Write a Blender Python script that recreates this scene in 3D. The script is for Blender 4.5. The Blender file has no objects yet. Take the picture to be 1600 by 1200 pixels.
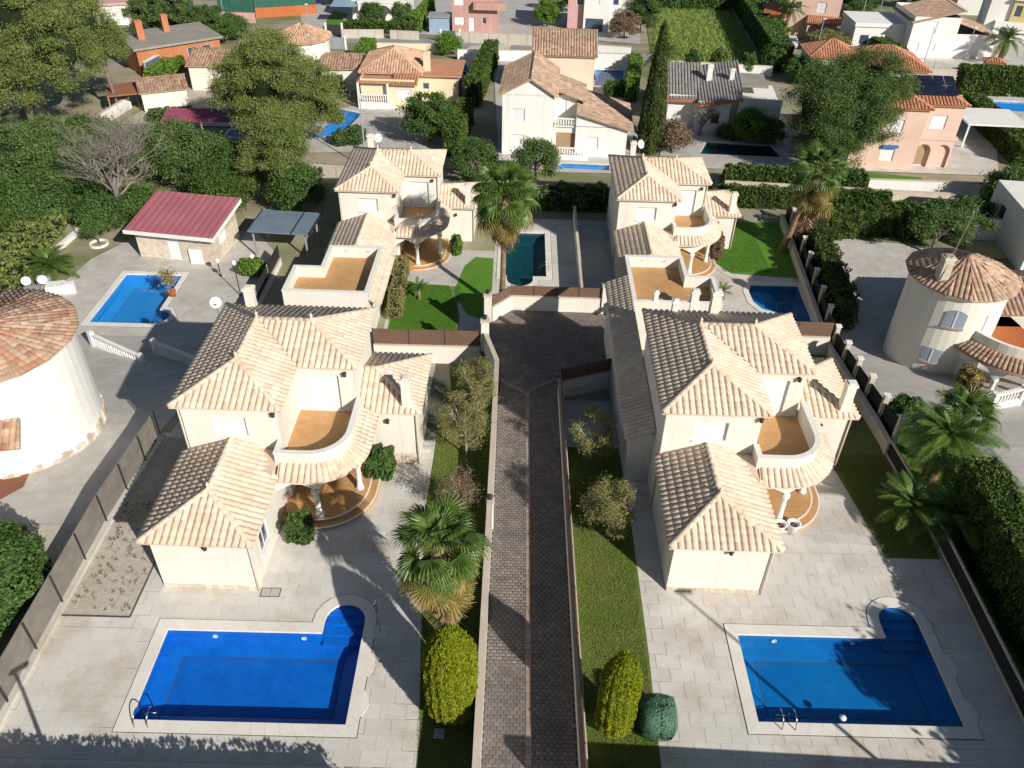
import bpy, bmesh, math, random
import numpy as np
from mathutils import Vector, Matrix

random.seed(7)
RNG = np.random.default_rng(11)
SC = bpy.context.scene
COL = SC.collection
R = math.radians

# ------------------------------------------------------------------ camera
CAM_H = 29.0
PITCH, ROLL, FPX = R(37.63), R(1.445), 1280.0        # focal length in pixels of a 1600 px wide frame
_f = Vector((0, math.cos(PITCH), -math.sin(PITCH)))
_u = Vector((0, math.sin(PITCH), math.cos(PITCH)))
_r = Vector((1, 0, 0))
CR = _r * math.cos(ROLL) + _u * math.sin(ROLL)
CU = _u * math.cos(ROLL) - _r * math.sin(ROLL)
cam_d = bpy.data.cameras.new('camera')
cam_d.sensor_width = 36.0
cam_d.lens = FPX / 1600 * 36
cam_d.clip_start, cam_d.clip_end = 0.5, 3000
cam = bpy.data.objects.new('camera', cam_d)
cam.matrix_world = Matrix(((CR.x, CU.x, -_f.x, 0), (CR.y, CU.y, -_f.y, 0), (CR.z, CU.z, -_f.z, CAM_H), (0, 0, 0, 1)))
COL.objects.link(cam)
SC.camera = cam

# ------------------------------------------------------------------ sky, sun, exposure
SUN_EL, SUN_AZ = R(30.5), R(140)                        # azimuth clockwise from +Y
world = bpy.data.worlds.new('World')
SC.world = world
world.use_nodes = True
wn = world.node_tree
wn.nodes.clear()
sky = wn.nodes.new('ShaderNodeTexSky')
sky.sky_type = 'NISHITA'
sky.sun_disc = False
sky.sun_elevation, sky.sun_rotation = SUN_EL, SUN_AZ
sky.air_density, sky.dust_density, sky.ozone_density = 1.0, 0.6, 1.2
bg = wn.nodes.new('ShaderNodeBackground')
bg.inputs['Strength'].default_value = 0.056
wo = wn.nodes.new('ShaderNodeOutputWorld')
wn.links.new(sky.outputs[0], bg.inputs[0])
wn.links.new(bg.outputs[0], wo.inputs[0])
sun_d = bpy.data.lights.new('sun', 'SUN')
sun_d.energy = 5.0
sun_d.angle = R(0.53)
sun_d.color = (1.0, 0.95, 0.875)
sun = bpy.data.objects.new('sun', sun_d)
_sd = Vector((math.sin(SUN_AZ) * math.cos(SUN_EL), math.cos(SUN_AZ) * math.cos(SUN_EL), math.sin(SUN_EL)))
sun.rotation_euler = (-_sd).to_track_quat('-Z', 'Y').to_euler()
sun.location = _sd * 120
COL.objects.link(sun)
SC.view_settings.view_transform = 'Standard'
SC.view_settings.look = 'None'
SC.view_settings.gamma = 1.0
SC.view_settings.exposure = 0.03
SC.view_settings.use_curve_mapping = False
SC.render.engine = 'CYCLES'
SC.cycles.max_bounces = 8
SC.cycles.diffuse_bounces = 2
SC.cycles.transparent_max_bounces = 12
SC.cycles.use_denoising = True

# ------------------------------------------------------------------ terrain and survey helpers
KN = [(-400, 0.0), (26, 0.0), (34, -0.75), (46.5, -3.5), (66, -3.5), (80, -4.5), (110, -5.5), (200, -13.0), (900, -20.0)]
def T(y):
    for (a, za), (b, zb) in zip(KN, KN[1:]):
        if y <= b:
            return za + (zb - za) * (y - a) / (b - a)
    return KN[-1][1]
def TD(y):                                            # fall of the driveway
    return -0.02 - 0.056 * max(0.0, min(y, 49) - 14)
def at(px, py, z=0.0):                                # survey: a sighted point on the level z
    d = _f * FPX + CR * (px - 800) - CU * (py - 600)
    t = (z - CAM_H) / d.z
    return Vector((d.x * t, d.y * t, z))
def atT(px, py, dz=0.0):
    z = 0.0
    for _ in range(25):
        p = at(px, py, z + dz)
        z = 0.5 * z + 0.5 * T(p.y)
    return Vector((p.x, p.y, T(p.y) + dz))

# ------------------------------------------------------------------ objects
def tag(o, label=None, cat=None, group=None, kind=None):
    if label: o['label'] = label
    if cat: o['category'] = cat
    if group: o['group'] = group
    if kind: o['kind'] = kind
    return o
def empty(name, loc=(0, 0, 0), rz=0.0, label=None, cat=None, group=None):
    o = bpy.data.objects.new(name, None)
    o.empty_display_size = 0.2
    COL.objects.link(o)
    o.location = loc
    o.rotation_euler = (0, 0, rz)
    return tag(o, label, cat, group)
def link(name, me, parent=None, loc=None, rot=None, scale=None):
    o = bpy.data.objects.new(name, me)
    COL.objects.link(o)
    if parent: o.parent = parent
    if loc is not None: o.location = loc
    if rot is not None: o.rotation_euler = rot
    if scale is not None: o.scale = scale
    return o
def npmesh(name, V, Fc, mat, smooth=False):
    """V (n,3) array, Fc (m,k) index array with k = 3 or 4"""
    me = bpy.data.meshes.new(name)
    V = np.ascontiguousarray(V, dtype=np.float32)
    Fc = np.ascontiguousarray(Fc, dtype=np.int32)
    k = Fc.shape[1]
    me.vertices.add(len(V)); me.vertices.foreach_set('co', V.ravel())
    me.loops.add(Fc.size); me.loops.foreach_set('vertex_index', Fc.ravel())
    me.polygons.add(len(Fc)); me.polygons.foreach_set('loop_start', np.arange(0, Fc.size, k, dtype=np.int32))
    if smooth: me.polygons.foreach_set('use_smooth', np.ones(len(Fc), dtype=bool))
    me.update(calc_edges=True)
    me.materials.append(mat)
    return me

class MB:
    def __init__(s):
        s.v, s.f = [], []
    def add(s, vs, fs):
        n = len(s.v)
        s.v += [tuple(p) for p in vs]
        s.f += [tuple(i + n for i in f) for f in fs]
        return s
    def box(s, x0, x1, y0, y1, z0, z1):
        return s.add([(x0, y0, z0), (x1, y0, z0), (x1, y1, z0), (x0, y1, z0), (x0, y0, z1), (x1, y0, z1), (x1, y1, z1), (x0, y1, z1)],
                     [(0, 3, 2, 1), (4, 5, 6, 7), (0, 1, 5, 4), (1, 2, 6, 5), (2, 3, 7, 6), (3, 0, 4, 7)])
    def obox(s, p0, p1, w, z0, z1, off=0.0):
        """box standing on the line p0-p1, width w, shifted left by off"""
        d = Vector((p1[0] - p0[0], p1[1] - p0[1])); d.normalize()
        n = Vector((-d.y, d.x))
        a = [(p0[0] + n.x * (off + k), p0[1] + n.y * (off + k)) for k in (-w / 2, w / 2)]
        b = [(p1[0] + n.x * (off + k), p1[1] + n.y * (off + k)) for k in (-w / 2, w / 2)]
        return s.prism([a[0], b[0], b[1], a[1]], z0, z1)
    def prism(s, poly, z0, z1):
        """poly counter-clockwise; z0 / z1 numbers or lists"""
        n = len(poly)
        Z0 = z0 if isinstance(z0, (list, tuple)) else [z0] * n
        Z1 = z1 if isinstance(z1, (list, tuple)) else [z1] * n
        vs = [(p[0], p[1], z) for p, z in zip(poly, Z0)] + [(p[0], p[1], z) for p, z in zip(poly, Z1)]
        fs = [tuple(range(n - 1, -1, -1)), tuple(range(n, 2 * n))]
        fs += [(i, (i + 1) % n, n + (i + 1) % n, n + i) for i in range(n)]
        return s.add(vs, fs)
    def tube(s, pts, rad, seg=8, cap=True):
        pts = [Vector(p) for p in pts]
        n0 = len(s.v)
        rings = []
        for i, p in enumerate(pts):
            t = (pts[min(i + 1, len(pts) - 1)] - pts[max(i - 1, 0)]).normalized()
            a = t.cross(Vector((0.31, 0.17, 0.93)) if abs(t.z) < .9 else Vector((1, 0.1, 0))).normalized()
            b = t.cross(a)
            r = rad[i] if isinstance(rad, (list, tuple)) else rad
            rings.append([p + (a * math.cos(k * 2 * math.pi / seg) + b * math.sin(k * 2 * math.pi / seg)) * r for k in range(seg)])
        vs = [q for g_ in rings for q in g_]
        fs = []
        for i in range(len(pts) - 1):
            for k in range(seg):
                fs.append((i * seg + k, i * seg + (k + 1) % seg, (i + 1) * seg + (k + 1) % seg, (i + 1) * seg + k))
        if cap:
            fs.append(tuple(range(seg - 1, -1, -1)))
            fs.append(tuple((len(pts) - 1) * seg + k for k in range(seg)))
        return s.add(vs, fs)
    def lathe(s, prof, c=(0, 0, 0), seg=16):
        vs, fs = [], []
        for r, z in prof:
            for k in range(seg):
                a = k * 2 * math.pi / seg
                vs.append((c[0] + r * math.cos(a), c[1] + r * math.sin(a), c[2] + z))
        for i in range(len(prof) - 1):
            for k in range(seg):
                fs.append((i * seg + k, i * seg + (k + 1) % seg, (i + 1) * seg + (k + 1) % seg, (i + 1) * seg + k))
        fs.append(tuple(range(seg - 1, -1, -1)))
        fs.append(tuple((len(prof) - 1) * seg + k for k in range(seg)))
        return s.add(vs, fs)
    def mesh(s, name, mat, smooth=False):
        me = bpy.data.meshes.new(name)
        me.from_pydata(s.v, [], s.f)
        me.materials.append(mat)
        if smooth:
            me.polygons.foreach_set('use_smooth', [True] * len(me.polygons))
        me.update()
        return me
    def build(s, name, mat, parent=None, smooth=False, bevel=0.0, loc=None, rz=None):
        o = link(name, s.mesh(name, mat, smooth), parent, loc, (0, 0, rz) if rz is not None else None)
        if bevel:
            m = o.modifiers.new('bevel', 'BEVEL')
            m.width = bevel; m.segments = 2; m.limit_method = 'ANGLE'
        return o

# ------------------------------------------------------------------ materials
def node(nt, t, **kw):
    n = nt.nodes.new(t)
    for k, v in kw.items():
        setattr(n, k, v)
    return n
def mixc(nt, fac, a, b, mode='MIX'):
    m = node(nt, 'ShaderNodeMix', data_type='RGBA', blend_type=mode)
    for sock, val in ((m.inputs[0], fac), (m.inputs[6], a), (m.inputs[7], b)):
        if hasattr(val, 'links') or isinstance(val, bpy.types.NodeSocket):
            nt.links.new(val, sock)
        elif isinstance(val, (int, float)):
            sock.default_value = val
        else:
            sock.default_value = (*val, 1)
    return m.outputs[2]
def ramp(nt, src, lo, hi):
    m = node(nt, 'ShaderNodeMapRange')
    m.inputs[1].default_value, m.inputs[2].default_value = lo, hi
    nt.links.new(src, m.inputs[0])
    return m.outputs[0]
def noise(nt, vec, scale, detail=4, rough=.55):
    n = node(nt, 'ShaderNodeTexNoise')
    n.inputs['Scale'].default_value = scale
    n.inputs['Detail'].default_value = detail
    n.inputs['Roughness'].default_value = rough
    nt.links.new(vec, n.inputs['Vector'])
    return n.outputs[0]
def mat(name, col, col2=None, nscale=2.0, nlo=.35, nhi=.65, rough=.85, bump=0.0, bscale=25.0, var=0.0, vcol=None,
        brick=None, stain=None, streak=None, spec=.3, trans=0.0, metal=0.0, wave=None, sscale=0.35):
    """procedural surface: two noise-mixed colours, per-piece variation, optional joints, stains and relief"""
    m = bpy.data.materials.new(name)
    m.use_nodes = True
    nt = m.node_tree
    nt.nodes.clear()
    out = node(nt, 'ShaderNodeOutputMaterial')
    b = node(nt, 'ShaderNodeBsdfPrincipled')
    b.inputs['Roughness'].default_value = rough
    b.inputs['Specular IOR Level'].default_value = spec
    b.inputs['Metallic'].default_value = metal
    geo = node(nt, 'ShaderNodeNewGeometry')
    pos = geo.outputs['Position']
    c = None
    if col2 is None: col2 = tuple(x * .8 for x in col)
    c = mixc(nt, ramp(nt, noise(nt, pos, nscale), nlo, nhi), col, col2)
    if var:
        oi = node(nt, 'ShaderNodeObjectInfo')
        ad = node(nt, 'ShaderNodeMath', operation='ADD')
        nt.links.new(oi.outputs['Random'], ad.inputs[0]); nt.links.new(geo.outputs['Random Per Island'], ad.inputs[1])
        fr = node(nt, 'ShaderNodeMath', operation='FRACT'); nt.links.new(ad.outputs[0], fr.inputs[0])
        if vcol is not None:
            m2 = node(nt, 'ShaderNodeMath', operation='MULTIPLY'); m2.inputs[1].default_value = 7.31
            nt.links.new(fr.outputs[0], m2.inputs[0])
            f2 = node(nt, 'ShaderNodeMath', operation='FRACT'); nt.links.new(m2.outputs[0], f2.inputs[0])
            f3 = node(nt, 'ShaderNodeMath', operation='POWER'); f3.inputs[1].default_value = 2.0; nt.links.new(f2.outputs[0], f3.inputs[0])
            c = mixc(nt, f3.outputs[0], c, vcol)
        mr = node(nt, 'ShaderNodeMapRange'); mr.inputs[3].default_value = 1 - var; mr.inputs[4].default_value = 1 + var
        nt.links.new(fr.outputs[0], mr.inputs[0])
        cb = node(nt, 'ShaderNodeCombineColor')
        for i in range(3): nt.links.new(mr.outputs[0], cb.inputs[i])
        c = mixc(nt, 1.0, c, cb.outputs[0], 'MULTIPLY')
    if stain:
        n1 = noise(nt, pos, sscale, 6, .7)
        c = mixc(nt, ramp(nt, n1, .5, .72), c, stain)
        n2 = noise(nt, pos, sscale * 7, 5, .65)
        c = mixc(nt, ramp(nt, n2, .62, .8), c, stain)
    if streak:
        mp = node(nt, 'ShaderNodeMapping'); mp.inputs['Scale'].default_value = (2.6, 2.6, .22)
        nt.links.new(pos, mp.inputs[0])
        c = mixc(nt, ramp(nt, noise(nt, mp.outputs[0], 1.0, 5, .65), .52, .8), c, streak)
    hgt = None
    if brick:
        bt = node(nt, 'ShaderNodeTexBrick')
        bw, bh, mort, mcol = brick
        bt.inputs['Scale'].default_value = 1.0
        bt.inputs['Brick Width'].default_value, bt.inputs['Row Height'].default_value = bw, bh
        bt.inputs['Mortar Size'].default_value = mort
        bt.inputs['Mortar Smooth'].default_value = .3
        bt.inputs['Color1'].default_value = (1, 1, 1, 1); bt.inputs['Color2'].default_value = (.9, .9, .9, 1)
        bt.inputs['Mortar'].default_value = (*mcol, 1)
        nt.links.new(pos, bt.inputs['Vector'])
        c = mixc(nt, 1.0, c, bt.outputs['Color'], 'MULTIPLY')
    if wave:
        wv = node(nt, 'ShaderNodeTexWave', wave_type='BANDS', bands_direction=wave[0])
        wv.inputs['Scale'].default_value = wave[1]
        wv.inputs['Distortion'].default_value = 0
        nt.links.new(pos, wv.inputs['Vector'])
        hgt = wv.outputs['Fac']
    nt.links.new(c, b.inputs['Base Color'])
    if bump or hgt:
        bp = node(nt, 'ShaderNodeBump')
        bp.inputs['Strength'].default_value = bump or .4
        bp.inputs['Distance'].default_value = .03
        nt.links.new(hgt or noise(nt, pos, bscale, 5), bp.inputs['Height'])
        nt.links.new(bp.outputs[0], b.inputs['Normal'])
    if trans:
        tr = node(nt, 'ShaderNodeBsdfTranslucent')
        nt.links.new(c, tr.inputs[0])
        mx = node(nt, 'ShaderNodeMixShader'); mx.inputs[0].default_value = trans
        nt.links.new(b.outputs[0], mx.inputs[1]); nt.links.new(tr.outputs[0], mx.inputs[2])
        nt.links.new(mx.outputs[0], out.inputs[0])
    else:
        nt.links.new(b.outputs[0], out.inputs[0])
    return m
def water_mat(name, tint, bump=.14):
    m = bpy.data.materials.new(name)
    m.use_nodes = True
    nt = m.node_tree; nt.nodes.clear()
    out = node(nt, 'ShaderNodeOutputMaterial')
    geo = node(nt, 'ShaderNodeNewGeometry')
    tr = node(nt, 'ShaderNodeBsdfTransparent'); tr.inputs[0].default_value = (*tint, 1)
    gl = node(nt, 'ShaderNodeBsdfGlossy'); gl.inputs['Roughness'].default_value = .03
    bp = node(nt, 'ShaderNodeBump'); bp.inputs['Strength'].default_value = bump; bp.inputs['Distance'].default_value = .05
    nt.links.new(noise(nt, geo.outputs['Position'], 1.6, 3), bp.inputs['Height'])
    lw = node(nt, 'ShaderNodeLayerWeight'); lw.inputs[0].default_value = .5
    pw = node(nt, 'ShaderNodeMath', operation='POWER'); pw.inputs[1].default_value = 5.0
    nt.links.new(lw.outputs['Facing'], pw.inputs[0])
    fr = node(nt, 'ShaderNodeMapRange'); fr.inputs[3].default_value = .02; fr.inputs[4].default_value = 1.0
    nt.links.new(pw.outputs[0], fr.inputs[0])
    nt.links.new(bp.outputs[0], gl.inputs['Normal']); nt.links.new(bp.outputs[0], lw.inputs['Normal'])
    mx = node(nt, 'ShaderNodeMixShader')
    nt.links.new(fr.outputs[0], mx.inputs[0]); nt.links.new(tr.outputs[0], mx.inputs[1]); nt.links.new(gl.outputs[0], mx.inputs[2])
    nt.links.new(mx.outputs[0], out.inputs[0])
    return m

MT = dict(
    ground=mat('ground_earth', (.42, .36, .27), (.20, .22, .09), .12, .4, .62, bump=.5, bscale=3, stain=(.3, .27, .17)),
    tile=mat('roof_tile_cream', (.72, .585, .455), (.77, .65, .52), .9, var=.09, vcol=(.68, .50, .37), stain=(.60, .465, .345), bump=.15, bscale=60, sscale=.6),
    tile_old=mat('roof_tile_mixed', (.45, .30, .21), (.54, .40, .29), .9, var=.22, vcol=(.37, .17, .10), stain=(.31, .22, .16), bump=.2, bscale=60, sscale=.6),
    tile_red=mat('roof_tile_red', (.47, .20, .105), (.53, .27, .16), .9, var=.18, bump=.1, bscale=60),
    tile_orange=mat('roof_tile_orange', (.60, .39, .26), (.66, .46, .33), .9, var=.2, vcol=(.55, .3, .18), bump=.1, bscale=60),
    tile_brown=mat('roof_tile_brown', (.47, .33, .235), (.56, .41, .30), .9, var=.22, vcol=(.4, .23, .15), stain=(.36, .27, .2), bump=.1, bscale=60),
    tile_grey=mat('roof_tile_grey', (.29, .27, .25), (.34, .315, .29), .9, var=.15, bump=.1, bscale=60),
    cream=mat('render_cream', (.81, .765, .67), (.83, .79, .70), .5, bump=.12, bscale=40, stain=(.765, .71, .605), streak=(.68, .62, .52), rough=.9),
    cream2=mat('render_peach', (.76, .62, .48), (.8, .68, .54), .5, bump=.1, bscale=40, rough=.9),
    white=mat('render_white', (.84, .82, .77), (.86, .84, .8), .5, bump=.12, bscale=40, stain=(.79, .77, .71), streak=(.70, .67, .60), rough=.9),
    pink=mat('render_pink', (.72, .50, .41), (.76, .55, .45), .5, bump=.1, bscale=40, rough=.9),
    pinkb=mat('brick_pink', (.56, .32, .28), (.6, .37, .32), .5, brick=(.5, .22, .02, (.8, .75, .72)), rough=.9),
    redbrick=mat('brick_orange', (.52, .20, .09), (.57, .25, .13), .5, brick=(.5, .22, .02, (.8, .75, .72)), rough=.9),
    ochre=mat('render_ochre', (.62, .47, .22), (.66, .52, .27), .5, rough=.9),
    yellow=mat('render_yellow', (.78, .67, .45), (.82, .72, .52), .5, bump=.1, bscale=40, rough=.9),
    stone=mat('rubble_stone', (.66, .58, .47), (.5, .43, .34), 3.0, var=.2, bump=.6, bscale=8, rough=.95),
    paint=mat('paint_white', (.82, .82, .81), (.8, .8, .79), 1, rough=.55),
    shutter=mat('shutter_white', (.85, .85, .85), (.83, .83, .84), 1, rough=.5, wave=('Z', 6.0)),
    glass=mat('window_glass', (.05, .07, .1), (.08, .11, .14), .6, rough=.08, spec=.8),
    bluepane=mat('window_blue_shutter', (.30, .36, .44), (.34, .40, .48), .6, rough=.35, wave=('Z', 8.0)),
    metal=mat('steel', (.55, .55, .56), (.5, .5, .5), 1, rough=.25, metal=1.0),
    darkmetal=mat('painted_dark_metal', (.03, .03, .035), (.045, .045, .05), 1, rough=.5),
    brownfence=mat('brown_panel', (.16, .095, .065), (.19, .115, .08), .7, rough=.7, bump=.1, bscale=60),
    blackfence=mat('black_mesh', (.02, .022, .02), (.03, .032, .03), 2, rough=.9, bump=.3, bscale=70),
    reed=mat('grey_reed_screen', (.27, .245, .21), (.21, .19, .165), 2, rough=.95, bump=.6, bscale=40),
    cap=mat('wall_cap', (.62, .52, .42), (.68, .58, .47), 1.2, rough=.9, bump=.1),
    block=mat('block_wall', (.62, .57, .49), (.55, .50, .43), .8, brick=(.8, .35, .02, (.8, .78, .75)), rough=.95, bump=.2),
    patio=mat('stamped_concrete', (.71, .675, .61), (.62, .585, .52), .45, brick=(.98, .62, .012, (.84, .82, .79)), stain=(.50, .42, .31), bump=.3, bscale=14, rough=.85),
    slab=mat('stamped_concrete_slab', (.695, .665, .605), (.605, .575, .52), .45, var=.05, stain=(.50, .42, .31), bump=.3, bscale=14, rough=.85),
    slabjoint=mat('slab_joint', (.58, .54, .47), (.51, .47, .41), 1.0, rough=.95),
    patio2=mat('grey_paving', (.61, .58, .53), (.53, .50, .455), .5, brick=(.6, .6, .015, (.84, .84, .83)), stain=(.46, .41, .34), bump=.25, bscale=14),
    paver=mat('driveway_paver', (.24, .205, .185), (.19, .165, .15), 1.2, var=.2, stain=(.15, .135, .125), bump=.2, bscale=30, rough=.85),
    paverbed=mat('driveway_joint', (.11, .095, .08), (.09, .08, .07), 2, rough=.95),
    band=mat('driveway_band', (.36, .27, .22), (.31, .24, .20), 2, var=.15, bump=.2, bscale=30),
    asphalt=mat('asphalt', (.36, .35, .34), (.30, .29, .28), .6, rough=.95, bump=.2, bscale=40),
    gravel=mat('gravel', (.58, .52, .44), (.46, .41, .34), 6, rough=.95, bump=.8, bscale=18, stain=(.40, .35, .26)),
    terracotta=mat('terracotta_floor', (.56, .315, .13), (.61, .36, .165), 1.2, brick=(.33, .33, .012, (.78, .74, .7)), rough=.6),
    terracotta2=mat('terracotta_red', (.50, .16, .05), (.45, .14, .05), .8, rough=.7),
    redfloor=mat('red_brown_paving', (.30, .12, .07), (.25, .1, .06), 1, rough=.85, bump=.2),
    lawn=mat('lawn_grass', (.12, .165, .03), (.17, .17, .05), .8, var=.0, bump=.8, bscale=45, stain=(.21, .185, .085), rough=.95, sscale=.5),
    lawnb=mat('lawn_bright', (.09, .24, .02), (.12, .25, .03), .8, bump=.8, bscale=45, rough=.95),
    meadow=mat('meadow', (.15, .19, .045), (.27, .24, .11), .25, bump=.8, bscale=6, stain=(.10, .15, .03), rough=.95),
    blade=mat('grass_blade', (.215, .37, .055), (.32, .36, .10), .6, var=.35, rough=.8, trans=.25),
    bladeb=mat('grass_blade_bright', (.09, .24, .02), (.12, .24, .03), .6, var=.3, rough=.8, trans=.25),
    coping=mat('coping_stone', (.80, .765, .69), (.76, .72, .645), 1.5, var=.04, bump=.15, bscale=40, stain=(.70, .65, .56), rough=.8),
    joint=mat('dark_joint', (.11, .09, .075), (.09, .08, .07), 2),
    basin=mat('pool_blue', (.006, .155, .60), (.008, .18, .64), 1.5, brick=(.3, .3, .008, (.85, .85, .9)), stain=(.006, .125, .50), sscale=.9, rough=.35),
    basin2=mat('pool_blue_teal', (.006, .17, .47), (.008, .21, .52), .5, brick=(.3, .3, .008, (.85, .85, .9)), stain=(.03, .2, .34), rough=.35),
    basin3=mat('pool_cyan', (.02, .27, .62), (.03, .30, .66), .6, rough=.4),
    basin4=mat('pool_dark_green', (.004, .06, .085), (.01, .08, .08), .5, stain=(.01, .06, .04), rough=.4),
    water=water_mat('pool_water', (.80, .93, .99)),
    watergreen=water_mat('pool_water_green', (.65, .86, .88)),
    bark=mat('bark_grey', (.28, .235, .19), (.17, .14, .11), 5, bump=.8, bscale=20, rough=.95),
    barkw=mat('bark_whitewashed', (.55, .52, .48), (.42, .39, .35), 5, bump=.6, bscale=20, rough=.95),
    barkp=mat('bark_palm', (.34, .23, .13), (.22, .15, .09), 3, bump=.9, bscale=12, rough=.95),
    twig=mat('bare_twig', (.27, .245, .205), (.20, .18, .145), 3, rough=.95),
    pine=mat('pine_needles', (.19, .25, .065), (.27, .31, .095), .5, var=.45, rough=.75, trans=.3),
    pined=mat('pine_needles_dark', (.105, .18, .05), (.155, .22, .065), .5, var=.45, rough=.75, trans=.28),
    shrub=mat('shrub_leaves', (.075, .15, .034), (.115, .19, .048), .8, var=.45, rough=.6, trans=.28),
    shrubb=mat('shrub_leaves_bright', (.12, .24, .03), (.17, .27, .04), .8, var=.4, rough=.6, trans=.25),
    hedge=mat('hedge_leaves', (.07, .13, .02), (.105, .16, .03), .9, var=.45, rough=.7, trans=.25),
    cypress=mat('cypress_leaves', (.065, .10, .022), (.10, .125, .03), .9, var=.4, rough=.8, trans=.2),
    thuja=mat('golden_thuja', (.29, .33, .012), (.36, .38, .016), 1.2, var=.28, vcol=(.14, .19, .012), rough=.75, trans=.25),
    olive=mat('olive_leaves', (.25, .25, .09), (.32, .29, .12), 1.5, var=.35, rough=.7, trans=.25),
    dry=mat('dry_leaves', (.22, .165, .1), (.28, .2, .13), 1.5, var=.35, rough=.9, trans=.2),
    core=mat('leaf_shade', (.012, .022, .006), (.016, .026, .008), 2, rough=1.0),  # near-black fill colour standing in for the shade deep inside foliage
    corey=mat('thuja_shade', (.06, .075, .006), (.08, .09, .008), 2, rough=1.0),  # darker tone painted for the shade inside the golden conifers
    frond=mat('palm_frond', (.08, .16, .025), (.14, .21, .04), 1.2, var=.35, rough=.45, trans=.3, spec=.5),
    frondy=mat('palm_frond_yellow', (.29, .27, .055), (.38, .29, .09), 1.5, var=.35, vcol=(.34, .24, .12), rough=.6, trans=.3),
    frondd=mat('palm_frond_dead', (.46, .31, .19), (.34, .22, .13), 1.5, var=.35, rough=.9, trans=.2),
    net=mat('green_net', (.10, .22, .14), (.13, .25, .16), 3, rough=.9, bump=.6, bscale=30),
    metalred=mat('red_sheet_roof', (.40, .13, .15), (.44, .16, .18), .7, rough=.55),
    purple=mat('purple_awning', (.33, .075, .13), (.36, .09, .15), .7, rough=.8),
    brownroof=mat('brown_sheet', (.30, .13, .07), (.34, .15, .08), .7, rough=.8),
    awning=mat('orange_awning', (.55, .26, .15), (.6, .3, .18), .7, rough=.85),
    greyroof=mat('grey_flat_roof', (.36, .33, .28), (.3, .28, .24), .7, rough=.9),
    pergola=mat('blue_grey_roof', (.16, .21, .26), (.19, .25, .30), .7, rough=.5),
    wood=mat('wood', (.42, .29, .17), (.35, .24, .14), 2, rough=.8, bump=.2),
    solar=mat('solar_panel', (.012, .016, .035), (.018, .022, .045), 1, rough=.2, spec=.6, brick=(.5, .5, .02, (1.5, 1.5, 1.6))),
    carblue=mat('car_paint_blue', (.02, .07, .30), (.02, .07, .3), 1, rough=.25, spec=.6),
    carwhite=mat('car_paint_white', (.7, .71, .72), (.7, .71, .72), 1, rough=.25, spec=.6),
    rubber=mat('rubber', (.02, .02, .02), (.025, .025, .025), 1, rough=.9),
    blue=mat('blue_cloth', (.05, .18, .45), (.06, .2, .48), 1, rough=.8),
    greyc=mat('grey_cloth', (.3, .31, .34), (.33, .34, .37), 1, rough=.9),
    tarp=mat('blue_tarp', (.28, .38, .5), (.33, .43, .55), 1, rough=.7),
    green=mat('green_gate', (.05, .13, .10), (.06, .15, .12), 1, rough=.7),
    darkgreen=mat('dark_green_net', (.03, .12, .09), (.04, .14, .1), 1, rough=.9),
    pinkwall=mat('pink_wall', (.6, .36, .33), (.64, .4, .37), .7, rough=.9),
    bluestone=mat('blue_stone', (.16, .19, .25), (.1, .12, .17), 6, rough=.95, bump=.8, bscale=9),
    basecream=mat('plinth_stone', (.62, .52, .40), (.72, .62, .49), 3, var=.15, rough=.95, bump=.4, bscale=15),
)

# ------------------------------------------------------------------ pools (outlines first, so that the ground can be opened for them)
def rect(x0, x1, y0, y1): return [(x0, y0), (x1, y0), (x1, y1), (x0, y1)]
def alcove_pool(x0, x1, y0, y1, ax0, ax1, atop, side='N'):
    """rectangle with a round-ended step alcove on its north side, counter-clockwise"""
    r = (ax1 - ax0) / 2
    cx, cy = (ax0 + ax1) / 2, atop - r
    arc = [(cx + r * math.cos(a), cy + r * math.sin(a)) for a in [math.pi * k / 10 for k in range(11)]]
    o = [(x0, y0), (x1, y0)]
    if abs(ax1 - x1) > 1e-3: o += [(x1, y1), (ax1, y1)]
    o += arc
    o += [(ax0, y1)]
    if abs(ax0 - x0) > 1e-3: o += [(x0, y1)]
    return o, [rect(x0, x1, y0, y1), [(ax0, y1 - .2), (ax1, y1 - .2)] + arc]
def xf(poly, o, rz):
    c, s = math.cos(rz), math.sin(rz)
    return [(o[0] + p[0] * c - p[1] * s, o[1] + p[0] * s + p[1] * c) for p in poly]
def grow(poly, d):
    n = len(poly); out = []
    for i in range(n):
        a, b, c = Vector(poly[i - 1]), Vector(poly[i]), Vector(poly[(i + 1) % n])
        e1, e2 = (b - a).normalized(), (c - b).normalized()
        n1, n2 = Vector((e1.y, -e1.x)), Vector((e2.y, -e2.x))
        k = 1 + n1.dot(n2)
        m = (n1 + n2) / max(k, .35)
        out.append((b.x + m.x * d, b.y + m.y * d))
    return out
POOLS = []
HOLES = []
def plan_pool(name, label, outline, convex, z, basin, wat, cw=.45, dep=1.5, steps=None, o=(0, 0), rz=0.0, copm='coping', joint=True, cop_h=.05):
    POOLS.append(dict(name=name, label=label, out=xf(outline, o, rz), z=z, basin=basin, wat=wat, cw=cw, dep=dep, steps=steps, copm=copm, joint=joint, cop_h=cop_h, convex=[xf(c, o, rz) for c in convex]))
    for c in convex:
        HOLES.append(grow(xf(c, o, rz), .06))
oA, cA = alcove_pool(-14.0, -5.88, 16.38, 20.45, -7.62, -5.88, 21.92)
plan_pool('swimming_pool', 'deep blue pool with round step alcove on the left front patio', oA, cA, 0, 'basin', 'water', steps=(-7.62, -5.88, 20.45, 21.92))
oB, cB = alcove_pool(9.65, 17.57, 16.92, 20.9, 15.85, 17.57, 22.52)
plan_pool('swimming_pool', 'teal blue pool with round step alcove on the right front patio, partly in shade', oB, cB, 0, 'basin2', 'water', steps=(15.85, 17.57, 20.9, 22.52))
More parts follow.
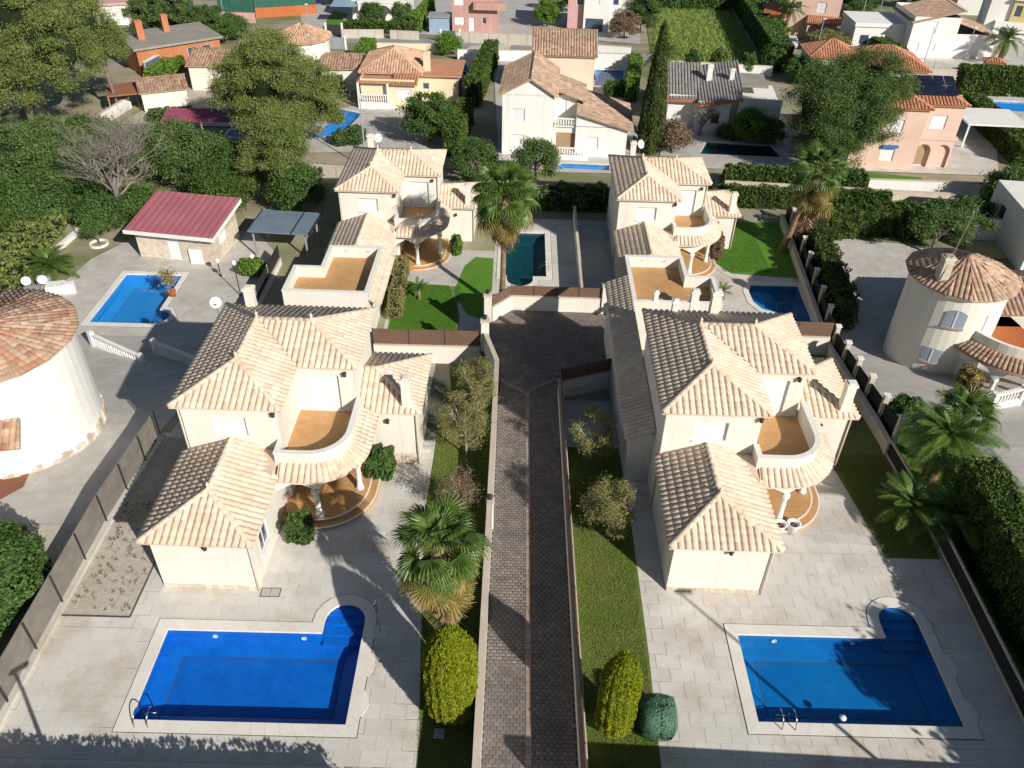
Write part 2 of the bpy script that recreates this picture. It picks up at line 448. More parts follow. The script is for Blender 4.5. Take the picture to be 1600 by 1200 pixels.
# back left villa: alcove on its south side (outline turned by half a turn)
oC, cC = alcove_pool(-2.5, .98, -63.4, -55.95, -1.45, .65, -54.45)
plan_pool('swimming_pool', 'dark green pool beside the tall fan palm, round alcove towards the gate', oC, cC, -3.5, 'basin4', 'watergreen', o=(0, 0), rz=math.pi, steps=None)
oD = [(18.0, 53.0), (18.5, 52.0), (19.3, 51.6), (19.3, 47.8), (21.7, 47.8), (22.1, 55.6), (18.4, 55.6), (18.0, 54.6)]
plan_pool('swimming_pool', 'dark pool with blue rim behind the right front villa roof', oD, [[(19.3, 47.8), (21.7, 47.8), (22.1, 55.6), (19.3, 55.6)], [(18.0, 53.0), (18.5, 52.0), (19.4, 51.6), (19.4, 55.6), (18.4, 55.6), (18.0, 54.6)]], -3.5, 'basin2', 'watergreen', cw=.4)
aL, cL = alcove_pool(-30.0, -25.6, 48.0, 54.85, -26, -25.8, 54.9)
oL = [(-30.05, 48.0), (-25.5, 48.0), (-24.75, 48.45), (-24.6, 49.1), (-25.0, 49.75), (-25.6, 49.9), (-25.6, 54.85), (-30.0, 54.85)]
plan_pool('swimming_pool', 'light blue pool with side bulge on the grey terrace at far left', oL, [rect(-30.0, -25.6, 48.0, 54.85), [(-25.7, 48.0), (-24.75, 48.45), (-24.6, 49.1), (-25.0, 49.75), (-25.7, 49.9)]], -3.5, 'basin3', 'water', cw=.4)
def quadpool(label, pts, z, basin, wat='water', cw=.35):
    q = [tuple(atT(x, y)[:2]) for x, y in pts]; z = min(T(p[1]) for p in q) + .05
    plan_pool('swimming_pool', label, q, [q], z, basin, wat, cw=cw, joint=False)
quadpool('blue pool half hidden behind the big pine by the orange bungalow', [(486, 214), (531, 212), (565, 178), (535, 172)], -4.5, 'basin3')
quadpool('small blue pool behind the white two-storey house, beside the white wall', [(930, 134), (976, 135), (974, 111), (931, 110)], -4.5, 'basin3')
quadpool('long dark green pool below the white house with the grey roof', [(1093, 241), (1222, 246), (1204, 229), (1104, 223)], -4.5, 'basin4', 'watergreen')
quadpool('blue pool by the sun loungers at the right edge', [(1545, 172), (1640, 178), (1620, 161), (1522, 158)], -4.5, 'basin3')
quadpool('blue pool in front of the terrace of the white house with striped gazebo', [(868, 263), (952, 267), (952, 259), (880, 256)], -4.3, 'basin3', cw=.3)
quadpool('narrow blue pool under the purple awning', [(352, 214), (398, 214), (402, 204), (360, 204)], -4.5, 'basin3', cw=.3)
quadpool('blue pool behind the white fence of the pink house', [(1475, 293), (1570, 293), (1568, 288), (1475, 288)], -4.3, 'basin3', cw=.3)

def cut_holes(bm, extra=()):
    for h in list(HOLES) + list(extra):
        n = len(h)
        xs, ys = [p[0] for p in h], [p[1] for p in h]
        fs = [f for f in bm.faces if max(v.co.x for v in f.verts) > min(xs) and min(v.co.x for v in f.verts) < max(xs)
              and max(v.co.y for v in f.verts) > min(ys) and min(v.co.y for v in f.verts) < max(ys)]
        if not fs: continue
        for i in range(n):
            a, b = h[i], h[(i + 1) % n]
            no = Vector((b[1] - a[1], -(b[0] - a[0]), 0))
            fs = [f for f in fs if f.is_valid]
            geom = list({e for f in fs for e in f.edges} | {v for f in fs for v in f.verts}) + fs
            r = bmesh.ops.bisect_plane(bm, geom=geom, plane_co=(a[0], a[1], 0), plane_no=no, dist=1e-5)
            fs = [g_ for g_ in r['geom'] if isinstance(g_, bmesh.types.BMFace)]
        kill = []
        for f in bm.faces:
            c = f.calc_center_median()
            if all((h[(i + 1) % n][0] - h[i][0]) * (c.y - h[i][1]) - (h[(i + 1) % n][1] - h[i][1]) * (c.x - h[i][0]) > -1e-6 for i in range(n)):
                kill.append(f)
        bmesh.ops.delete(bm, geom=kill, context='FACES')
def sheet(name, poly, m, dz, label, cat, zf=T, kind='structure', knots=None, extra=()):
    """a draped surface: polygon (world xy) cut at the terrain's knees, opened at the pools, laid dz above the terrain"""
    bm = bmesh.new()
    bm.faces.new([bm.verts.new((p[0], p[1], 0)) for p in poly])
    bm.normal_update()
    if bm.faces[:][0].normal.z < 0:
        bmesh.ops.reverse_faces(bm, faces=bm.faces[:])
    bmesh.ops.triangulate(bm, faces=bm.faces[:])
    for k in (knots or [26, 34, 46.5, 66, 80, 110, 200]):
        bmesh.ops.bisect_plane(bm, geom=bm.verts[:] + bm.edges[:] + bm.faces[:], plane_co=(0, k, 0), plane_no=(0, 1, 0))
    cut_holes(bm, extra)
    bmesh.ops.triangulate(bm, faces=bm.faces[:])
    for v in bm.verts:
        v.co.z = zf(v.co.y) + dz
    me = bpy.data.meshes.new(name)
    bm.to_mesh(me); bm.free()
    me.materials.append(m)
    return tag(link(name, me), label, cat, None, kind)

sheet('ground', rect(-500, 500, -60, 800), MT['ground'], 0, 'dry earth with sparse grass under the whole district', 'ground',
      extra=[rect(-.8, 2.78, 0, 39.9), [(2.0, 38.4), (6.4, 40.1), (8.4, 41.5), (8.4, 43.6), (-2.1, 43.6), (-1, 39.9), (2.0, 39.9)][1:]])
# ---- front plots
patA = sheet('patio', rect(-19.0, -.8, 2, 33.4), MT['slabjoint'], .004, 'pale stamped concrete patio around the left front pool', 'patio')
patB = sheet('patio', rect(2.8, 20.0, 2, 33.5), MT['slabjoint'], .004, 'pale stamped concrete patio around the right front pool', 'patio')
sheet('gravel_bed', [(-18.6, 21.0), (-15.75, 20.95), (-15.75, 25.5), (-15.75, 33), (-18.4, 33)], MT['gravel'], .016, 'dry gravel bed between the left villa and its fence', 'gravel')
sheet('lawn', [(-4.05, 33), (-4.05, 27.1), (-3.15, 16.5), (-2.95, 2), (-.8, 2), (-.8, 33)], MT['lawn'], .016, 'narrow lawn between the left patio and the driveway wall', 'lawn')
sheet('lawn', [(2.85, 2), (5.65, 2), (5.85, 20), (5.85, 33), (2.75, 33)], MT['lawn'], .016, 'sunlit lawn strip right of the driveway', 'lawn')
sheet('lawn', [(17.37, 25.2), (19.9, 25.2), (20.3, 33), (16.95, 33)], MT['lawn'], .016, 'shaded lawn beside the right front villa', 'lawn')
# ---- the slope between front and back plots
sheet('lawn', rect(-5, -.9, 33, 43.2), MT['lawn'], .012, 'small lawn behind the left villa wing', 'lawn')
sheet('path', rect(-18.5, -4.05, 33, 43.2), MT['patio2'], .012, 'grey paving behind the left front villa', 'paving')
sheet('path', rect(2.75, 5.9, 33.2, 38.4), MT['patio2'], .012, 'shaded paving beside the driveway behind the right lawn', 'paving')
sheet('lawn', rect(12, 21.4, 33, 46.3), MT['lawn'], .012, 'shaded grass slope behind the right front villa', 'lawn')
# ---- back plots
sheet('lawn', [(-8.9, 47.6), (-4.0, 47.6), (-3.9, 50), (-5.0, 54.3), (-8.9, 54.6)], MT['lawnb'], .03, 'bright green lawn in front of the back left villa', 'lawn')
sheet('lawn', [(-4.6, 53.3), (-3.4, 50.3), (-1.7, 49.4), (-1.75, 58.7), (-3.2, 58.9), (-4.0, 57.4)], MT['lawnb'], .03, 'bright grass strip along the back left pool deck', 'lawn')
sheet('path', rect(-9.2, -1.6, 43.6, 60), MT['patio2'], .012, 'grey paved path curving through the back left garden', 'path')
sheet('pool_deck', rect(-1.7, 4.95, 49.4, 66), MT['patio'], .02, 'pale deck around the dark green pool', 'deck')
sheet('path', rect(5.05, 8.2, 49, 66), MT['patio2'], .012, 'shaded paved passage left of the back right villa', 'path')
sheet('pool_deck', [(14, 46.6), (20.1, 46.6), (21.9, 46.6), (22.9, 56.6), (17.2, 57.2), (16.4, 58.6), (14.0, 60)], MT['patio'], .02, 'pale deck around the shaded pool of the back right villa', 'deck')
sheet('lawn', [(16.4, 58.8), (17.4, 57.3), (22.8, 56.8), (23.4, 66.5), (16.3, 66.5)], MT['lawnb'], .03, 'bright lawn beside the back right villa', 'lawn')
# ---- neighbours
sheet('terrace', [(-36, 41.2), (-18.8, 41.2), (-18.9, 58), (-22, 62.5), (-31.5, 61), (-33.6, 57.0)], MT['patio2'], .02, 'grey paved terrace around the light blue pool on the left', 'terrace')
sheet('path', [(-32, 26), (-19.2, 26), (-18.9, 41.18), (-36, 41.18)], MT['patio2'], .02, 'grey paved path curving round the white tower house', 'path')
sheet('path', [(-23.8, 22), (-19.3, 20), (-19.2, 25.98), (-26, 25.98)], MT['gravel'], .02, 'bare gravel strip outside the grey screen fence', 'gravel')
sheet('porch', [(-31, 26.2), (-25.2, 26.6), (-24.0, 28.6), (-24.6, 31.0), (-31, 31.5)], MT['redfloor'], .03, 'red brown paved porch below the white tower house', 'porch')
sheet('yard', [(21.5, 38), (34, 38), (40, 46), (36, 62.5), (24.0, 64.5)], MT['patio2'], .02, 'shaded paved yard between the boundary wall and the round tower house', 'yard')
sheet('lawn', [(20.2, 19), (30, 19), (26.8, 27.5), (24.9, 33.5), (21.4, 38), (20.4, 33)], MT['lawnb'], .034, 'patchy bright grass behind the right boundary fence', 'lawn')
sheet('path', [(27.0, 27.3), (45, 22), (45, 42), (34, 38), (25.0, 38), (25.1, 33.6)], MT['patio2'], .02, 'pale paving in front of the round tower house', 'path')

root = empty('bed_edging', (-18.6, 20.95, 0), 0, 'dark timber edging of the dry gravel bed', 'edging')
MB().box(0, 2.85, -.03, .03, -.05, .05).build('front_board', MT['joint'], root)
MB().obox((2.87, 0), (2.87, 4.6), .05, -.05, .05).build('side_board', MT['joint'], root)
n_ = 420
P_ = np.stack([RNG.uniform(-18.4, -15.9, n_), RNG.uniform(21.2, 27.5, n_), np.full(n_, .04)], 1)
tv, tf = [], []
for q_ in P_[:150]:
    k_ = random.randint(5, 12); rr = random.uniform(.03, .11)
    for i in range(k_):
        a = random.uniform(0, 6.28); c_ = q_ + np.array((math.cos(a), math.sin(a), 0)) * rr * random.random()
        e_ = np.array((math.cos(a + 1.57), math.sin(a + 1.57), 0)) * .02
        n0 = len(tv); tv += [c_ - e_, c_ + e_, c_ + np.array((math.cos(a) * .06, math.sin(a) * .06, random.uniform(.03, .12)))]; tf.append((n0, n0 + 1, n0 + 2))
tag(link('dry_weeds', npmesh('dry_weeds', np.array(tv), np.array(tf), MT['bark'])), 'dry weeds scattered over the gravel bed', 'weeds', None, 'stuff')
# ---- driveway: bed, pavers as pieces, bands
drive = sheet('driveway', [(-.85, 0), (2.85, 0), (2.85, 38.6), (6.4, 40.2), (8.4, 41.5), (8.4, 48.9), (-.2, 48.9), (-2.2, 46.8), (-2.2, 43.2), (-1.0, 40)], MT['paverbed'], 0, 'sloping paved driveway ending in a turning place', 'driveway', zf=TD, knots=[14, 49])
def block_mesh(name, m, sx, sy, sz, b=.012):
    mb = MB()
    t = [(-sx / 2 + b, -sy / 2 + b), (sx / 2 - b, -sy / 2 + b), (sx / 2 - b, sy / 2 - b), (-sx / 2 + b, sy / 2 - b)]
    q = [(-sx / 2, -sy / 2), (sx / 2, -sy / 2), (sx / 2, sy / 2), (-sx / 2, sy / 2)]
    mb.add([(x, y, 0) for x, y in q] + [(x, y, sz - b) for x, y in q] + [(x, y, sz) for x, y in t],
           [(0, 1, 5, 4), (1, 2, 6, 5), (2, 3, 7, 6), (3, 0, 4, 7), (4, 5, 9, 8), (5, 6, 10, 9), (6, 7, 11, 10), (7, 4, 8, 11), (8, 9, 10, 11)])
    return mb.mesh(name, m)
pav = block_mesh('paver', MT['paver'], .232, .152, .03)
slope = math.atan(.056)
far_v, far_f = [], []
TMP = np.array([v.co for v in pav.vertices])
TPF = [tuple(p.vertices) for p in pav.polygons]
cells = []
row = 0
y = 14.4
while y < 49:
    x = -.8 + (.12 if row % 2 else 0)
    xe = 2.75
    if y > 43.5: x, xe = -2.1 + (.12 if row % 2 else 0), 8.3
    elif y > 40.5: xe = 8.3
    while x < xe:
        cells.append((x + .06, y))
        x += .245
    y += .165
    row += 1
npv = 0
for (x, y) in cells:
    z = TD(y) + .002 + random.uniform(0, .006)
    if npv < 296 and y < 19.5 and x < .85:
        link('paver', pav, drive, (x, y, z), (-slope, 0, random.uniform(-.03, .03)))
        npv += 1
    else:
        far_v.append(TMP + np.array((x, y, z)))
nv = len(TMP)
FV = np.concatenate(far_v)
quads = np.array(TPF)
FF = np.concatenate([quads + i * nv for i in range(len(far_v))])
me = npmesh('far_pavers', FV, FF, MT['paver'])
tag(link('far_pavers', me, drive), kind='stuff')
def in_poly(p, h):
    n = len(h)
    return all((h[(i + 1) % n][0] - h[i][0]) * (p[1] - h[i][1]) - (h[(i + 1) % n][1] - h[i][1]) * (p[0] - h[i][0]) > 0 for i in range(n))
def lay_slabs(patio, x0, x1, y0, y1, keepout, sx=.98, sy=.62):
    me = block_mesh('slab', MT['slab'], sx - .009, sy - .009, .018, .004)
    bad = [h for h in HOLES[:4]] + keepout
    full, part = [], []
    r_ = 0
    y = y0
    while y < y1:
        x = x0 - (sx / 2 if r_ % 2 else 0)
        while x < x1:
            cor = [(x, y), (x + sx, y), (x + sx, y + sy), (x, y + sy)]
            out = x < x0 or x + sx > x1 or y + sy > y1 or (y < 26 < y + sy)
            hit = any(in_poly(c, h) for c in cor + [(x + sx / 2, y + sy / 2)] for h in bad) or any(x < q[0] < x + sx and y < q[1] < y + sy for h in bad for q in h)
            (part if out or hit else full).append((x, y))
            x += sx
        y += sy; r_ += 1
    V_, F_ = [], []
    for k, (x, y) in enumerate(full):
        yc = y + sy / 2; z = T(yc) + .005 + random.uniform(0, .0015)
        if k < 290 and yc > 14.6:
            link('slab', me, patio, (x + sx / 2, yc, z), (-math.atan(.094) if yc > 26 else 0, 0, 0))
        else:
            V0 = np.array([v.co for v in me.vertices]); V0[:, :2] += (x + sx / 2, yc)
            V0[:, 2] += [T(q) + .005 for q in V0[:, 1]]
            V_.append(V0); F_.append(np.array([tuple(p.vertices) for p in me.polygons]) + len(V0) * (len(V_) - 1))
    tag(link('far_slabs', npmesh('far_slabs', np.concatenate(V_), np.concatenate(F_), MT['slab']), patio), kind='stuff')
    bm = bmesh.new()
    for x, y in part:
        a, b, c, d = max(x, x0) + .006, min(x + sx, x1) - .006, y + .006, min(y + sy, y1) - .006
        if b - a < .03 or d - c < .03: continue
        bm.faces.new([bm.verts.new(q) for q in ((a, c, 0), (b, c, 0), (b, d, 0), (a, d, 0))])
    cut_holes(bm, keepout)
    bmesh.ops.triangulate(bm, faces=bm.faces[:])
    for v in bm.verts: v.co.z = T(v.co.y) + .0225
    m2 = bpy.data.meshes.new('cut_slabs'); bm.to_mesh(m2); bm.free(); m2.materials.append(MT['slab'])
    tag(link('cut_slabs', m2, patio), kind='stuff')
lay_slabs(patA, -18.9, -2.9, 13.6, 33.3, [[(-18.6, 21.0), (-15.75, 20.95), (-15.75, 33.4), (-18.4, 33.4)], [(-4.05, 33.4), (-4.05, 27.1), (-.8, 27.1), (-.8, 33.4)], [(-4.05, 27.1), (-3.15, 16.5), (-.8, 16.5), (-.8, 27.1)], [(-3.15, 16.5), (-2.95, 13), (-.8, 13), (-.8, 16.5)]])
lay_slabs(patB, 5.6, 19.95, 13.6, 33.3, [[(2.85, 13), (5.71, 13), (5.85, 20), (2.8, 20)], [(2.8, 20), (5.85, 20), (5.85, 33.4), (2.75, 33.4)], [(17.37, 25.2), (20.0, 25.2), (20.3, 33.4), (16.95, 33.4)]])
bnd = block_mesh('band_brick', MT['band'], .24, .245, .05)
y = 14.4; i = 0
while y < 38.4:
    link('band_brick', bnd, drive, (.96, y, TD(y) + .004), (-slope, 0, random.uniform(-.02, .02)))
    y += .255
def band_run(pts):
    for a, b in zip(pts, pts[1:]):
        L = math.hypot(b[0] - a[0], b[1] - a[1]); n = int(L / .255)
        for k in range(n):
            t = (k + .5) / n
            x, y_ = a[0] + (b[0] - a[0]) * t, a[1] + (b[1] - a[1]) * t
            link('band_brick', bnd, drive, (x, y_, TD(y_) + .036), (0, 0, math.atan2(b[1] - a[1], b[0] - a[0]) - math.pi / 2))
band_run([(.96, 38.5), (1.3, 39.0), (2.6, 40.0), (4.2, 40.6), (8.0, 40.4)])
band_run([(.96, 38.5), (0, 39.2), (-.9, 40.1), (-2.0, 40.4)])

# ------------------------------------------------------------------ pools
def build_pool(P):
    o2 = P['out']; z = P['z']; cw = P['cw']; n = len(o2)
    cx = sum(p[0] for p in o2) / n; cy = sum(p[1] for p in o2) / n
    root = empty(P['name'], (cx, cy, z), 0, P['label'], 'pool', 'swimming pools of the villas')
    loc = [(p[0] - cx, p[1] - cy) for p in o2]
    d1, d2 = -.62, -.85
    mb = MB()
    # walls, cove and floor
    inn = [(p[0] - cx, p[1] - cy) for p in grow(P['convex'][0], -.75)] if len(P['convex'][0]) == 4 else None
    mb.add([(x, y, .012) for x, y in loc] + [(x, y, d1) for x, y in loc], [((i + 1) % n, i, n + i, n + (i + 1) % n) for i in range(n)])
    cvx = [(p[0] - cx, p[1] - cy) for p in P['convex'][0]]
    if inn:
        mb.add([(x, y, d1) for x, y in cvx] + [(x, y, d2) for x, y in inn], [(i, (i + 1) % 4, 4 + (i + 1) % 4, 4 + i) for i in range(4)] + [(4, 5, 6, 7)])
    for c in P['convex'][1:]:
        mb.add([(p[0] - cx, p[1] - cy, d1 + .004) for p in c], [tuple(range(len(c)))])
    mb.build('basin', MT[P['basin']], root)
    if inn and cw > .38:
        jb = MB()
        for i in range(4):
            jb.obox(inn[i], inn[(i + 1) % 4], .03, d2 - .02, d2 + .012)
        jb.build('floor_seam', MT['joint'], root)
    if P['steps']:
        ax0, ax1, y1, top = P['steps']; r = (ax1 - ax0) / 2
        for k in range(4):
            yb = y1 + .42 * k - .25
            zt = -.52 + .13 * k
            cyc = top - r
            pts = [(ax0, yb), (ax1, yb)]
            if yb < cyc: pts += [(ax1, cyc)]
            arc = [((ax0 + ax1) / 2 + r * math.cos(a), cyc + r * math.sin(a)) for a in [math.pi * q / 12 for q in range(13)]]
            arc = [p for p in arc if p[1] > yb + .01]
            if yb > cyc:
                hw = math.sqrt(max(.01, r * r - (yb - cyc) ** 2)); mx = (ax0 + ax1) / 2
                pts = [(mx - hw, yb), (mx + hw, yb)]
            pts += arc
            mb = MB().prism([(p[0] - cx, p[1] - cy) for p in grow(pts, -.012 - .002 * k)], d1 - .3, zt)
            mb.build('step', MT[P['basin']], root)
    wl = [(x, y, -.09) for x, y in [(p[0] - cx, p[1] - cy) for p in grow(o2, .01)]]
    MB().add(wl, [tuple(range(n))]).build('water_surface', MT[P['wat']], root)
    # coping: one stone after the other
    outp = [(p[0] - cx, p[1] - cy) for p in grow(o2, cw)]
    cop = MT[P['copm']]
    for i in range(n):
        a, b, c, d = loc[i], loc[(i + 1) % n], outp[(i + 1) % n], outp[i]
        L = math.hypot(b[0] - a[0], b[1] - a[1])
        k = max(1, round(L / (.5 if cw > .38 else 1.2)))
        for q in range(k):
            g0, g1 = q / k + .003 / L, (q + 1) / k - .003 / L
            if k == 1 and L < .3: g0, g1 = 0.0, 1.0
            def lp(u, v, t): return (u[0] + (v[0] - u[0]) * t, u[1] + (v[1] - u[1]) * t)
            poly = [lp(d, c, g0), lp(d, c, g1), lp(a, b, g1), lp(a, b, g0)]
            if P['cw'] > .38:
                e = .03
                poly[2] = (poly[2][0] - (poly[1][0] - poly[2][0]) * e / cw, poly[2][1] - (poly[1][1] - poly[2][1]) * e / cw)
                poly[3] = (poly[3][0] - (poly[0][0] - poly[3][0]) * e / cw, poly[3][1] - (poly[0][1] - poly[3][1]) * e / cw)
            MB().prism(poly, -.06, P['cop_h'] + random.uniform(0, .003)).build('coping_stone', cop, root)
    if P['joint']:
        jo = grow(o2, cw + .035)
        mb = MB()
        mb.add([(p[0] - cx, p[1] - cy, .028) for p in grow(o2, cw - .02)] + [(p[0] - cx, p[1] - cy, .028) for p in jo], [(i, n + i, n + (i + 1) % n, (i + 1) % n) for i in range(n)])
        mb.build('expansion_joint', MT['joint'], root)
    return root, cx, cy
built = [build_pool(P) for P in POOLS]
dp = built[3]
for k_ in range(3):
    f_ = .97 - .22 * k_
    cx0, cy0 = 18.0, 53.6
    pts_ = [(18.05, 53.0), (18.5, 52.1), (19.25, 51.7), (19.9 , 52.4), (20.1, 53.6), (19.9, 54.9), (19.25, 55.4), (18.45, 55.45), (18.05, 54.6)]
    MB().prism([(cx0 + (p[0] - cx0) * f_ - dp[1] + .04, cy0 + (p[1] - cy0) * f_ - dp[2]) for p in pts_], -.75, -.42 + .13 * k_).build('step', MT['basin3'], dp[0])
def ladder(root, c, x, y, dirn):
    """two steel hand rails at (x,y) leading into the water towards dirn"""
    cx, cy = c
    dx, dy = dirn
    for s in (-.25, .25):
        bx, by = x - dy * s - cx, y + dx * s - cy
        pts = []
        for t in [k / 12 for k in range(13)]:
            a = math.pi * t
            pts.append((bx + dx * (.28 - .38 * math.cos(a)), by + dy * (.28 - .38 * math.cos(a)), .05 + .5 * math.sin(a)))
        pts.append((pts[-1][0], pts[-1][1], -.9))
        MB().tube(pts, .022, 8).build('ladder_rail', MT['metal'], root, smooth=True)
    mb = MB()
    for z in (-.25, -.5, -.75):
        ex, ey = x + dx * .66 - cx, y + dy * .66 - cy
        mb.tube([(ex - dy * .25, ey + dx * .25, z), (ex + dy * .25, ey - dx * .25, z)], .02, 6)
    mb.build('ladder_tread', MT['metal'], root, smooth=True)
ladder(built[0][0], built[0][1:], -13.45, 16.2, (0, 1))
ladder(built[1][0], built[1][1:], 10.75, 16.75, (0, 1))
ladder(built[2][0], built[2][1:], 2.62, 57.2, (-1, 0))
for (b, xs, yy) in ((built[0], (-12.1, -8.4), 20.44), (built[1], (11.3, 14.6), 20.89)):
    for x in xs:
        m = MB().lathe([(.0, 0), (.115, 0), (.115, .02), (.08, .03), (.075, .012), (.0, .012)], (0, 0, 0), 16)
        o = m.build('pool_light', MT['paint'], b[0], smooth=True, loc=(x - b[1], yy - b[2] - .002, -.42))
        o.rotation_euler = (math.pi / 2, 0, 0)
for b, x0, ys in ((built[0], -5.43, (19.0, 17.3)), (built[1], 18.02, (19.6, 17.6))):
    for yy in ys:      # scalloped widening of the coping
        pts = [(-.03, -.55), (.06, -.5), (.2, -.25), (.26, 0), (.2, .25), (.06, .5), (-.03, .55)]
        MB().prism([(x0 - b[1] + p[0], yy - b[2] + p[1]) for p in pts], -.06, .047).build('coping_scallop', MT['coping'], b[0])
bl = MB().lathe([(.0, -.02), (.1, 0), (.14, .05), (.12, .1), (.0, .13)], (0, 0, 0), 14).build('pool_float', MT['paint'], None, smooth=True)
bl.location = (13.0, 17.25, -.1)
tag(bl, 'small round white chlorine float drifting on the right pool', 'pool float')
# ------------------------------------------------------------------ roof tiles
TW, TC, TL = .29, .36, .41
def tile_profile(n=8, hh=.078, w=TW):
    """cross section of one tile: flat pan then round cover"""
    pr = [(-w / 2, .0), (-w / 2 + .06, -.012)]
    r = (w - .07) / 2
    c = w / 2 - r
    for k in range(n + 1):
        a = math.pi - math.pi * k / n
        pr.append((c + r * math.cos(a), hh * math.sin(a) ** .8 if 0 < k < n else 0.0))
    return pr
def tile_arrays(n=6, hh=.078, w=TW, L=TL, lift=.014, cap=True):
    pr = tile_profile(n, hh, w)
    k = len(pr)
    V = [(x, 0.0, z + lift) for x, z in pr] + [(x, L, z) for x, z in pr]
    Fc = [(i, i + 1, k + i + 1, k + i) for i in range(k - 1)]
    if cap:
        V += [(x, 0.004, max(0.0, z - .1)) for x, z in pr]
        Fc += [(2 * k + i, 2 * k + i + 1, i + 1, i) for i in range(k - 1)]
    return np.array(V), np.array(Fc)
TV, TF = tile_arrays()
TVc, TFc = tile_arrays(4, .085, .34, .5, .025, False)
def tile_mesh_for(m):
    key = 'tile_' + m.name
    if key not in bpy.data.meshes:
        me = npmesh(key, TV, TF, m)
        me.name = key
    return bpy.data.meshes[key]
class Roof:
    """collects roof planes; tiles become single parts (nearest planes) or one joined part"""
    def __init__(s, root, m, single=0, coarse=False, name='roof', und=None):
        s.root, s.m, s.single, s.coarse = root, m, single, coarse
        s.acc_v, s.acc_f, s.nv = [], [], 0
        s.und = MB(); s.edges = []; s.singles = []
        s.name = name
    def plane(s, pts, thick=.13, clip=None):
        """pts: eave start, eave end, then the rest, counter-clockwise from above (3D)"""
        P = [Vector(p) for p in pts]
        e = (P[1] - P[0]); EL = e.length; e.normalize()
        nrm = None
        for q in P[2:]:
            c = e.cross(q - P[0])
            if nrm is None or c.length > nrm.length: nrm = c
        nrm = nrm.normalized()
        if nrm.z < 0: nrm = -nrm
        u = nrm.cross(e)
        n = len(P)
        s.und.add([p - Vector((0, 0, .012)) for p in P] + [p - Vector((0, 0, thick)) for p in P],
                  [tuple(range(n)), tuple(range(2 * n - 1, n - 1, -1))] + [(i, n + i, n + (i + 1) % n, (i + 1) % n) for i in range(n)])
        q2 = [((p - P[0]).dot(e), (p - P[0]).dot(u)) for p in P]
        smin, smax = min(a for a, b in q2), max(a for a, b in q2)
        tmax = max(b for a, b in q2)
        tw, tc, tl = (.34, .45, .5) if s.coarse else (TW, TC, TL)
        Vt, Ft = (TVc, TFc) if s.coarse else (TV, TF)
        k = max(1, round((smax - smin) / tw)); ws = (smax - smin) / k
        def inside(a, b, marg=0.0):
            for i in range(n):
                (x0, y0), (x1, y1) = q2[i], q2[(i + 1) % n]
                L = math.hypot(x1 - x0, y1 - y0)
                if L < 1e-6 or i == 0: continue
                if ((x1 - x0) * (b - y0) - (y1 - y0) * (a - x0)) / L < -marg: return False
            return True
        M3 = np.array([[e.x, u.x, nrm.x], [e.y, u.y, nrm.y], [e.z, u.z, nrm.z]])
        P0 = np.array(P[0])
        Mm = Matrix(((e.x, u.x, nrm.x), (e.y, u.y, nrm.y), (e.z, u.z, nrm.z)))
        cl_v = []
        rows = int(math.ceil((tmax + .05) / tc))
        for r_ in range(rows):
            t0 = -.06 + r_ * tc
            for c_ in range(k):
                s0 = smin + (c_ + .5) * ws
                cor = [(s0 - ws / 2, t0 + .04), (s0 + ws / 2, t0 + .04), (s0 - ws / 2, t0 + tl), (s0 + ws / 2, t0 + tl)]
                ins = [inside(a, b) for a, b in cor]
                jit = random.uniform(-.006, .006); rj = random.uniform(-.012, .012)
                if all(ins):
                    if len(s.singles) < s.single:
                        s.singles.append((P[0] + e * s0 + u * (t0 + jit), (Mm @ Matrix.Rotation(rj, 3, 'Z')).to_euler()))
                    else:
                        V = Vt * np.array((ws / tw, 1, 1)) + np.array((s0, t0 + jit, 0))
                        s._put(V @ M3.T + P0, Ft)
                elif any(ins) or inside(s0, t0 + tl / 2):
                    cl_v.append(Vt * np.array((ws / tw, 1, 1)) + np.array((s0, t0 + jit, 0)))
        if cl_v:
            bm = bmesh.new()
            for V in cl_v:
                vs = [bm.verts.new(v) for v in V]
                for f in Ft:
                    bm.faces.new([vs[i] for i in f])
            for i in range(1, n):
                a, b = q2[i], q2[(i + 1) % n]
                if math.hypot(b[0] - a[0], b[1] - a[1]) < 1e-6: continue
                bmesh.ops.bisect_plane(bm, geom=bm.verts[:] + bm.edges[:] + bm.faces[:], plane_co=(a[0], a[1], 0),
                                       plane_no=(b[1] - a[1], -(b[0] - a[0]), 0), clear_outer=True)
            bmesh.ops.triangulate(bm, faces=bm.faces[:])
            bm.verts.index_update()
            if bm.faces:
                V = np.array([v.co for v in bm.verts]); Fc = [[v.index for v in f.verts] for f in bm.faces]
                s._put(V @ M3.T + P0, np.array(Fc))
            bm.free()
    def _put(s, V, Fc):
        if Fc.shape[1] == 4:
            Fc = np.concatenate([Fc[:, [0, 1, 2]], Fc[:, [0, 2, 3]]])
        s.acc_v.append(V); s.acc_f.append(Fc + s.nv); s.nv += len(V)
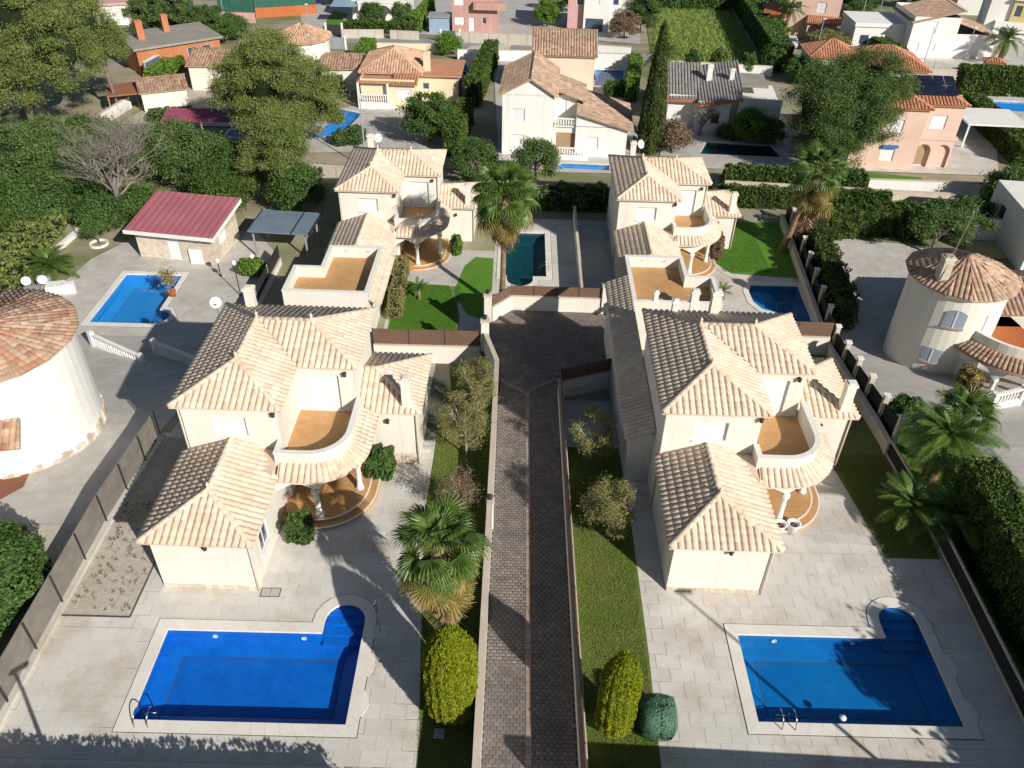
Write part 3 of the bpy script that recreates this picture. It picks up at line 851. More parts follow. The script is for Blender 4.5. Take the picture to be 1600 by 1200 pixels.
    def cap(s, a, b, r=.12, lift=.05):
        """row of round ridge tiles from a (low) to b (high)"""
        a, b = Vector(a), Vector(b)
        d = b - a; L = d.length; d.normalize()
        side = d.cross(Vector((0, 0, 1))).normalized(); up = side.cross(d)
        k = max(1, round(L / .38))
        for i in range(k):
            p0 = a + d * (L * i / k); p1 = a + d * (L * (i + 1.12) / k)
            ring = []
            for (p, rr) in ((p0, r * 1.12), (p1, r * .92)):
                for q in range(7):
                    an = math.pi * q / 6
                    ring.append(p + side * (rr * math.cos(an)) + up * (rr * .85 * math.sin(an) + lift - .02))
            for q in range(7):
                an = math.pi * q / 6
                ring.append(p0 + side * (r * .9 * math.cos(an)) + up * (r * .68 * math.sin(an) + lift - .05))
            Fc = [(q + 1, q, 7 + q, 7 + q + 1) for q in range(6)] + [(q, q + 1, 14 + q + 1, 14 + q) for q in range(6)]
            s._put(np.array([tuple(v) for v in ring]), np.array(Fc))
    def fan(s, frames):
        """tiles placed one by one: (position, eave direction, upslope direction, width factor)"""
        for p, e, u, w in frames:
            nrm = e.cross(u).normalized()
            M3 = np.array([[e.x, u.x, nrm.x], [e.y, u.y, nrm.y], [e.z, u.z, nrm.z]])
            s._put((TV * np.array((w, 1, 1))) @ M3.T + np.array(p), TF)
    def done(s, undmat=None):
        roof = s.und.build(s.name, undmat or s.m, s.root)
        me = tile_mesh_for(s.m) if s.singles else None
        for p, ro in s.singles:
            link('tile', me, roof, p, ro)
        if s.acc_v:
            o = link('roof_tiles', npmesh('roof_tiles', np.concatenate(s.acc_v), np.concatenate(s.acc_f), s.m), roof)
            tag(o, kind='stuff')
        return roof

# ------------------------------------------------------------------ facades with real openings
def facade(mb, p0, p1, z0, z1, ops=(), depth=.16):
    """wall face from p0 to p1 (left to right seen from outside), ops = (u0,u1,za,zb) with reveals"""
    p0, p1 = Vector((p0[0], p0[1], 0)), Vector((p1[0], p1[1], 0))
    d = p1 - p0; W = d.length; d.normalize()
    inn = Vector((-d.y, d.x, 0))
    us = sorted({0.0, W, *[o[0] for o in ops], *[o[1] for o in ops]})
    zs = sorted({z0, z1, *[o[2] for o in ops], *[o[3] for o in ops]})
    def pt(u, z, k=0.0): return p0 + d * u + inn * k + Vector((0, 0, z))
    for a, b in zip(us, us[1:]):
        for c, e in zip(zs, zs[1:]):
            m = ((a + b) / 2, (c + e) / 2)
            if any(o[0] < m[0] < o[1] and o[2] < m[1] < o[3] for o in ops): continue
            mb.add([pt(a, c), pt(b, c), pt(b, e), pt(a, e)], [(0, 1, 2, 3)])
    for (a, b, c, e) in ops:
        q = [pt(a, c), pt(b, c), pt(b, e), pt(a, e)] + [pt(a, c, depth), pt(b, c, depth), pt(b, e, depth), pt(a, e, depth)]
        mb.add(q, [(0, 4, 5, 1), (1, 5, 6, 2), (2, 6, 7, 3), (3, 7, 4, 0)])
def window(root, p0, p1, op, depth=.16, pane='shutter', frame='paint', name='window', sill=True, bars=0):
    p0, p1 = Vector((p0[0], p0[1], 0)), Vector((p1[0], p1[1], 0))
    d = (p1 - p0).normalized(); inn = Vector((-d.y, d.x, 0))
    a, b, c, e = op
    org = p0 + d * a
    rz = math.atan2(d.y, d.x)
    W, f = b - a, .06
    k = depth
    mb = MB()
    q = .004
    mb.box(q, f, k - .06, k, c + q, e - q).box(W - f, W - q, k - .06, k, c + q, e - q).box(f, W - f, k - .06, k, e - f, e - q).box(f, W - f, k - .06, k, c + q, c + f)
    for i in range(bars):
        x = W * (i + 1) / (bars + 1)
        mb.box(x - .025, x + .025, k - .055, k, c + f, e - f)
    if sill: mb.box(-.06, W + .06, -.06, -.002, c - .06, c + .012)
    w = mb.build(name, MT[frame], root, loc=org, rz=rz)
    MB().box(.02, W - .02, k - .028, k - .012, c + .02, e - .02).build('shutter' if pane == 'shutter' else 'pane', MT[pane], w)
    return w
def wall_lamp(root, x, y, z, rz=0.0):
    mb = MB().box(-.05, .05, -.02, .02, -.08, .08)
    mb.lathe([(.02, -.12), (.09, -.1), (.09, .04), (.12, .06), (.03, .14)], (0, -.13, 0), 10)
    return mb.build('wall_lamp', MT['darkmetal'], root, loc=(x, y - .02, z), rz=rz)
def finial(root, x, y, z):
    return MB().lathe([(.1, -.05), (.1, .04), (.045, .07), (.085, .16), (.085, .2), (.03, .28), (.0, .34)], (0, 0, 0), 10).build('finial', MT['tile'], root, smooth=True, loc=(x, y, z))
def chimney(root, x, y, z0, z1, w=.46, m='cream', name='chimney'):
    mb = MB().box(-w / 2, w / 2, -w / 2, w / 2, z0, z1 - .14).box(-w / 2 - .05, w / 2 + .05, -w / 2 - .05, w / 2 + .05, z1 - .14, z1)
    mb.box(-w / 2 + .06, w / 2 - .06, -w / 2 + .06, w / 2 - .06, z1 + .002, z1 + .06)
    return mb.build(name, MT[m], root, loc=(x, y, 0), bevel=.015)
def dish(loc, aim, label, r=.42, pole=.9):
    root = empty('satellite_dish', loc, 0, label, 'satellite dish')
    MB().tube([(0, 0, 0), (0, 0, pole)], .025, 8).build('mast', MT['metal'], root)
    prof = [(0, 0), (r * .4, .02), (r * .75, .07), (r, .13), (r * .98, .14), (r * .73, .085), (r * .38, .035), (0, .02)]
    o = MB().lathe(prof, (0, 0, 0), 20).build('reflector', MT['paint'], root, smooth=True, loc=(0, 0, pole))
    o.rotation_euler = aim
    arm = MB().tube([(0, -r * .8, .1), (0, -r * .3, .42)], .012, 6).box(-.04, .04, -r * .3 - .04, -r * .3 + .04, .4, .5).build('feed_arm', MT['darkmetal'], root, loc=(0, 0, pole))
    arm.rotation_euler = aim
    return root

# ------------------------------------------------------------------ the four villas
def arc_path(off, n=9):
    """balcony edge: west return, front, round corner, east side; shifted outwards by off"""
    r = 1.8 + off
    pts = [(4.25, 4.4 - off), (5.0, 4.4 - off)]
    pts += [(5.6 + r * math.sin(a), 6.2 - r * math.cos(a)) for a in [math.pi / 2 * k / n for k in range(n + 1)]]
    pts += [(7.4 + off, 7.2), (7.4 + off, 8.58)]
    return pts
def strip_solid(mb, A, B, z0, z1):
    """solid between two equally long paths A (outer) and B (inner); z0, z1 lists or numbers"""
    n = len(A)
    Z0 = z0 if isinstance(z0, list) else [z0] * n
    Z1 = z1 if isinstance(z1, list) else [z1] * n
    vs = []
    for i in range(n):
        vs += [(*A[i], Z0[i]), (*A[i], Z1[i]), (*B[i], Z1[i]), (*B[i], Z0[i])]
    fs = []
    for i in range(n - 1):
        a, b = 4 * i, 4 * i + 4
        fs += [(a, b, b + 1, a + 1), (a + 1, b + 1, b + 2, a + 2), (a + 2, b + 2, b + 3, a + 3), (a + 3, b + 3, b, a)]
    fs += [(0, 1, 2, 3), (4 * n - 1, 4 * n - 2, 4 * n - 3, 4 * n - 4)]
    mb.add(vs, fs)
def villa(label, org, rz, kind, single=0):
    root = empty('villa', org, rz, label, 'villa', 'four matching cream villas')
    front = kind in 'AB'
    E1, RS = 3.15, .35
    E2 = 5.95
    W = MB()
    g0 = -.9
    # ground floor shells
    ya = 0.0 if front else .1
    win_e = (1.2, 2.3, .9, 2.1)
    facade(W, (0, ya), (4.1, ya), g0, E1 + .02)
    facade(W, (4.1, ya), (4.1, 5.35), g0, E1 + .02, [win_e] if front else [], .12)
    facade(W, (4.3, 5.35), (4.3, 8.6), g0, E2)
    facade(W, (4.3, 8.6), (7.1, 8.6), g0, 3.0, [(.5, 1.6, .3, 2.4)])
    upw = (1.35, 2.85, 4.12, 5.2)
    upd = (.6, 2.1, 3.1, 5.25)
    facade(W, (0, 5.35), (4.3, 5.35), 3.0, E2, [upw])
    facade(W, (4.3, 8.6), (7.1, 8.6), 3.0, E2, [upd])
    facade(W, (7.1, 8.6), (7.1, 13.15), g0, E2)
    facade(W, (7.1, 13.15), (0, 13.15), g0, E2)
    facade(W, (0, 13.15), (0, ya), g0, E1 + .02)
    facade(W, (0, 13.15), (0, 5.35), E1, E2)
    facade(W, (4.1, 5.35), (4.3, 5.35), g0, 3.0)
    # wing
    facade(W, (7.1, 8.8), (9.95, 8.8), g0, E1 + .02)
    facade(W, (9.95, 8.8), (9.95, 13.15), g0, E1 + .02)
    facade(W, (9.95, 13.15), (7.1, 13.15), g0, E1 + .02)
    W.build('wall', MT['cream'], root)
    window(root, (0, 5.35), (4.3, 5.35), upw)
    window(root, (4.3, 8.6), (7.1, 8.6), upd, name='balcony_door', sill=False)
    window(root, (4.3, 8.6), (7.1, 8.6), (.5, 1.6, .3, 2.4), name='porch_door', sill=False, pane='wood')
    if front: window(root, (4.1, ya), (4.1, 5.35), win_e, .12, pane='glass', bars=1)
    # stone plinth pieces
    if front:
        plm = MT['basecream']
        u = 0.0
        while u < 4.1:
            w = min(random.uniform(.18, .38), 4.1 - u)
            MB().box(u + .006, u + w - .006, -.035 - random.uniform(0, .012), .0, g0, .2 + random.uniform(0, .08)).build('plinth_stone', plm, root)
            u += w
        MB().box(7.12, 9.99, 8.765, 8.8, g0, .22).build('plinth', plm, root)
    # roofs -----------------------------------------------------------
    R_ = Roof(root, MT['tile'], single)
    rz2 = E2 + 2.5 * .37
    rx, ry = 2.15, 10.87
    ex = 4.825
    rza = E1 + 2.35 * RS
    if front:
        R_.plane([(-.3, -.3, E1), (4.4, -.3, E1), (2.05, 2.05, rza)])
        R_.plane([(-.3, 5.35, E1), (-.3, -.3, E1), (2.05, 2.05, rza), (2.05, 5.35, rza)])
        zz = lambda x: E1 + (4.4 - x) * RS
        R_.plane([(4.4, -.3, E1), (4.4, 3.75, E1), (3.2, 5.35, zz(3.2)), (2.05, 5.35, rza), (2.05, 2.05, rza)])
        R_.cap((-.3, -.3, E1), (2.05, 2.05, rza)); R_.cap((4.4, -.3, E1), (2.05, 2.05, rza)); R_.cap((2.05, 2.05, rza), (2.05, 5.35, rza))
        finial(root, 2.05, 2.05, rza + .1)
    else:
        R_.plane([(-.3, 5.35, E1), (-.3, .2, E1), (2.05, .2, rza), (2.05, 5.35, rza)])
        zz = lambda x: E1 + (4.4 - x) * RS
        R_.plane([(4.4, .2, E1), (4.4, 3.75, E1), (3.2, 5.35, zz(3.2)), (2.05, 5.35, rza), (2.05, .2, rza)])
        R_.cap((2.05, .2, rza), (2.05, 5.35, rza))
    # front hip of the upper roof next, then the rest
    R_.plane([(-.3, 5.05, E2), (4.6, 5.05, E2), (rx, 7.5, rz2)])
    R_.plane([(4.6, 5.05, E2), (4.6, 8.3, E2), (rx, ry, rz2), (rx, 7.5, rz2)])
    R_.plane([(4.6, 8.3, E2), (7.4, 8.3, E2), (ex, ry, rz2), (rx, ry, rz2)])
    R_.plane([(-.3, 13.45, E2), (-.3, 5.05, E2), (rx, 7.5, rz2), (rx, ry, rz2)])
    R_.plane([(7.4, 8.3, E2), (7.4, 13.45, E2), (ex, ry, rz2)])
    R_.plane([(7.4, 13.45, E2), (-.3, 13.45, E2), (rx, ry, rz2), (ex, ry, rz2)])
    for a, b in (((-.3, 5.05, E2), (rx, 7.5, rz2)), ((4.6, 5.05, E2), (rx, 7.5, rz2)), ((rx, 7.5, rz2), (rx, ry, rz2)), ((rx, ry, rz2), (ex, ry, rz2)),
                 ((7.4, 8.3, E2), (ex, ry, rz2)), ((7.4, 13.45, E2), (ex, ry, rz2)), ((-.3, 13.45, E2), (rx, ry, rz2))):
        R_.cap(a, b)
    for x, y in ((rx, 7.5), (rx, ry), (ex, ry)): finial(root, x, y, rz2 + .1)
    # wing roof
    wz = E1 + 2.475 * RS
    R_.plane([(7.1, 8.5, E1), (10.25, 8.5, E1), (7.775, 10.97, wz), (7.1, 10.97, wz)])
    R_.plane([(10.25, 8.5, E1), (10.25, 13.45, E1), (7.775, 10.97, wz)])
    R_.plane([(10.25, 13.45, E1), (7.1, 13.45, E1), (7.1, 10.97, wz), (7.775, 10.97, wz)])
    R_.cap((10.25, 8.5, E1), (7.775, 10.97, wz)); R_.cap((10.25, 13.45, E1), (7.775, 10.97, wz)); R_.cap((7.1, 10.97, wz), (7.775, 10.97, wz))
    # skirt of tiles round the balcony
    fr = []
    path = [Vector(p) for p in arc_path(.8, 24)]
    path[0] = Vector((4.35, 3.6))
    seg = []
    tot = 0
    for a, b in zip(path, path[1:]):
        seg.append((tot, a, b)); tot += (b - a).length
    k = round(tot / .30)
    for i in range(k):
        s_ = (i + .5) / k * tot
        for t0, a, b in seg:
            if t0 <= s_ <= t0 + (b - a).length + 1e-6:
                p = a + (b - a) * ((s_ - t0) / (b - a).length); d = (b - a).normalized(); break
        inn = Vector((-d.y, d.x, 0))
        u = (inn * .82 + Vector((0, 0, .42))).normalized()
        e = Vector((d.x, d.y, 0))
        arc = p.x > 5.7 and p.y < 6.3
        for c_ in range(3):
            base = Vector((p.x, p.y, 2.98)) + u * (c_ * .31 - .02)
            fr.append((base, e, u, (1.03 - (.13 * c_ if arc else 0))))
    R_.fan(fr)
    o1, o0 = arc_path(.8, 9), arc_path(.0, 9)
    o1[0], o0[0] = (4.35, 3.6), (4.35, 4.4)
    strip_solid(R_.und, o1, o0, [2.88] * len(o1), [2.95] * len(o1))
    vs = [(*p, 2.95) for p in o1] + [(*p, 3.36) for p in o0]
    n = len(o1)
    R_.und.add(vs, [(i, i + 1, n + i + 1, n + i) for i in range(n - 1)])
    strips = []
    if kind == 'C':     # tile strip along the east side of the roof terrace
        R_.plane([(4.75, -6.3, 3.05), (4.75, .2, 3.05), (3.95, .2, 3.5), (3.95, -6.3, 3.5)])
    if kind == 'D':
        R_.plane([(-.6, .2, 3.05), (-.6, -6.2, 3.05), (.08, -6.2, 3.45), (.08, .2, 3.45)])
    if kind == 'B':     # low wing on the west side
        R_.plane([(-1.4, 22, 2.6), (-1.4, 7.0, 2.6), (-.02, 7.0, 3.2), (-.02, 22, 3.2)])
    R_.done()
    MB().prism([(3.1, 5.34), (3.1, 4.3), (4.22, 3.62), (4.22, 5.34)], 2.8, 3.4).build('valley_flashing', MT['tile'], root)
    # balcony -----------------------------------------------------------
    pa, pb = arc_path(.0, 9), arc_path(-.2, 9)
    pa = [(4.2, 5.34), (4.2, 4.4)] + pa[1:]
    pb = [(4.4, 5.34), (4.4, 4.6)] + pb[1:]
    mb = MB(); strip_solid(mb, pa, pb, 2.9, 3.96)
    mb.build('balcony_parapet', MT['cream'], root)
    ca, cb_ = arc_path(.03, 9), arc_path(-.23, 9)
    ca = [(4.17, 5.33), (4.17, 4.37)] + ca[1:]; cb_ = [(4.43, 5.33), (4.43, 4.63)] + cb_[1:]
    mb = MB(); strip_solid(mb, ca, cb_, 3.962, 4.02)
    mb.build('parapet_coping', MT['greyc'] if False else MT['white'], root)
    fl = [(4.3, 8.598), (4.3, 4.5)] + arc_path(-.1, 9)[1:]
    MB().prism(fl, 2.96, 3.05).build('balcony_floor', MT['terracotta'], root)
    # porch: beam with arches, columns, floor and step
    cols = [(5.86, 4.22), (7.45, 6.1)]
    ba, bb = arc_path(.2, 16), arc_path(-.06, 16)
    ba[0], bb[0] = (4.1, 4.2), (4.1, 4.46)
    zb = []
    cp = [(4.1, 4.3), cols[0], cols[1], (7.5, 8.6)]
    for a, b in zip(ba, bb):
        m_ = ((a[0] + b[0]) / 2, (a[1] + b[1]) / 2)
        dmin = min(math.hypot(m_[0] - c[0], m_[1] - c[1]) for c in cp)
        zb.append(1.85 + .62 * min(1.0, math.sqrt(max(0, dmin - .1) / .95)) if dmin > .1 else 1.85)
    mb = MB(); strip_solid(mb, ba, bb, zb, 2.9)
    mb.build('porch_arch', MT['cream'], root)
    for (x, y) in cols:
        MB().lathe([(.2, .3), (.2, .42), (.15, .46), (.135, .8), (.12, 1.6), (.13, 1.7), (.2, 1.82), (.2, 1.95)], (x, y, 0), 14).build('column', MT['white'], root, smooth=True)
    fo = arc_path(.5, 12); fo = [(4.1, 3.9)] + fo[1:-1] + [(7.9, 8.6)]
    MB().prism([(4.1, 8.6)] + fo, -.5, .30).build('porch_floor', MT['terracotta'], root)
    so = arc_path(.88, 12); so = [(5.0, 3.52)] + so[2:-1]
    so2 = arc_path(.502, 12); so2 = [(5.0, 3.9)] + so2[2:-1]
    mb = MB(); strip_solid(mb, so, so2, -.5, .15)
    mb.build('porch_step', MT['terracotta'], root)
    for k_, (of, zz_) in enumerate(((.53, .305), (.91, .155))):
        A_, B_ = arc_path(of, 12)[2:-1], arc_path(of - .07, 12)[2:-1]
        mb = MB(); strip_solid(mb, A_, B_, zz_ - .03, zz_)
        mb.build('step_nosing', MT['white'], root)
    # roof-top fittings
    for x_, y_, zt_ in ((9.99, 8.72, 3.05), (-.05, 5.28, 5.8), (4.14, -.06, 3.05) if front else (7.16, 8.52, 5.8)):
        MB().tube([(x_, y_, zt_), (x_, y_, g0)], .045, 8).build('downpipe', MT['cap'], root, smooth=True)
    chimney(root, 9.55, 9.0, 3.1, 4.95)
    wall_lamp(root, 2.35, ya, 2.78) if front else None
    wall_lamp(root, 6.75, 8.6, 5.45); wall_lamp(root, 8.55, 8.8, 2.45); wall_lamp(root, 4.2, 5.35, 5.55)
    if kind == 'A': chimney(root, 1.1, 13.2, 5.6, 7.2)
    if kind == 'B':
        chimney(root, 3.3, 13.2, 5.8, 7.4); chimney(root, 1.3, 13.35, 5.6, 6.7, .3, 'white', 'vent_turret')
        mb = MB()
        facade(mb, (-1.15, 7.3), (0, 7.3), -3, 2.7); facade(mb, (-1.15, 22), (-1.15, 7.3), -5, 2.7)
        mb.build('side_wing_wall', MT['cream'], root)
    if kind == 'C': chimney(root, 1.2, 13.0, 5.6, 7.3)
    if kind == 'D': chimney(root, 1.6, 13.2, 5.6, 7.3)
    # roof terraces of the back villas
    if kind in 'CD':
        if kind == 'C': out = [(3.95, .1), (.15, .1), (.15, -2.9), (-1.75, -2.9), (-1.75, -6.3), (3.95, -6.3)]
        else: out = [(4.2, .1), (.08, .1), (.08, -6.2), (6.0, -6.2), (6.0, -2.6), (4.2, -2.6)]
        n = len(out)
        inn = grow(out[::-1], -.22)[::-1] if False else None
        ccw = out
        area = sum(ccw[i][0] * ccw[(i + 1) % n][1] - ccw[(i + 1) % n][0] * ccw[i][1] for i in range(n))
        if area < 0: ccw = out[::-1]
        inner = grow(ccw, -.22)
        mb = MB()
        for i in range(n):
            a, b = ccw[i], ccw[(i + 1) % n]
            facade(mb, a, b, g0 - .5, 2.9)
        mb.build('terrace_wall', MT['cream'], root)
        mb = MB()
        A2, B2 = ccw + [ccw[0]], inner + [inner[0]]
        strip_solid(mb, A2, B2, 2.9, 3.88)
        mb.build('terrace_parapet', MT['cream'], root)
        mb = MB()
        A3, B3 = grow(ccw, .03), grow(ccw, -.25)
        strip_solid(mb, A3 + [A3[0]], B3 + [B3[0]], 3.882, 3.93)
        mb.build('terrace_coping', MT['white'], root)
        MB().prism(grow(ccw, -.12), 3.0, 3.1).build('terrace_floor', MT['terracotta'], root)
        MB().prism([(.1, .1), (4.2, .1), (2.05, .1), (.1, .1)][:3] if False else [(.15, .1), (3.95, .1), (3.95, .22), (.15, .22)], 3.0, [3.9, 3.3 + .62, 3.3 + .62, 3.9]).build('gable_wall', MT['cream'], root)
        if kind == 'D':
            chimney(root, 4.1, -6.0, 3.0, 4.75, .5, 'white'); chimney(root, 1.55, -6.0, 3.0, 4.6, .28, 'white', 'vent_turret')
        for x in (1.3, 2.9): MB().box(x - .1, x + .1, -.145, -.118, 3.6, 3.66).build('drain_slot', MT['greyc'], root)
    return root
VA = (-14.85, 22.6, 0.0); VB = (6.97, 23.05, 0.0); VC = (-13.6, 52.9, -3.5); VD = (7.85, 52.55, -3.5)
villa('front left villa with curved balcony beside the sunlit patio', VA, R(-.9), 'A', 290)
villa('front right villa with curved balcony beside the driveway lawn', VB, R(-.5), 'B', 290)
villa('back left villa with an L-shaped roof terrace behind the bright lawn', VC, R(-.8), 'C', 0)
villa('back right villa with a stepped roof terrace behind the driveway end', VD, R(-.3), 'D', 0)
dish((-15.6, 36.3, 5.0), (R(60), 0, R(20)), 'white satellite dish on the front left villa roof edge', .3)
dish((-11.6, 66.2, 2.5), (R(65), 0, R(-10)), 'white satellite dish behind the back left villa roof', .36)
dish((10.1, 66.0, 2.6), (R(65), 0, R(40)), 'white satellite dish behind the back right villa chimney', .36)
# ------------------------------------------------------------------ walls, fences, gates
def run_wall(name, label, pts, zb, h, w=.22, m='cream', capm='cap', cap=True, group='garden walls', panel=None, ph=0.0, post=None, cat='wall', step=2.4, capw=.06, poststep=None, postw=.2, postm='cream', panoff=0.0, rail=None):
    """masonry wall along pts; zb(x,y) gives its foot; optional panels between posts on top"""
    pts = [(p[0], p[1]) for p in pts]
    root = empty(name, (pts[0][0], pts[0][1], zb(*pts[0])), 0, label, cat, group)
    ox, oy, oz = root.location
    body, capb, railb = MB(), MB(), MB()
    for a, b in zip(pts, pts[1:]):
        L = math.hypot(b[0] - a[0], b[1] - a[1]); k = max(1, round(L / step))
        d = ((b[0] - a[0]) / L, (b[1] - a[1]) / L); nx, ny = -d[1], d[0]
        for i in range(k):
            p = [(a[0] + (b[0] - a[0]) * t - ox, a[1] + (b[1] - a[1]) * t - oy) for t in (i / k, (i + 1) / k)]
            z = [zb(q[0] + ox, q[1] + oy) - oz for q in p]
            def quad(ww): return [(p[0][0] - nx * ww, p[0][1] - ny * ww), (p[1][0] - nx * ww, p[1][1] - ny * ww), (p[1][0] + nx * ww, p[1][1] + ny * ww), (p[0][0] + nx * ww, p[0][1] + ny * ww)]
            zz = [z[0], z[1], z[1], z[0]]
            body.prism(quad(w / 2), [v - 1.2 for v in zz], [v + h for v in zz])
            if cap: capb.prism(quad(w / 2 + .03), [v + h + .002 for v in zz], [v + h + capw for v in zz])
            top = h + (capw if cap else 0)
            if panel:
                mm = MB()
                q4 = [(x + (nx * panoff), y + ny * panoff) for x, y in quad(.025)]
                mm.prism(q4, [v + top + .02 for v in zz], [v + top + ph for v in zz])
                mm.build('panel', MT[panel], root)
            if rail: railb.prism(quad(.05), [v + top + ph - .06 for v in zz], [v + top + ph + .03 for v in zz])
            if post and i % 1 == 0:
                pm = MB().box(p[0][0] - .03, p[0][0] + .03, p[0][1] - .03, p[0][1] + .03, z[0], z[0] + top + ph + .04)
                pm.build('post', MT[post], root)
    body.build('masonry', MT[m], root)
    if rail: railb.build('top_rail', MT[rail], root)
    if cap: capb.build('capping', MT[capm], root)
    return root
def pillar(label, x, y, zb, h, w=.5, m='cream', lamp=True, group='gate pillars'):
    root = empty('gate_pillar', (x, y, zb), 0, label, 'pillar', group)
    MB().box(-w / 2, w / 2, -w / 2, w / 2, -1.0, h).build('shaft', MT[m], root, bevel=.02)
    MB().box(-w / 2 - .05, w / 2 + .05, -w / 2 - .05, w / 2 + .05, h + .002, h + .09).build('capstone', MT['cap'], root, bevel=.015)
    if lamp:
        MB().lathe([(.05, 0), (.05, .06), (.12, .1), (.13, .26), (.16, .28), (.02, .38)], (0, 0, h + .09), 10).build('lantern', MT['darkmetal'], root)
    return root
ZD = lambda x, y: TD(y)
ZT = lambda x, y: T(y)
run_wall('driveway_wall', 'cream capped wall along the left side of the driveway', [(-.88, 8), (-.9, 33), (-.95, 40), (-1.75, 43.1)], lambda x, y: TD(y) + .5 * max(0, min(1, (40 - y) / 6)), 1.4)
run_wall('driveway_wall', 'low wall with dark brown panels along the right side of the driveway', [(2.88, 8), (2.85, 38.7)], ZD, .95, panel='brownfence', ph=.62, post='darkmetal', panoff=.0)
pillar('small white pillar halfway along the left driveway wall', -.9, 27.2, TD(27), 1.75, .34, 'white')
run_wall('gate_wall', 'oblique cream wall with dark brown panels at the right of the turning place', [(2.9, 38.8), (6.05, 40.15)], ZD, .75, panel='brownfence', ph=.9, post='darkmetal', step=1.7)
pillar('cream gate pillar at the right end of the oblique wall, nearest the front right villa', 6.3, 40.3, TD(40.3), 2.2)
pillar('cream gate pillar at the left of the turning place, beside the brown panel fence', -1.8, 43.4, TD(43.4), 2.2)
pillar('cream gate pillar at the left end of the white end wall', -1.75, 46.8, TD(46.8), 2.2)
pillar('cream gate pillar at the right end of the white end wall', 6.3, 48.6, TD(48.6), 2.2)
run_wall('end_wall', 'white wall with brown panels closing the end of the turning place', [(-1.5, 47.0), (-.2, 48.7), (6.0, 48.6)], ZD, 1.15, m='cream', panel='brownfence', ph=.75, post='darkmetal', step=1.6)
run_wall('garden_wall', 'white wall with brown panels between the left front villa and its neighbour behind', [(-9.0, 43.35), (-2.1, 43.35)], lambda x, y: -2.5, 1.05, panel='brownfence', ph=1.15, post='darkmetal')
run_wall('garden_wall', 'cream wall with brown panels behind the right front villa', [(14.6, 46.45), (21.5, 46.3)], lambda x, y: -3.1, 1.1, panel='brownfence', ph=1.1, post='darkmetal')
run_wall('garden_wall', 'thin pale wall between the dark green pool deck and the shaded passage', [(5.0, 49.0), (5.05, 66)], ZT, 1.3, w=.16)
run_wall('boundary_wall', 'long pale boundary wall with posts and black screens on the far right of the back plots', [(20.3, 33), (21.45, 44), (23.4, 66.5)], ZT, .75, w=.26, m='cap')
run_wall('boundary_wall', 'low pale boundary wall along the right edge of the right front patio', [(19.75, 10), (20.3, 33)], ZT, .1, w=.08, m='cap', panel='blackfence', ph=.85, post='darkmetal', rail='cap')
for i in range(13):
    y = 34 + i * 2.6
    r0 = empty('fence_bay', (20.55 + (y - 33) * .0925 + .35, y, T(y)), R(-5.3), '%s black screen bay with pale post from the front, right boundary' % ('first second third fourth fifth sixth seventh eighth ninth tenth eleventh twelfth thirteenth'.split()[i]), 'fence', 'black screens along the right boundary')
    MB().box(-.14, .14, -.14, .14, -.3, 1.95).build('post', MT['cap'], r0)
    MB().box(-.19, .19, -.19, .19, 1.952, 2.02).build('capstone', MT['white'], r0)
    MB().prism([(-.02, .15), (.02, .15), (.02, 2.44), (-.02, 2.44)], [.05, .05, .05 + T(y + 2.44) - T(y), .05 + T(y + 2.44) - T(y)], [1.5, 1.5, 1.5 + T(y + 2.44) - T(y), 1.5 + T(y + 2.44) - T(y)]).build('screen', MT['blackfence'], r0)
# left screen fence
run_wall('screen_fence', 'grey reed screen fence on a low white wall along the left front plot', [(-18.75, 10), (-18.75, 33)], ZT, .16, w=.3, m='patio', capm='patio', panel='reed', ph=1.6, post='darkmetal', cat='fence', group='fences', panoff=.1)
run_wall('retaining_wall', 'dark wall beside the grey terrace behind the left villa', [(-18.8, 41), (-18.6, 57)], ZT, .5, w=.25, m='white', capm='cap', panel='darkmetal', ph=1.1, post='paint', step=3.2, cat='fence', group='fences')
# balustrades
def balustrade(label, a, b, z, h=.85, n=None, m='white', wall=.0, group='white balustrades'):
    L = math.hypot(b[0] - a[0], b[1] - a[1]); rz = math.atan2(b[1] - a[1], b[0] - a[0])
    root = empty('balustrade', (a[0], a[1], z), rz, label, 'balustrade', group)
    if wall: MB().box(0, L, -.14, .14, -.4, wall).build('plinth', MT[m], root)
    MB().box(0, L, -.1, .1, wall + .002, wall + .1).build('bottom_rail', MT[m], root)
    MB().box(0, L, -.12, .12, wall + h - .12, wall + h).build('top_rail', MT[m], root)
    for x in (0, L): MB().box(x - .16, x + .16, -.16, .16, -.4, wall + h + .12).build('end_post', MT[m], root)
    me = MB().lathe([(.06, 0), (.04, .05), (.085, .2), (.05, .42), (.045, .5), (.06, .6)], (0, 0, 0), 8).mesh('baluster', MT[m], True)
    n = n or int(L / .24)
    for i in range(n):
        link('baluster', me, root, (L * (i + .5) / n, 0, wall + .1), None, (1, 1, (h - .22) / .6))
    return root
p = atT(148, 541); q = atT(222, 566)
balustrade('white balustrade beside the white tower house at the left', p, q, p.z, .8, wall=.25)
p = atT(246, 553); q = atT(318, 575)
balustrade('white balustrade in the shade beside the left villa roof', p, q, p.z, .8, wall=.25)
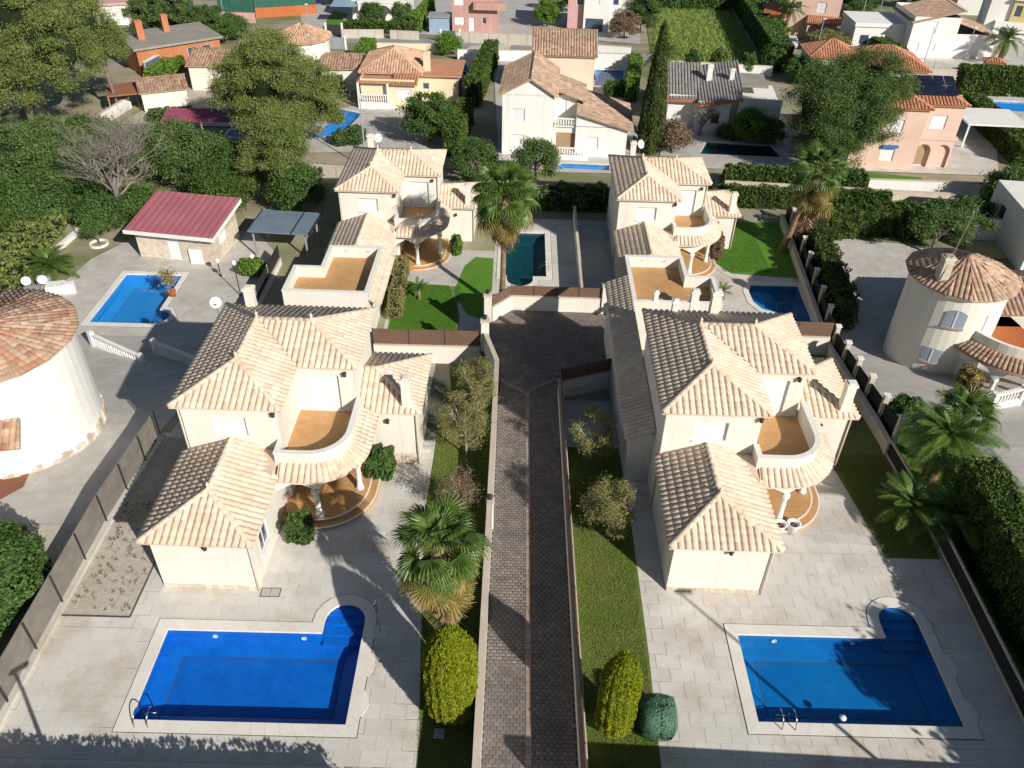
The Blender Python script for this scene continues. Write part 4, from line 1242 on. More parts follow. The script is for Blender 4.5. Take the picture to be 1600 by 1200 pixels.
# ------------------------------------------------------------------ plants
def leaf_mesh(name, P, size, m, N=None, aspect=.55, bias=.6, up=None):
    """one small diamond per point; N = preferred normals"""
    n = len(P)
    nr = RNG.normal(size=(n, 3)); nr /= np.linalg.norm(nr, axis=1, keepdims=True)
    if N is not None:
        nr = nr * (1 - bias) + N * bias
        nr /= np.linalg.norm(nr, axis=1, keepdims=True) + 1e-9
    a = RNG.normal(size=(n, 3))
    if up is not None: a = a * (1 - up) + np.array((0, 0, 2.0)) * up
    u = np.cross(nr, a); u /= np.linalg.norm(u, axis=1, keepdims=True) + 1e-9
    v = np.cross(u, nr)
    s = (size * RNG.uniform(.6, 1.35, size=n))[:, None]
    V = np.stack([P + v * s, P + u * s * aspect, P - v * s, P - u * s * aspect], axis=1).reshape(-1, 3)
    Fc = np.arange(n * 4).reshape(n, 4)
    return npmesh(name, V, Fc, m)
def sphere_pts(n, shell=.55):
    d = RNG.normal(size=(n, 3)); d /= np.linalg.norm(d, axis=1, keepdims=True)
    r = (shell ** 3 + (1 - shell ** 3) * RNG.uniform(size=n)) ** (1 / 3)
    return d, r
def limbs(mb, base, top, r0, targets, r1=.04, seg=7):
    b, t = Vector(base), Vector(top)
    mid = b.lerp(t, .5) + Vector((random.uniform(-.1, .1), random.uniform(-.1, .1), 0))
    mb.tube([b, mid, t], [r0, r0 * .75, r0 * .55], seg)
    for q in targets:
        q = Vector(q)
        s = b.lerp(t, random.uniform(.55, 1.0))
        m_ = s.lerp(q, .5) + Vector((random.uniform(-.15, .15), random.uniform(-.15, .15), random.uniform(0, .25)))
        mb.tube([s, m_, q], [r0 * .4, r0 * .25, r1], 5, False)
def tree(name, label, base, crowns, nleaf, size, m, bark='bark', r0=.18, clump=.5, nclump=40, group='garden trees', cat='tree', bias=.45, trunk_top=None, aspect=.5, twig=None, core=0.0):
    """crowns: (dx,dy,z,rx,ry,rz) ellipsoids above base; foliage gathers in clumps on them"""
    base = Vector(base)
    root = empty(name, base, random.uniform(0, 6), label, cat, group)
    root.rotation_euler = (0, 0, 0)
    vol = np.array([c[3] * c[4] + c[3] * c[5] for c in crowns]); vol = vol / vol.sum()
    Ps, Ns, tg = [], [], []
    nleaf = int(nleaf * 2.7); size = size * .66
    for c, w in zip(crowns, vol):
        k = max(3, int(nclump * w))
        d, r = sphere_pts(k, .78)
        d[:, 2] = np.where(d[:, 2] < -.7, -d[:, 2] * .5, d[:, 2])
        cen = np.array(c[:3]) + d * r[:, None] * np.array(c[3:6])
        per = max(6, int(nleaf * w / k))
        for ce, dd in zip(cen, d):
            cl = clump * random.uniform(.65, 1.3)
            q = RNG.normal(size=(per, 3)) * np.array((cl, cl, cl * .62)) * .6
            Ps.append(ce + q)
            nn = q / (np.linalg.norm(q, axis=1, keepdims=True) + 1e-6) * .6 + dd * .6 + np.array((0, 0, .25))
            Ns.append(nn / (np.linalg.norm(nn, axis=1, keepdims=True) + 1e-9))
            if random.random() < .5: tg.append(tuple(ce))
    P, N = np.concatenate(Ps), np.concatenate(Ns)
    ok = P[:, 2] > .05
    link('crown', leaf_mesh('crown', P[ok], size, m, N[ok], aspect, bias), root)
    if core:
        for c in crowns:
            o = MB().lathe([(.02, -1)] + [(math.cos(math.pi * k / 8 - math.pi / 2), math.sin(math.pi * k / 8 - math.pi / 2)) for k in range(1, 8)] + [(.02, 1)], (0, 0, 0), 12).build('inner_filler', MT['core'], root, smooth=True, loc=c[:3])  # solid ellipsoid, not branches: closes gaps, its dark colour paints crown shade
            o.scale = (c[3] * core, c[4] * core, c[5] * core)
    mb = MB()
    c0 = crowns[0]
    top = trunk_top or (c0[0] * .7, c0[1] * .7, c0[2])
    limbs(mb, (0, 0, -.15), top, r0, tg[:26])
    mb.build('trunk', MT[bark], root, smooth=True)
    return root
def shrub(label, base, rx, ry, h, n, size, m='shrub', name='shrub', group='garden shrubs', cat='shrub', square=0.0, core='core', bias=.5, lump=.16):
    """dense rounded or clipped plant resting on the ground"""
    root = empty(name, base, 0, label, cat, group)
    d, r = sphere_pts(n, .86)
    if square:
        dd = np.sign(d) * np.abs(d) ** (1 - square)
        dd /= np.maximum(np.abs(dd).max(axis=1, keepdims=True), 1e-6) ** square * np.linalg.norm(dd, axis=1, keepdims=True) ** (1 - square)
    else: dd = d
    ph = RNG.uniform(0, 6, 6)
    lum = 1 + lump * (np.sin(d[:, 0] * 5 + ph[0]) * np.sin(d[:, 1] * 5 + ph[1]) + .6 * np.sin(d[:, 2] * 8 + ph[2] + d[:, 0] * 4))
    P = dd * (r * lum)[:, None] * np.array((rx, ry, h / 2)) + np.array((0, 0, h / 2))
    P[:, 2] = np.maximum(P[:, 2], .03)
    link('foliage', leaf_mesh('foliage', P, size, MT[m], d, .5, bias), root)
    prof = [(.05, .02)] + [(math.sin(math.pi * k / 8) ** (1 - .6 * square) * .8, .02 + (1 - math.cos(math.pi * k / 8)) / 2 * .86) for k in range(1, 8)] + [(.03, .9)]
    o = MB().lathe(prof, (0, 0, 0), 14).build('inner_filler', MT[core], root, smooth=True)  # solid filler body behind the leaves; mostly dark, painting the inner shade
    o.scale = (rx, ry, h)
    return root
def hedge(label, a, b, w, h, z, m='hedge', dens=170, size=.085, group='clipped hedges', name='hedge', cat='hedge', z2=None, wob=.12, core='core'):
    """clipped hedge along a-b"""
    L = math.hypot(b[0] - a[0], b[1] - a[1]); rz = math.atan2(b[1] - a[1], b[0] - a[0])
    root = empty(name, (a[0], a[1], z), rz, label, cat, group)
    dz = (z2 - z) if z2 is not None else 0.0
    Ps, Ns = [], []
    for (area, fn, nrm) in ((L * w, lambda n: np.stack([RNG.uniform(0, L, n), RNG.uniform(-w / 2, w / 2, n), np.full(n, h)], 1), (0, 0, 1)),
                            (L * h, lambda n: np.stack([RNG.uniform(0, L, n), np.full(n, -w / 2), RNG.uniform(0, h, n)], 1), (0, -1, 0)),
                            (L * h, lambda n: np.stack([RNG.uniform(0, L, n), np.full(n, w / 2), RNG.uniform(0, h, n)], 1), (0, 1, 0)),
                            (w * h, lambda n: np.stack([np.full(n, 0.0), RNG.uniform(-w / 2, w / 2, n), RNG.uniform(0, h, n)], 1), (-1, 0, 0)),
                            (w * h, lambda n: np.stack([np.full(n, L), RNG.uniform(-w / 2, w / 2, n), RNG.uniform(0, h, n)], 1), (1, 0, 0))):
        n = int(area * dens) + 4
        P = fn(n); N = np.tile(np.array(nrm, float), (n, 1))
        lump = wob * (np.sin(P[:, 0] * 2.1 + 1) * np.sin(P[:, 2] * 2.3 + P[:, 1]) + np.sin(P[:, 0] * 5.3 + P[:, 2] * 3) * .5) + RNG.normal(size=n) * .05 - .03
        P = P + N * lump[:, None]
        P[:, 2] += dz * P[:, 0] / L
        Ps.append(P); Ns.append(N)
    link('foliage', leaf_mesh('foliage', np.concatenate(Ps), size, MT[m], np.concatenate(Ns), .5, .35), root)
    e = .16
    MB().prism([(e, -w / 2 + e), (L - e, -w / 2 + e), (L - e, w / 2 - e), (e, w / 2 - e)], [.0, dz, dz, .0], [h - e, h - e + dz, h - e + dz, h - e]).build('inner_filler', MT[core], root)  # solid box inside the hedge, coloured dark as its inner shade
    return root
def columnar(label, base, r, h, n, size, m, core, name='conifer', lean=(0, 0), group='columnar conifers', taper=.55, stems=9, flat=0.0):
    root = empty(name, base, 0, label, 'conifer', group)
    z = RNG.uniform(0, 1, n) ** .9
    def R_(t): return r * np.minimum(1.0, (t / .26 + .42)) * np.clip((1 - t) / taper, 0, 1) ** .55
    an = RNG.uniform(0, 2 * math.pi, n)
    lum = 1 + .05 * np.sin(an * stems + z * 3) + .04 * np.sin(z * 26 + an * 3) + RNG.normal(size=n) * .035
    rr = R_(z) * lum
    P = np.stack([rr * np.cos(an) + lean[0] * z, rr * np.sin(an) + lean[1] * z, z * h], 1)
    N = np.stack([np.cos(an), np.sin(an), np.full(n, .35)], 1); N /= np.linalg.norm(N, axis=1, keepdims=True)
    link('foliage', leaf_mesh('foliage', P, size, MT[m], N, .42, .45, up=.65), root)
    k2 = n // 22
    z2 = RNG.uniform(.55, 1.0, k2); a2 = RNG.uniform(0, 2 * math.pi, k2); r2 = R_(z2) * RNG.uniform(.5, 1.08, k2)
    P2 = np.stack([r2 * np.cos(a2) + lean[0] * z2, r2 * np.sin(a2) + lean[1] * z2, z2 * h + .05], 1)
    link('shoots', leaf_mesh('shoots', P2, size * 3.2, MT[m], None, .2, .3, up=.88), root)
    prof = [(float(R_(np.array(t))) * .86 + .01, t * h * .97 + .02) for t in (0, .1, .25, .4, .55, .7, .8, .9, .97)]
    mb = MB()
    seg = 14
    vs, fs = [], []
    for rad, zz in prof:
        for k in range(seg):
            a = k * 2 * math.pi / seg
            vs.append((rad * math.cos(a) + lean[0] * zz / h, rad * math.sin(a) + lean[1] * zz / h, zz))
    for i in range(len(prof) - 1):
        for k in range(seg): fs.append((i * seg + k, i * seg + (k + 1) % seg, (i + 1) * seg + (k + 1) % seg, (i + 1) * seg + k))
    mb.add(vs, fs).build('inner_filler', MT[core], root, smooth=True)  # solid core under the foliage, its darker colour painted as inner shade
    return root

# ---- palms: every frond is a piece of its own
def fan_frond(m, L=1.0, pet=1.0, droop=.35, nseg=22, spread=2.35, ragged=.15):
    V, Fc = [], []
    def q(*p):
        n = len(V); V.extend(p); Fc.append(tuple(range(n, n + 4)))
    w = .025
    q((0, -w, 0), (pet, -w * .6, .08), (pet, w * .6, .08), (0, w, 0))
    q((0, 0, w), (pet, 0, .08 + w), (pet, 0, .08 - w), (0, 0, -w))
    for k in range(nseg):
        a = -spread / 2 + spread * (k + .5) / nseg
        da = spread / nseg * .5
        l = L * (1 - .28 * abs(a) / (spread / 2)) * random.uniform(1 - ragged, 1 + ragged * .5)
        fold = .035 * (1 if k % 2 else -1)
        d = Vector((math.cos(a), math.sin(a), 0)); s = Vector((-d.y, d.x, 0))
        o = Vector((pet, 0, .08))
        p1 = o + d * l * .55; p2 = o + d * l * .85; p3 = o + d * l
        p1.z -= droop * .10 * l; p2.z -= droop * .38 * l; p3.z -= droop * 1.0 * l
        w1 = math.tan(da) * l * .55
        z = Vector((0, 0, fold))
        q(o, p1 - s * w1 + z, p1 + s * w1 - z, o)
        Fc.pop(); n = len(V) - 4; Fc.append((n, n + 1, n + 2, n + 2)); Fc.pop()
        V[n + 3] = p1
        Fc.append((n, n + 1, n + 3, n + 2))
        q(p1 - s * w1 + z, p2 - s * w1 * .7, p2 + s * w1 * .7, p1 + s * w1 - z)
        q(p2 - s * w1 * .6, p3 - s * .004, p3 + s * .004, p2 + s * w1 * .6)
    return npmesh('frond', np.array([tuple(v) for v in V]), np.array(Fc), m)
def feather_frond(m, L=2.4, arch=.55, n=34, leaf=.42, hang=.25):
    V, Fc = [], []
    def P(t): return Vector((L * t * (1 - .12 * t), 0, arch * L * (t * .75 - t * t * 1.05)))
    def q(*p):
        k = len(V); V.extend(p); Fc.append((k, k + 1, k + 2, k + 3))
    for i in range(8):
        a, b = P(i / 8), P((i + 1) / 8); w = .03 * (1 - i / 9)
        q(a - Vector((0, w, 0)), b - Vector((0, w * .85, 0)), b + Vector((0, w * .85, 0)), a + Vector((0, w, 0)))
    for i in range(n):
        t = .12 + .88 * (i + .5) / n
        p = P(t); d = (P(min(1, t + .03)) - P(t - .03)).normalized()
        l = leaf * (math.sin(math.pi * min(1, t * .9 + .08)) ** .6) * random.uniform(.85, 1.1)
        for s in (-1, 1):
            dirn = (d * .62 + Vector((0, s, .12))).normalized()
            e = p + dirn * l; e.z -= hang * l
            m_ = p + dirn * l * .5; m_.z += .01
            w = d * .022
            q(p - w, m_ - w * 1.1, m_ + w * 1.1, p + w)
            q(m_ - w * 1.1, e - w * .15, e + w * .15, m_ + w * 1.1)
    return npmesh('frond', np.array([tuple(v) for v in V]), np.array(Fc), m)
FAN = [fan_frond(MT['frond'], .85, .95, .50, 30, 3.7), fan_frond(MT['frond'], .9, 1.0, .75, 30, 3.4), fan_frond(MT['frond'], .8, .9, .4, 28, 3.6)]
FANY = [fan_frond(MT['frondy'], .9, .9, .6, 28, 3.0), fan_frond(MT['frondy'], .85, .85, .8, 26, 2.8)]
FAND = [fan_frond(MT['frondd'], .9, .5, .75, 16, 1.6, .3), fan_frond(MT['frondd'], .85, .45, .6, 14, 1.3, .3)]
FEA = [feather_frond(MT['frond']), feather_frond(MT['frond'], 2.3, .45, 32, .38), feather_frond(MT['frond'], 2.5, .7, 34, .45)]
FEAY = [feather_frond(MT['frondy'], 2.2, .35, 30, .36, .4)]
def put_frond(root, me, top, az, el, sc, roll=0.0):
    """az: compass angle, el: elevation of the leaf stalk above the horizon"""
    link('frond', me, root, top, (Matrix.Rotation(az, 3, 'Z') @ Matrix.Rotation(-el, 3, 'Y') @ Matrix.Rotation(roll, 3, 'X')).to_euler(), (sc,) * 3)
def fan_palm(label, base, top, sc=1.0, n=34, ny=8, nd=14, r0=.24, skirt=1.0, group='fan palms'):
    base = Vector(base); t = Vector(top) - base
    root = empty('fan_palm', base, 0, label, 'palm', group)
    pts = [Vector((0, 0, -.2)), t * .3 + Vector((.05, 0, 0)), t * .65, t]
    MB().tube(pts, [r0 * 1.35, r0, r0 * .9, r0 * .95], 12).build('trunk', MT['barkp'], root, smooth=True)
    ga = 2.39996
    for i in range(n):
        f = i / n
        el = R(84 - 116 * f ** .9) + random.uniform(-.12, .12)
        put_frond(root, random.choice(FAN), t + Vector((0, 0, .1 * (1 - f))), i * ga, el, sc * random.uniform(.88, 1.12) * (.72 + .28 * min(1, f * 3)), random.uniform(-.5, .5))
    for i in range(ny):
        f = i / max(1, ny)
        put_frond(root, random.choice(FANY), t - Vector((0, 0, .15 + .55 * skirt * f)), i * ga + .5 + random.uniform(-.3, .3), R(random.uniform(-66, -28)), sc * random.uniform(.9, 1.15), random.uniform(-.6, .6))
    for i in range(nd):
        f = i / max(1, nd)
        put_frond(root, random.choice(FAND), t - Vector((0, 0, .3 + f * 1.0 * skirt)), i * ga + random.uniform(-.3, .3), R(random.uniform(-82, -48)), sc * random.uniform(.95, 1.3), random.uniform(-.8, .8))
    return root
def date_palm(label, base, h, sc=1.0, n=34, r0=.28, name='date_palm', ny=4, group='feather palms', elmin=-35):
    root = empty(name, base, 0, label, 'palm', group)
    MB().tube([(0, 0, -.2), (0, 0, h * .5), (0, 0, h)], [r0 * 1.2, r0, r0 * 1.1], 12).build('trunk', MT['barkp'], root, smooth=True)
    ga = 2.39996
    for i in range(n):
        f = i / n
        put_frond(root, random.choice(FEA), (0, 0, h), i * ga, R(80 - (80 - elmin) * f ** .8) + random.uniform(-.1, .1), sc * random.uniform(.85, 1.1) * (.7 + .3 * min(1, 3 * f)), random.uniform(-.3, .3))
    for i in range(ny):
        put_frond(root, FEAY[0], (0, 0, h - .1), i * ga + .4, R(random.uniform(-55, -35)), sc * .9, random.uniform(-.3, .3))
    return root
def bare_tree(label, base, h, spread, n, group='bare trees', m='twig', levels=3, r0=.14):
    root = empty('bare_tree', base, 0, label, 'tree', group)
    mb, tw = MB(), MB()
    def grow_(p, d, l, r, lev):
        q = p + d * l
        (mb if lev > 1 else tw).tube([p, p.lerp(q, .5) + Vector((random.uniform(-.06, .06) * l, random.uniform(-.06, .06) * l, 0)), q], [r, r * .8, r * .6], 6 if lev > 1 else 3, False)
        if lev == 0: return
        k = n if lev == levels else random.randint(3, 5)
        for i in range(k):
            dd = (d * .8 + Vector((random.gauss(0, .55 * spread), random.gauss(0, .55 * spread), random.uniform(-.05, .5)))).normalized()
            grow_(p.lerp(q, random.uniform(.55, 1)), dd, l * random.uniform(.55, .85), r * .5, lev - 1)
    grow_(Vector((0, 0, -.1)), Vector((0, 0, 1)), h * .36, r0, levels)
    mb.build('trunk', MT[m], root, smooth=True)
    tw.build('twigs', MT[m], root)
    return root

# ---- plants of the front plots
def fan_top(base, px, py):
    """height of a crown sighted at (px,py) above a known foot"""
    d = _f * FPX + CR * (px - 800) - CU * (py - 600)
    t = (base.x * d.x + base.y * d.y) / (d.x * d.x + d.y * d.y)
    return CAM_H + d.z * t
b = Vector((-2.45, 19.6, 0))
fan_palm('fan palm with yellowing skirt beside the left front pool', b, (-2.5, 19.9, 6.3), 1.08, 28, 26, 54, .26, 2.5)
columnar('golden clipped conifer below the fan palm at the left driveway wall', (-1.95, 17.0, 0), .88, 5.2, 70000, .042, 'thuja', 'corey', taper=.26, stems=17)
columnar('golden clipped conifer on the lawn right of the driveway', (4.1, 16.5, 0), .66, 4.6, 52000, .042, 'thuja', 'corey', taper=.28, stems=15, lean=(.05, .1))
shrub('round bright green net-covered bush at the edge of the right patio', (5.7, 16.55, 0), .74, .74, 1.75, 16000, .04, 'net', square=.35, core='net', lump=.025, bias=.92)
def olive(label, x, y, z, h, r, m='olive', n=3600, lean=(0, 0), tw='barkw'):
    tree('olive_tree', label, (x, y, z), [(lean[0], lean[1], h * .66, r, r, h * .34), (lean[0] + r * .3, lean[1] - r * .2, h * .5, r * .7, r * .7, h * .25)], n, .085, MT[m], tw, .08, .3, 46, 'young olive trees', trunk_top=(lean[0] * .6, lean[1] * .6, h * .42), aspect=.28)
olive('olive tree farthest along the left driveway wall', -2.0, 36.0, -1.2, 4.0, 1.15)
olive('olive tree with white trunk, second along the left driveway wall', -2.3, 32.0, -.55, 4.2, 1.15, lean=(-.1, -.2))
olive('thin brownish olive with bare branches behind the fan palm', -2.3, 27.2, 0, 2.9, .8, 'dry', 1500, (-.2, 0))
olive('olive tree at the upper end of the right driveway lawn', 4.3, 32.0, -.6, 3.2, 1.15)
olive('olive tree with whitewashed trunk in the middle of the right driveway lawn', 4.6, 26.2, 0, 3.1, 1.15)
shrub('squarish clipped bush against the left villa wing', (-6.5, 29.9, -.15), .72, .68, 1.75, 5200, .075, 'shrub', square=.4, core='core')
shrub('clipped bush at the foot of the left villa porch', (-9.55, 25.5, 0), .62, .58, 1.5, 4200, .075, 'shrub', square=.4)
shrub('low tuft at the bottom of the right lawn', (4.3, 14.6, 0), .4, .4, .5, 900, .07, 'shrubb')
# right boundary: hedge, palms
hedge('tall dark clipped hedge along the right edge of the right front patio', (21.6, 9), (21.9, 28.5), 1.6, 3.5, 0, dens=190, size=.085)
date_palm('large feather palm with yellow lower fronds beside the right boundary', (21.5, 30.7, 0), 2.7, 1.12, 60, .34, ny=18, elmin=-48)
for k_ in range(1):
    fan_palm('fan palm crown merged behind the large feather palm', (22.7, 31.9, -.3), (22.7, 32.0, 3.1), 1.05, 26, 10, 16, .3, .6)
date_palm('low dark feather palm leaning over the shaded lawn', (19.2, 27.6, 0), .9, .95, 30, .25, elmin=-10, ny=0)
date_palm('dark feather palm against the hedge end', (20.9, 26.9, 0), .9, 1.05, 30, .25, elmin=-15, ny=0)
shrub('round shrub behind the right boundary wall', (22.6, 36.4, -1), 1.0, 1.0, 1.5, 3800, .09, 'shrub')
shrub('big bush behind the screen fence at the lower left corner', (-21.5, 21.6, 0), 2.0, 2.4, 3.0, 16000, .1, 'shrub', lump=.22)
hedge('row of bushes behind the left screen fence near the bottom', (-22.4, 12), (-21.5, 18.5), 2.2, 2.2, 0, dens=130, size=.1, wob=.3)
# street-side planting before the camera, whose shade falls across the bottom of the picture
hedge('tall street-side hedge in front of the left pool patio', (-30, 11.3), (-3.4, 11.1), 1.4, 3.0, 0, dens=110, size=.1, wob=.06)
run_wall('street_wall', 'white street wall in front of the right plot', [(3.2, 12.3), (24, 11.6)], ZT, 2.75, w=.3, m='white')
tree('street_tree', 'leafy street tree before the right pool', (25.6, 9.0, 0), [(.6, 0, 6.6, 3.0, 2.8, 2.6), (3.5, 1.0, 5.6, 2.8, 2.6, 2.4)], 16000, .26, MT['shrub'], 'bark', .2, .7, 40)
def street_pole(label, x, y, hh):
    root = empty('street_pole', (x, y, 0), 0, label, 'lamp post', 'street poles before the plots')
    MB().lathe([(.14, 0), (.1, .6), (.06, hh)], (0, 0, 0), 10).build('pole', MT['greyc'], root, smooth=True)
    MB().box(-.14, .6, -.12, .12, hh, hh + .14).build('lamp_head', MT['greyc'], root, bevel=.03)
street_pole('street pole in front of the left pool patio', -13.0, 10.9, 6.0)
street_pole('street pole in front of the right pool patio', 19.5, 8.7, 11.0)
def lamp_post(label, x, y, z, h, name='garden_lamp'):
    root = empty(name, (x, y, z), 0, label, 'lamp post', 'garden lamp posts')
    MB().lathe([(.09, 0), (.09, .1), (.04, .2), (.035, h - .1), (.06, h - .05)], (0, 0, 0), 10).build('pole', MT['darkmetal'], root, smooth=True)
    MB().lathe([(.06, h - .05), (.15, h + .05), (.19, h + .18), (.15, h + .32), (.05, h + .38)], (0, 0, 0), 12).build('globe', MT['paint'], root, smooth=True)
    return root
lamp_post('globe lamp post on the grey terrace behind the left villa', *atT(376, 462)[:], 2.6)
# ---- grass blades on the near lawns
def grass(label, poly_fn, n, m, h=.07):
    P = poly_fn(n)
    n = len(P)
    a = RNG.uniform(0, 2 * math.pi, n)
    u = np.stack([np.cos(a), np.sin(a), np.zeros(n)], 1) * .012
    hh = RNG.uniform(.5, 1.2, n)[:, None] * h
    tip = P + np.stack([RNG.normal(size=n) * .02, RNG.normal(size=n) * .02, np.zeros(n)], 1); tip[:, 2:] += hh
    V = np.stack([P - u, P + u, tip], 1).reshape(-1, 3)
    o = link('grass', npmesh('grass', V, np.arange(n * 3).reshape(n, 3), m))
    return tag(o, label, 'grass', None, 'stuff')
def rectpts(x0, x1, y0, y1):
    def f(n):
        P = np.stack([RNG.uniform(x0, x1, n), RNG.uniform(y0, y1, n), np.zeros(n)], 1)
        P[:, 2] = [T(y) + .015 for y in P[:, 1]]
        return P
    return f
grass('short mown grass on the right driveway lawn', rectpts(3.0, 5.75, 13.5, 33), 60000, MT['blade'])
grass('short mown grass on the left driveway lawn', lambda n: (lambda P: P[(P[:, 0] > -3.0 - (P[:, 1] - 14) * .08)])(rectpts(-4.0, -.9, 13.5, 33)(n)), 60000, MT['blade'])
grass('shaded grass beside the right front villa', rectpts(17.3, 19.9, 25.3, 33), 22000, MT['blade'])
grass('bright grass of the back left garden', rectpts(-8.8, -4.1, 47.7, 54.2), 26000, MT['bladeb'], .09)
grass('bright grass of the back right garden', rectpts(16.6, 20.5, 57.5, 66), 20000, MT['bladeb'], .09)
grass('rough grass behind the right boundary fence', rectpts(20.6, 26.5, 22, 36), 26000, MT['bladeb'], .12)
# ---- plants of the back plots
bp_ = Vector((-.95, 51.0, -3.5))
hC = fan_top(bp_, 790, 318)
fan_palm('tall slim fan palm in front of the dark green pool', bp_, (-.75, 51.2, hC + .6), 1.5, 34, 18, 34, .2, 1.7)
bE = Vector((19.2, 57.0, -3.5)); bE = at(1220, 392, -3.5)
fan_palm('leaning fan palm with a long dead skirt beside the right boundary', bE, (bE.x + 1.5, bE.y + .2, fan_top(bE, 1262, 270)), 1.35, 28, 16, 44, .24, 3.2)
pC = atT(655, 468)
date_palm('young palm in the middle of the bright back left lawn', pC, .9, .5, 18, .12, name='young_palm', ny=0, elmin=-5)
pC = atT(1128, 462)
date_palm('small cycad on the deck beside the back right villa', (pC.x, pC.y, -3.48), .25, .42, 16, .12, name='cycad', ny=0, elmin=5)
hedge('dry brown-green hedge along the wall of the back left villa', at(617, 500, -3.5), at(630, 425, -3.5), .9, 1.5, -3.5, m='olive', dens=160)
pC = at(714, 398, -3.5)
shrub('potted shrub beside the back left villa porch', pC, .5, .5, 1.8, 1500, .1, 'shrubb', name='potted_shrub')
shrub('dry climber beside the back right villa porch', at(1117, 405, -3.5), .5, .5, 2.3, 2400, .09, 'dry', square=.3)
shrub('flowering shrub under the blue pool terrace of the round tower house', atT(1510, 605), .8, .8, 1.4, 2200, .1, 'frondy')
tree('olive_tree', 'olive tree behind the round tower house', atT(1455, 398), [(0, 0, 2.6, 2.2, 1.8, 1.2), (2.4, .4, 2.4, 1.8, 1.5, 1.1)], 9000, .12, MT['olive'] if False else MT['pined'], 'bark', .2, .5, 50, 'garden trees')
hedge('bright clipped hedge with conifers behind the shaded yard', at(1262, 372, -3.5), at(1400, 362, -3.5), 1.6, 2.6, -3.5, dens=120, size=.12, wob=.2)
hedge('dark hedge at the back of the shaded yard', at(1402, 370, -3.5), at(1530, 360, -3.5), 1.8, 2.8, -3.5, m='shrub', dens=100, size=.12, wob=.2)
hedge('dark conifer hedge along the outside of the right boundary', (23.6, 49.5), (25.2, 65), 1.5, 2.4, -3.5, m='cypress', dens=120, size=.1, wob=.25)
hedge('shrub border behind the dark green pool', (-3.5, 68.6), (9.5, 68.8), 1.6, 2.0, -3.7, m='shrub', dens=90, size=.14, wob=.3)
hedge('dark clipped hedge behind the back right villa', (15.0, 70.5), (34, 70.0), 1.2, 2.0, -3.9, m='hedge', dens=90, size=.12)
tree('garden_tree', 'small leafy tree right of the back left villa', atT(742, 285), [(0, 0, 2.3, 1.9, 1.6, 1.8)], 5500, .14, MT['shrub'], 'bark', .15, .5, 40)
tree('garden_tree', 'yellow-green leafy tree behind the tall fan palm', atT(835, 290), [(0, 0, 2.6, 1.9, 1.6, 2.0)], 5500, .14, MT['pined'], 'bark', .15, .5, 40)
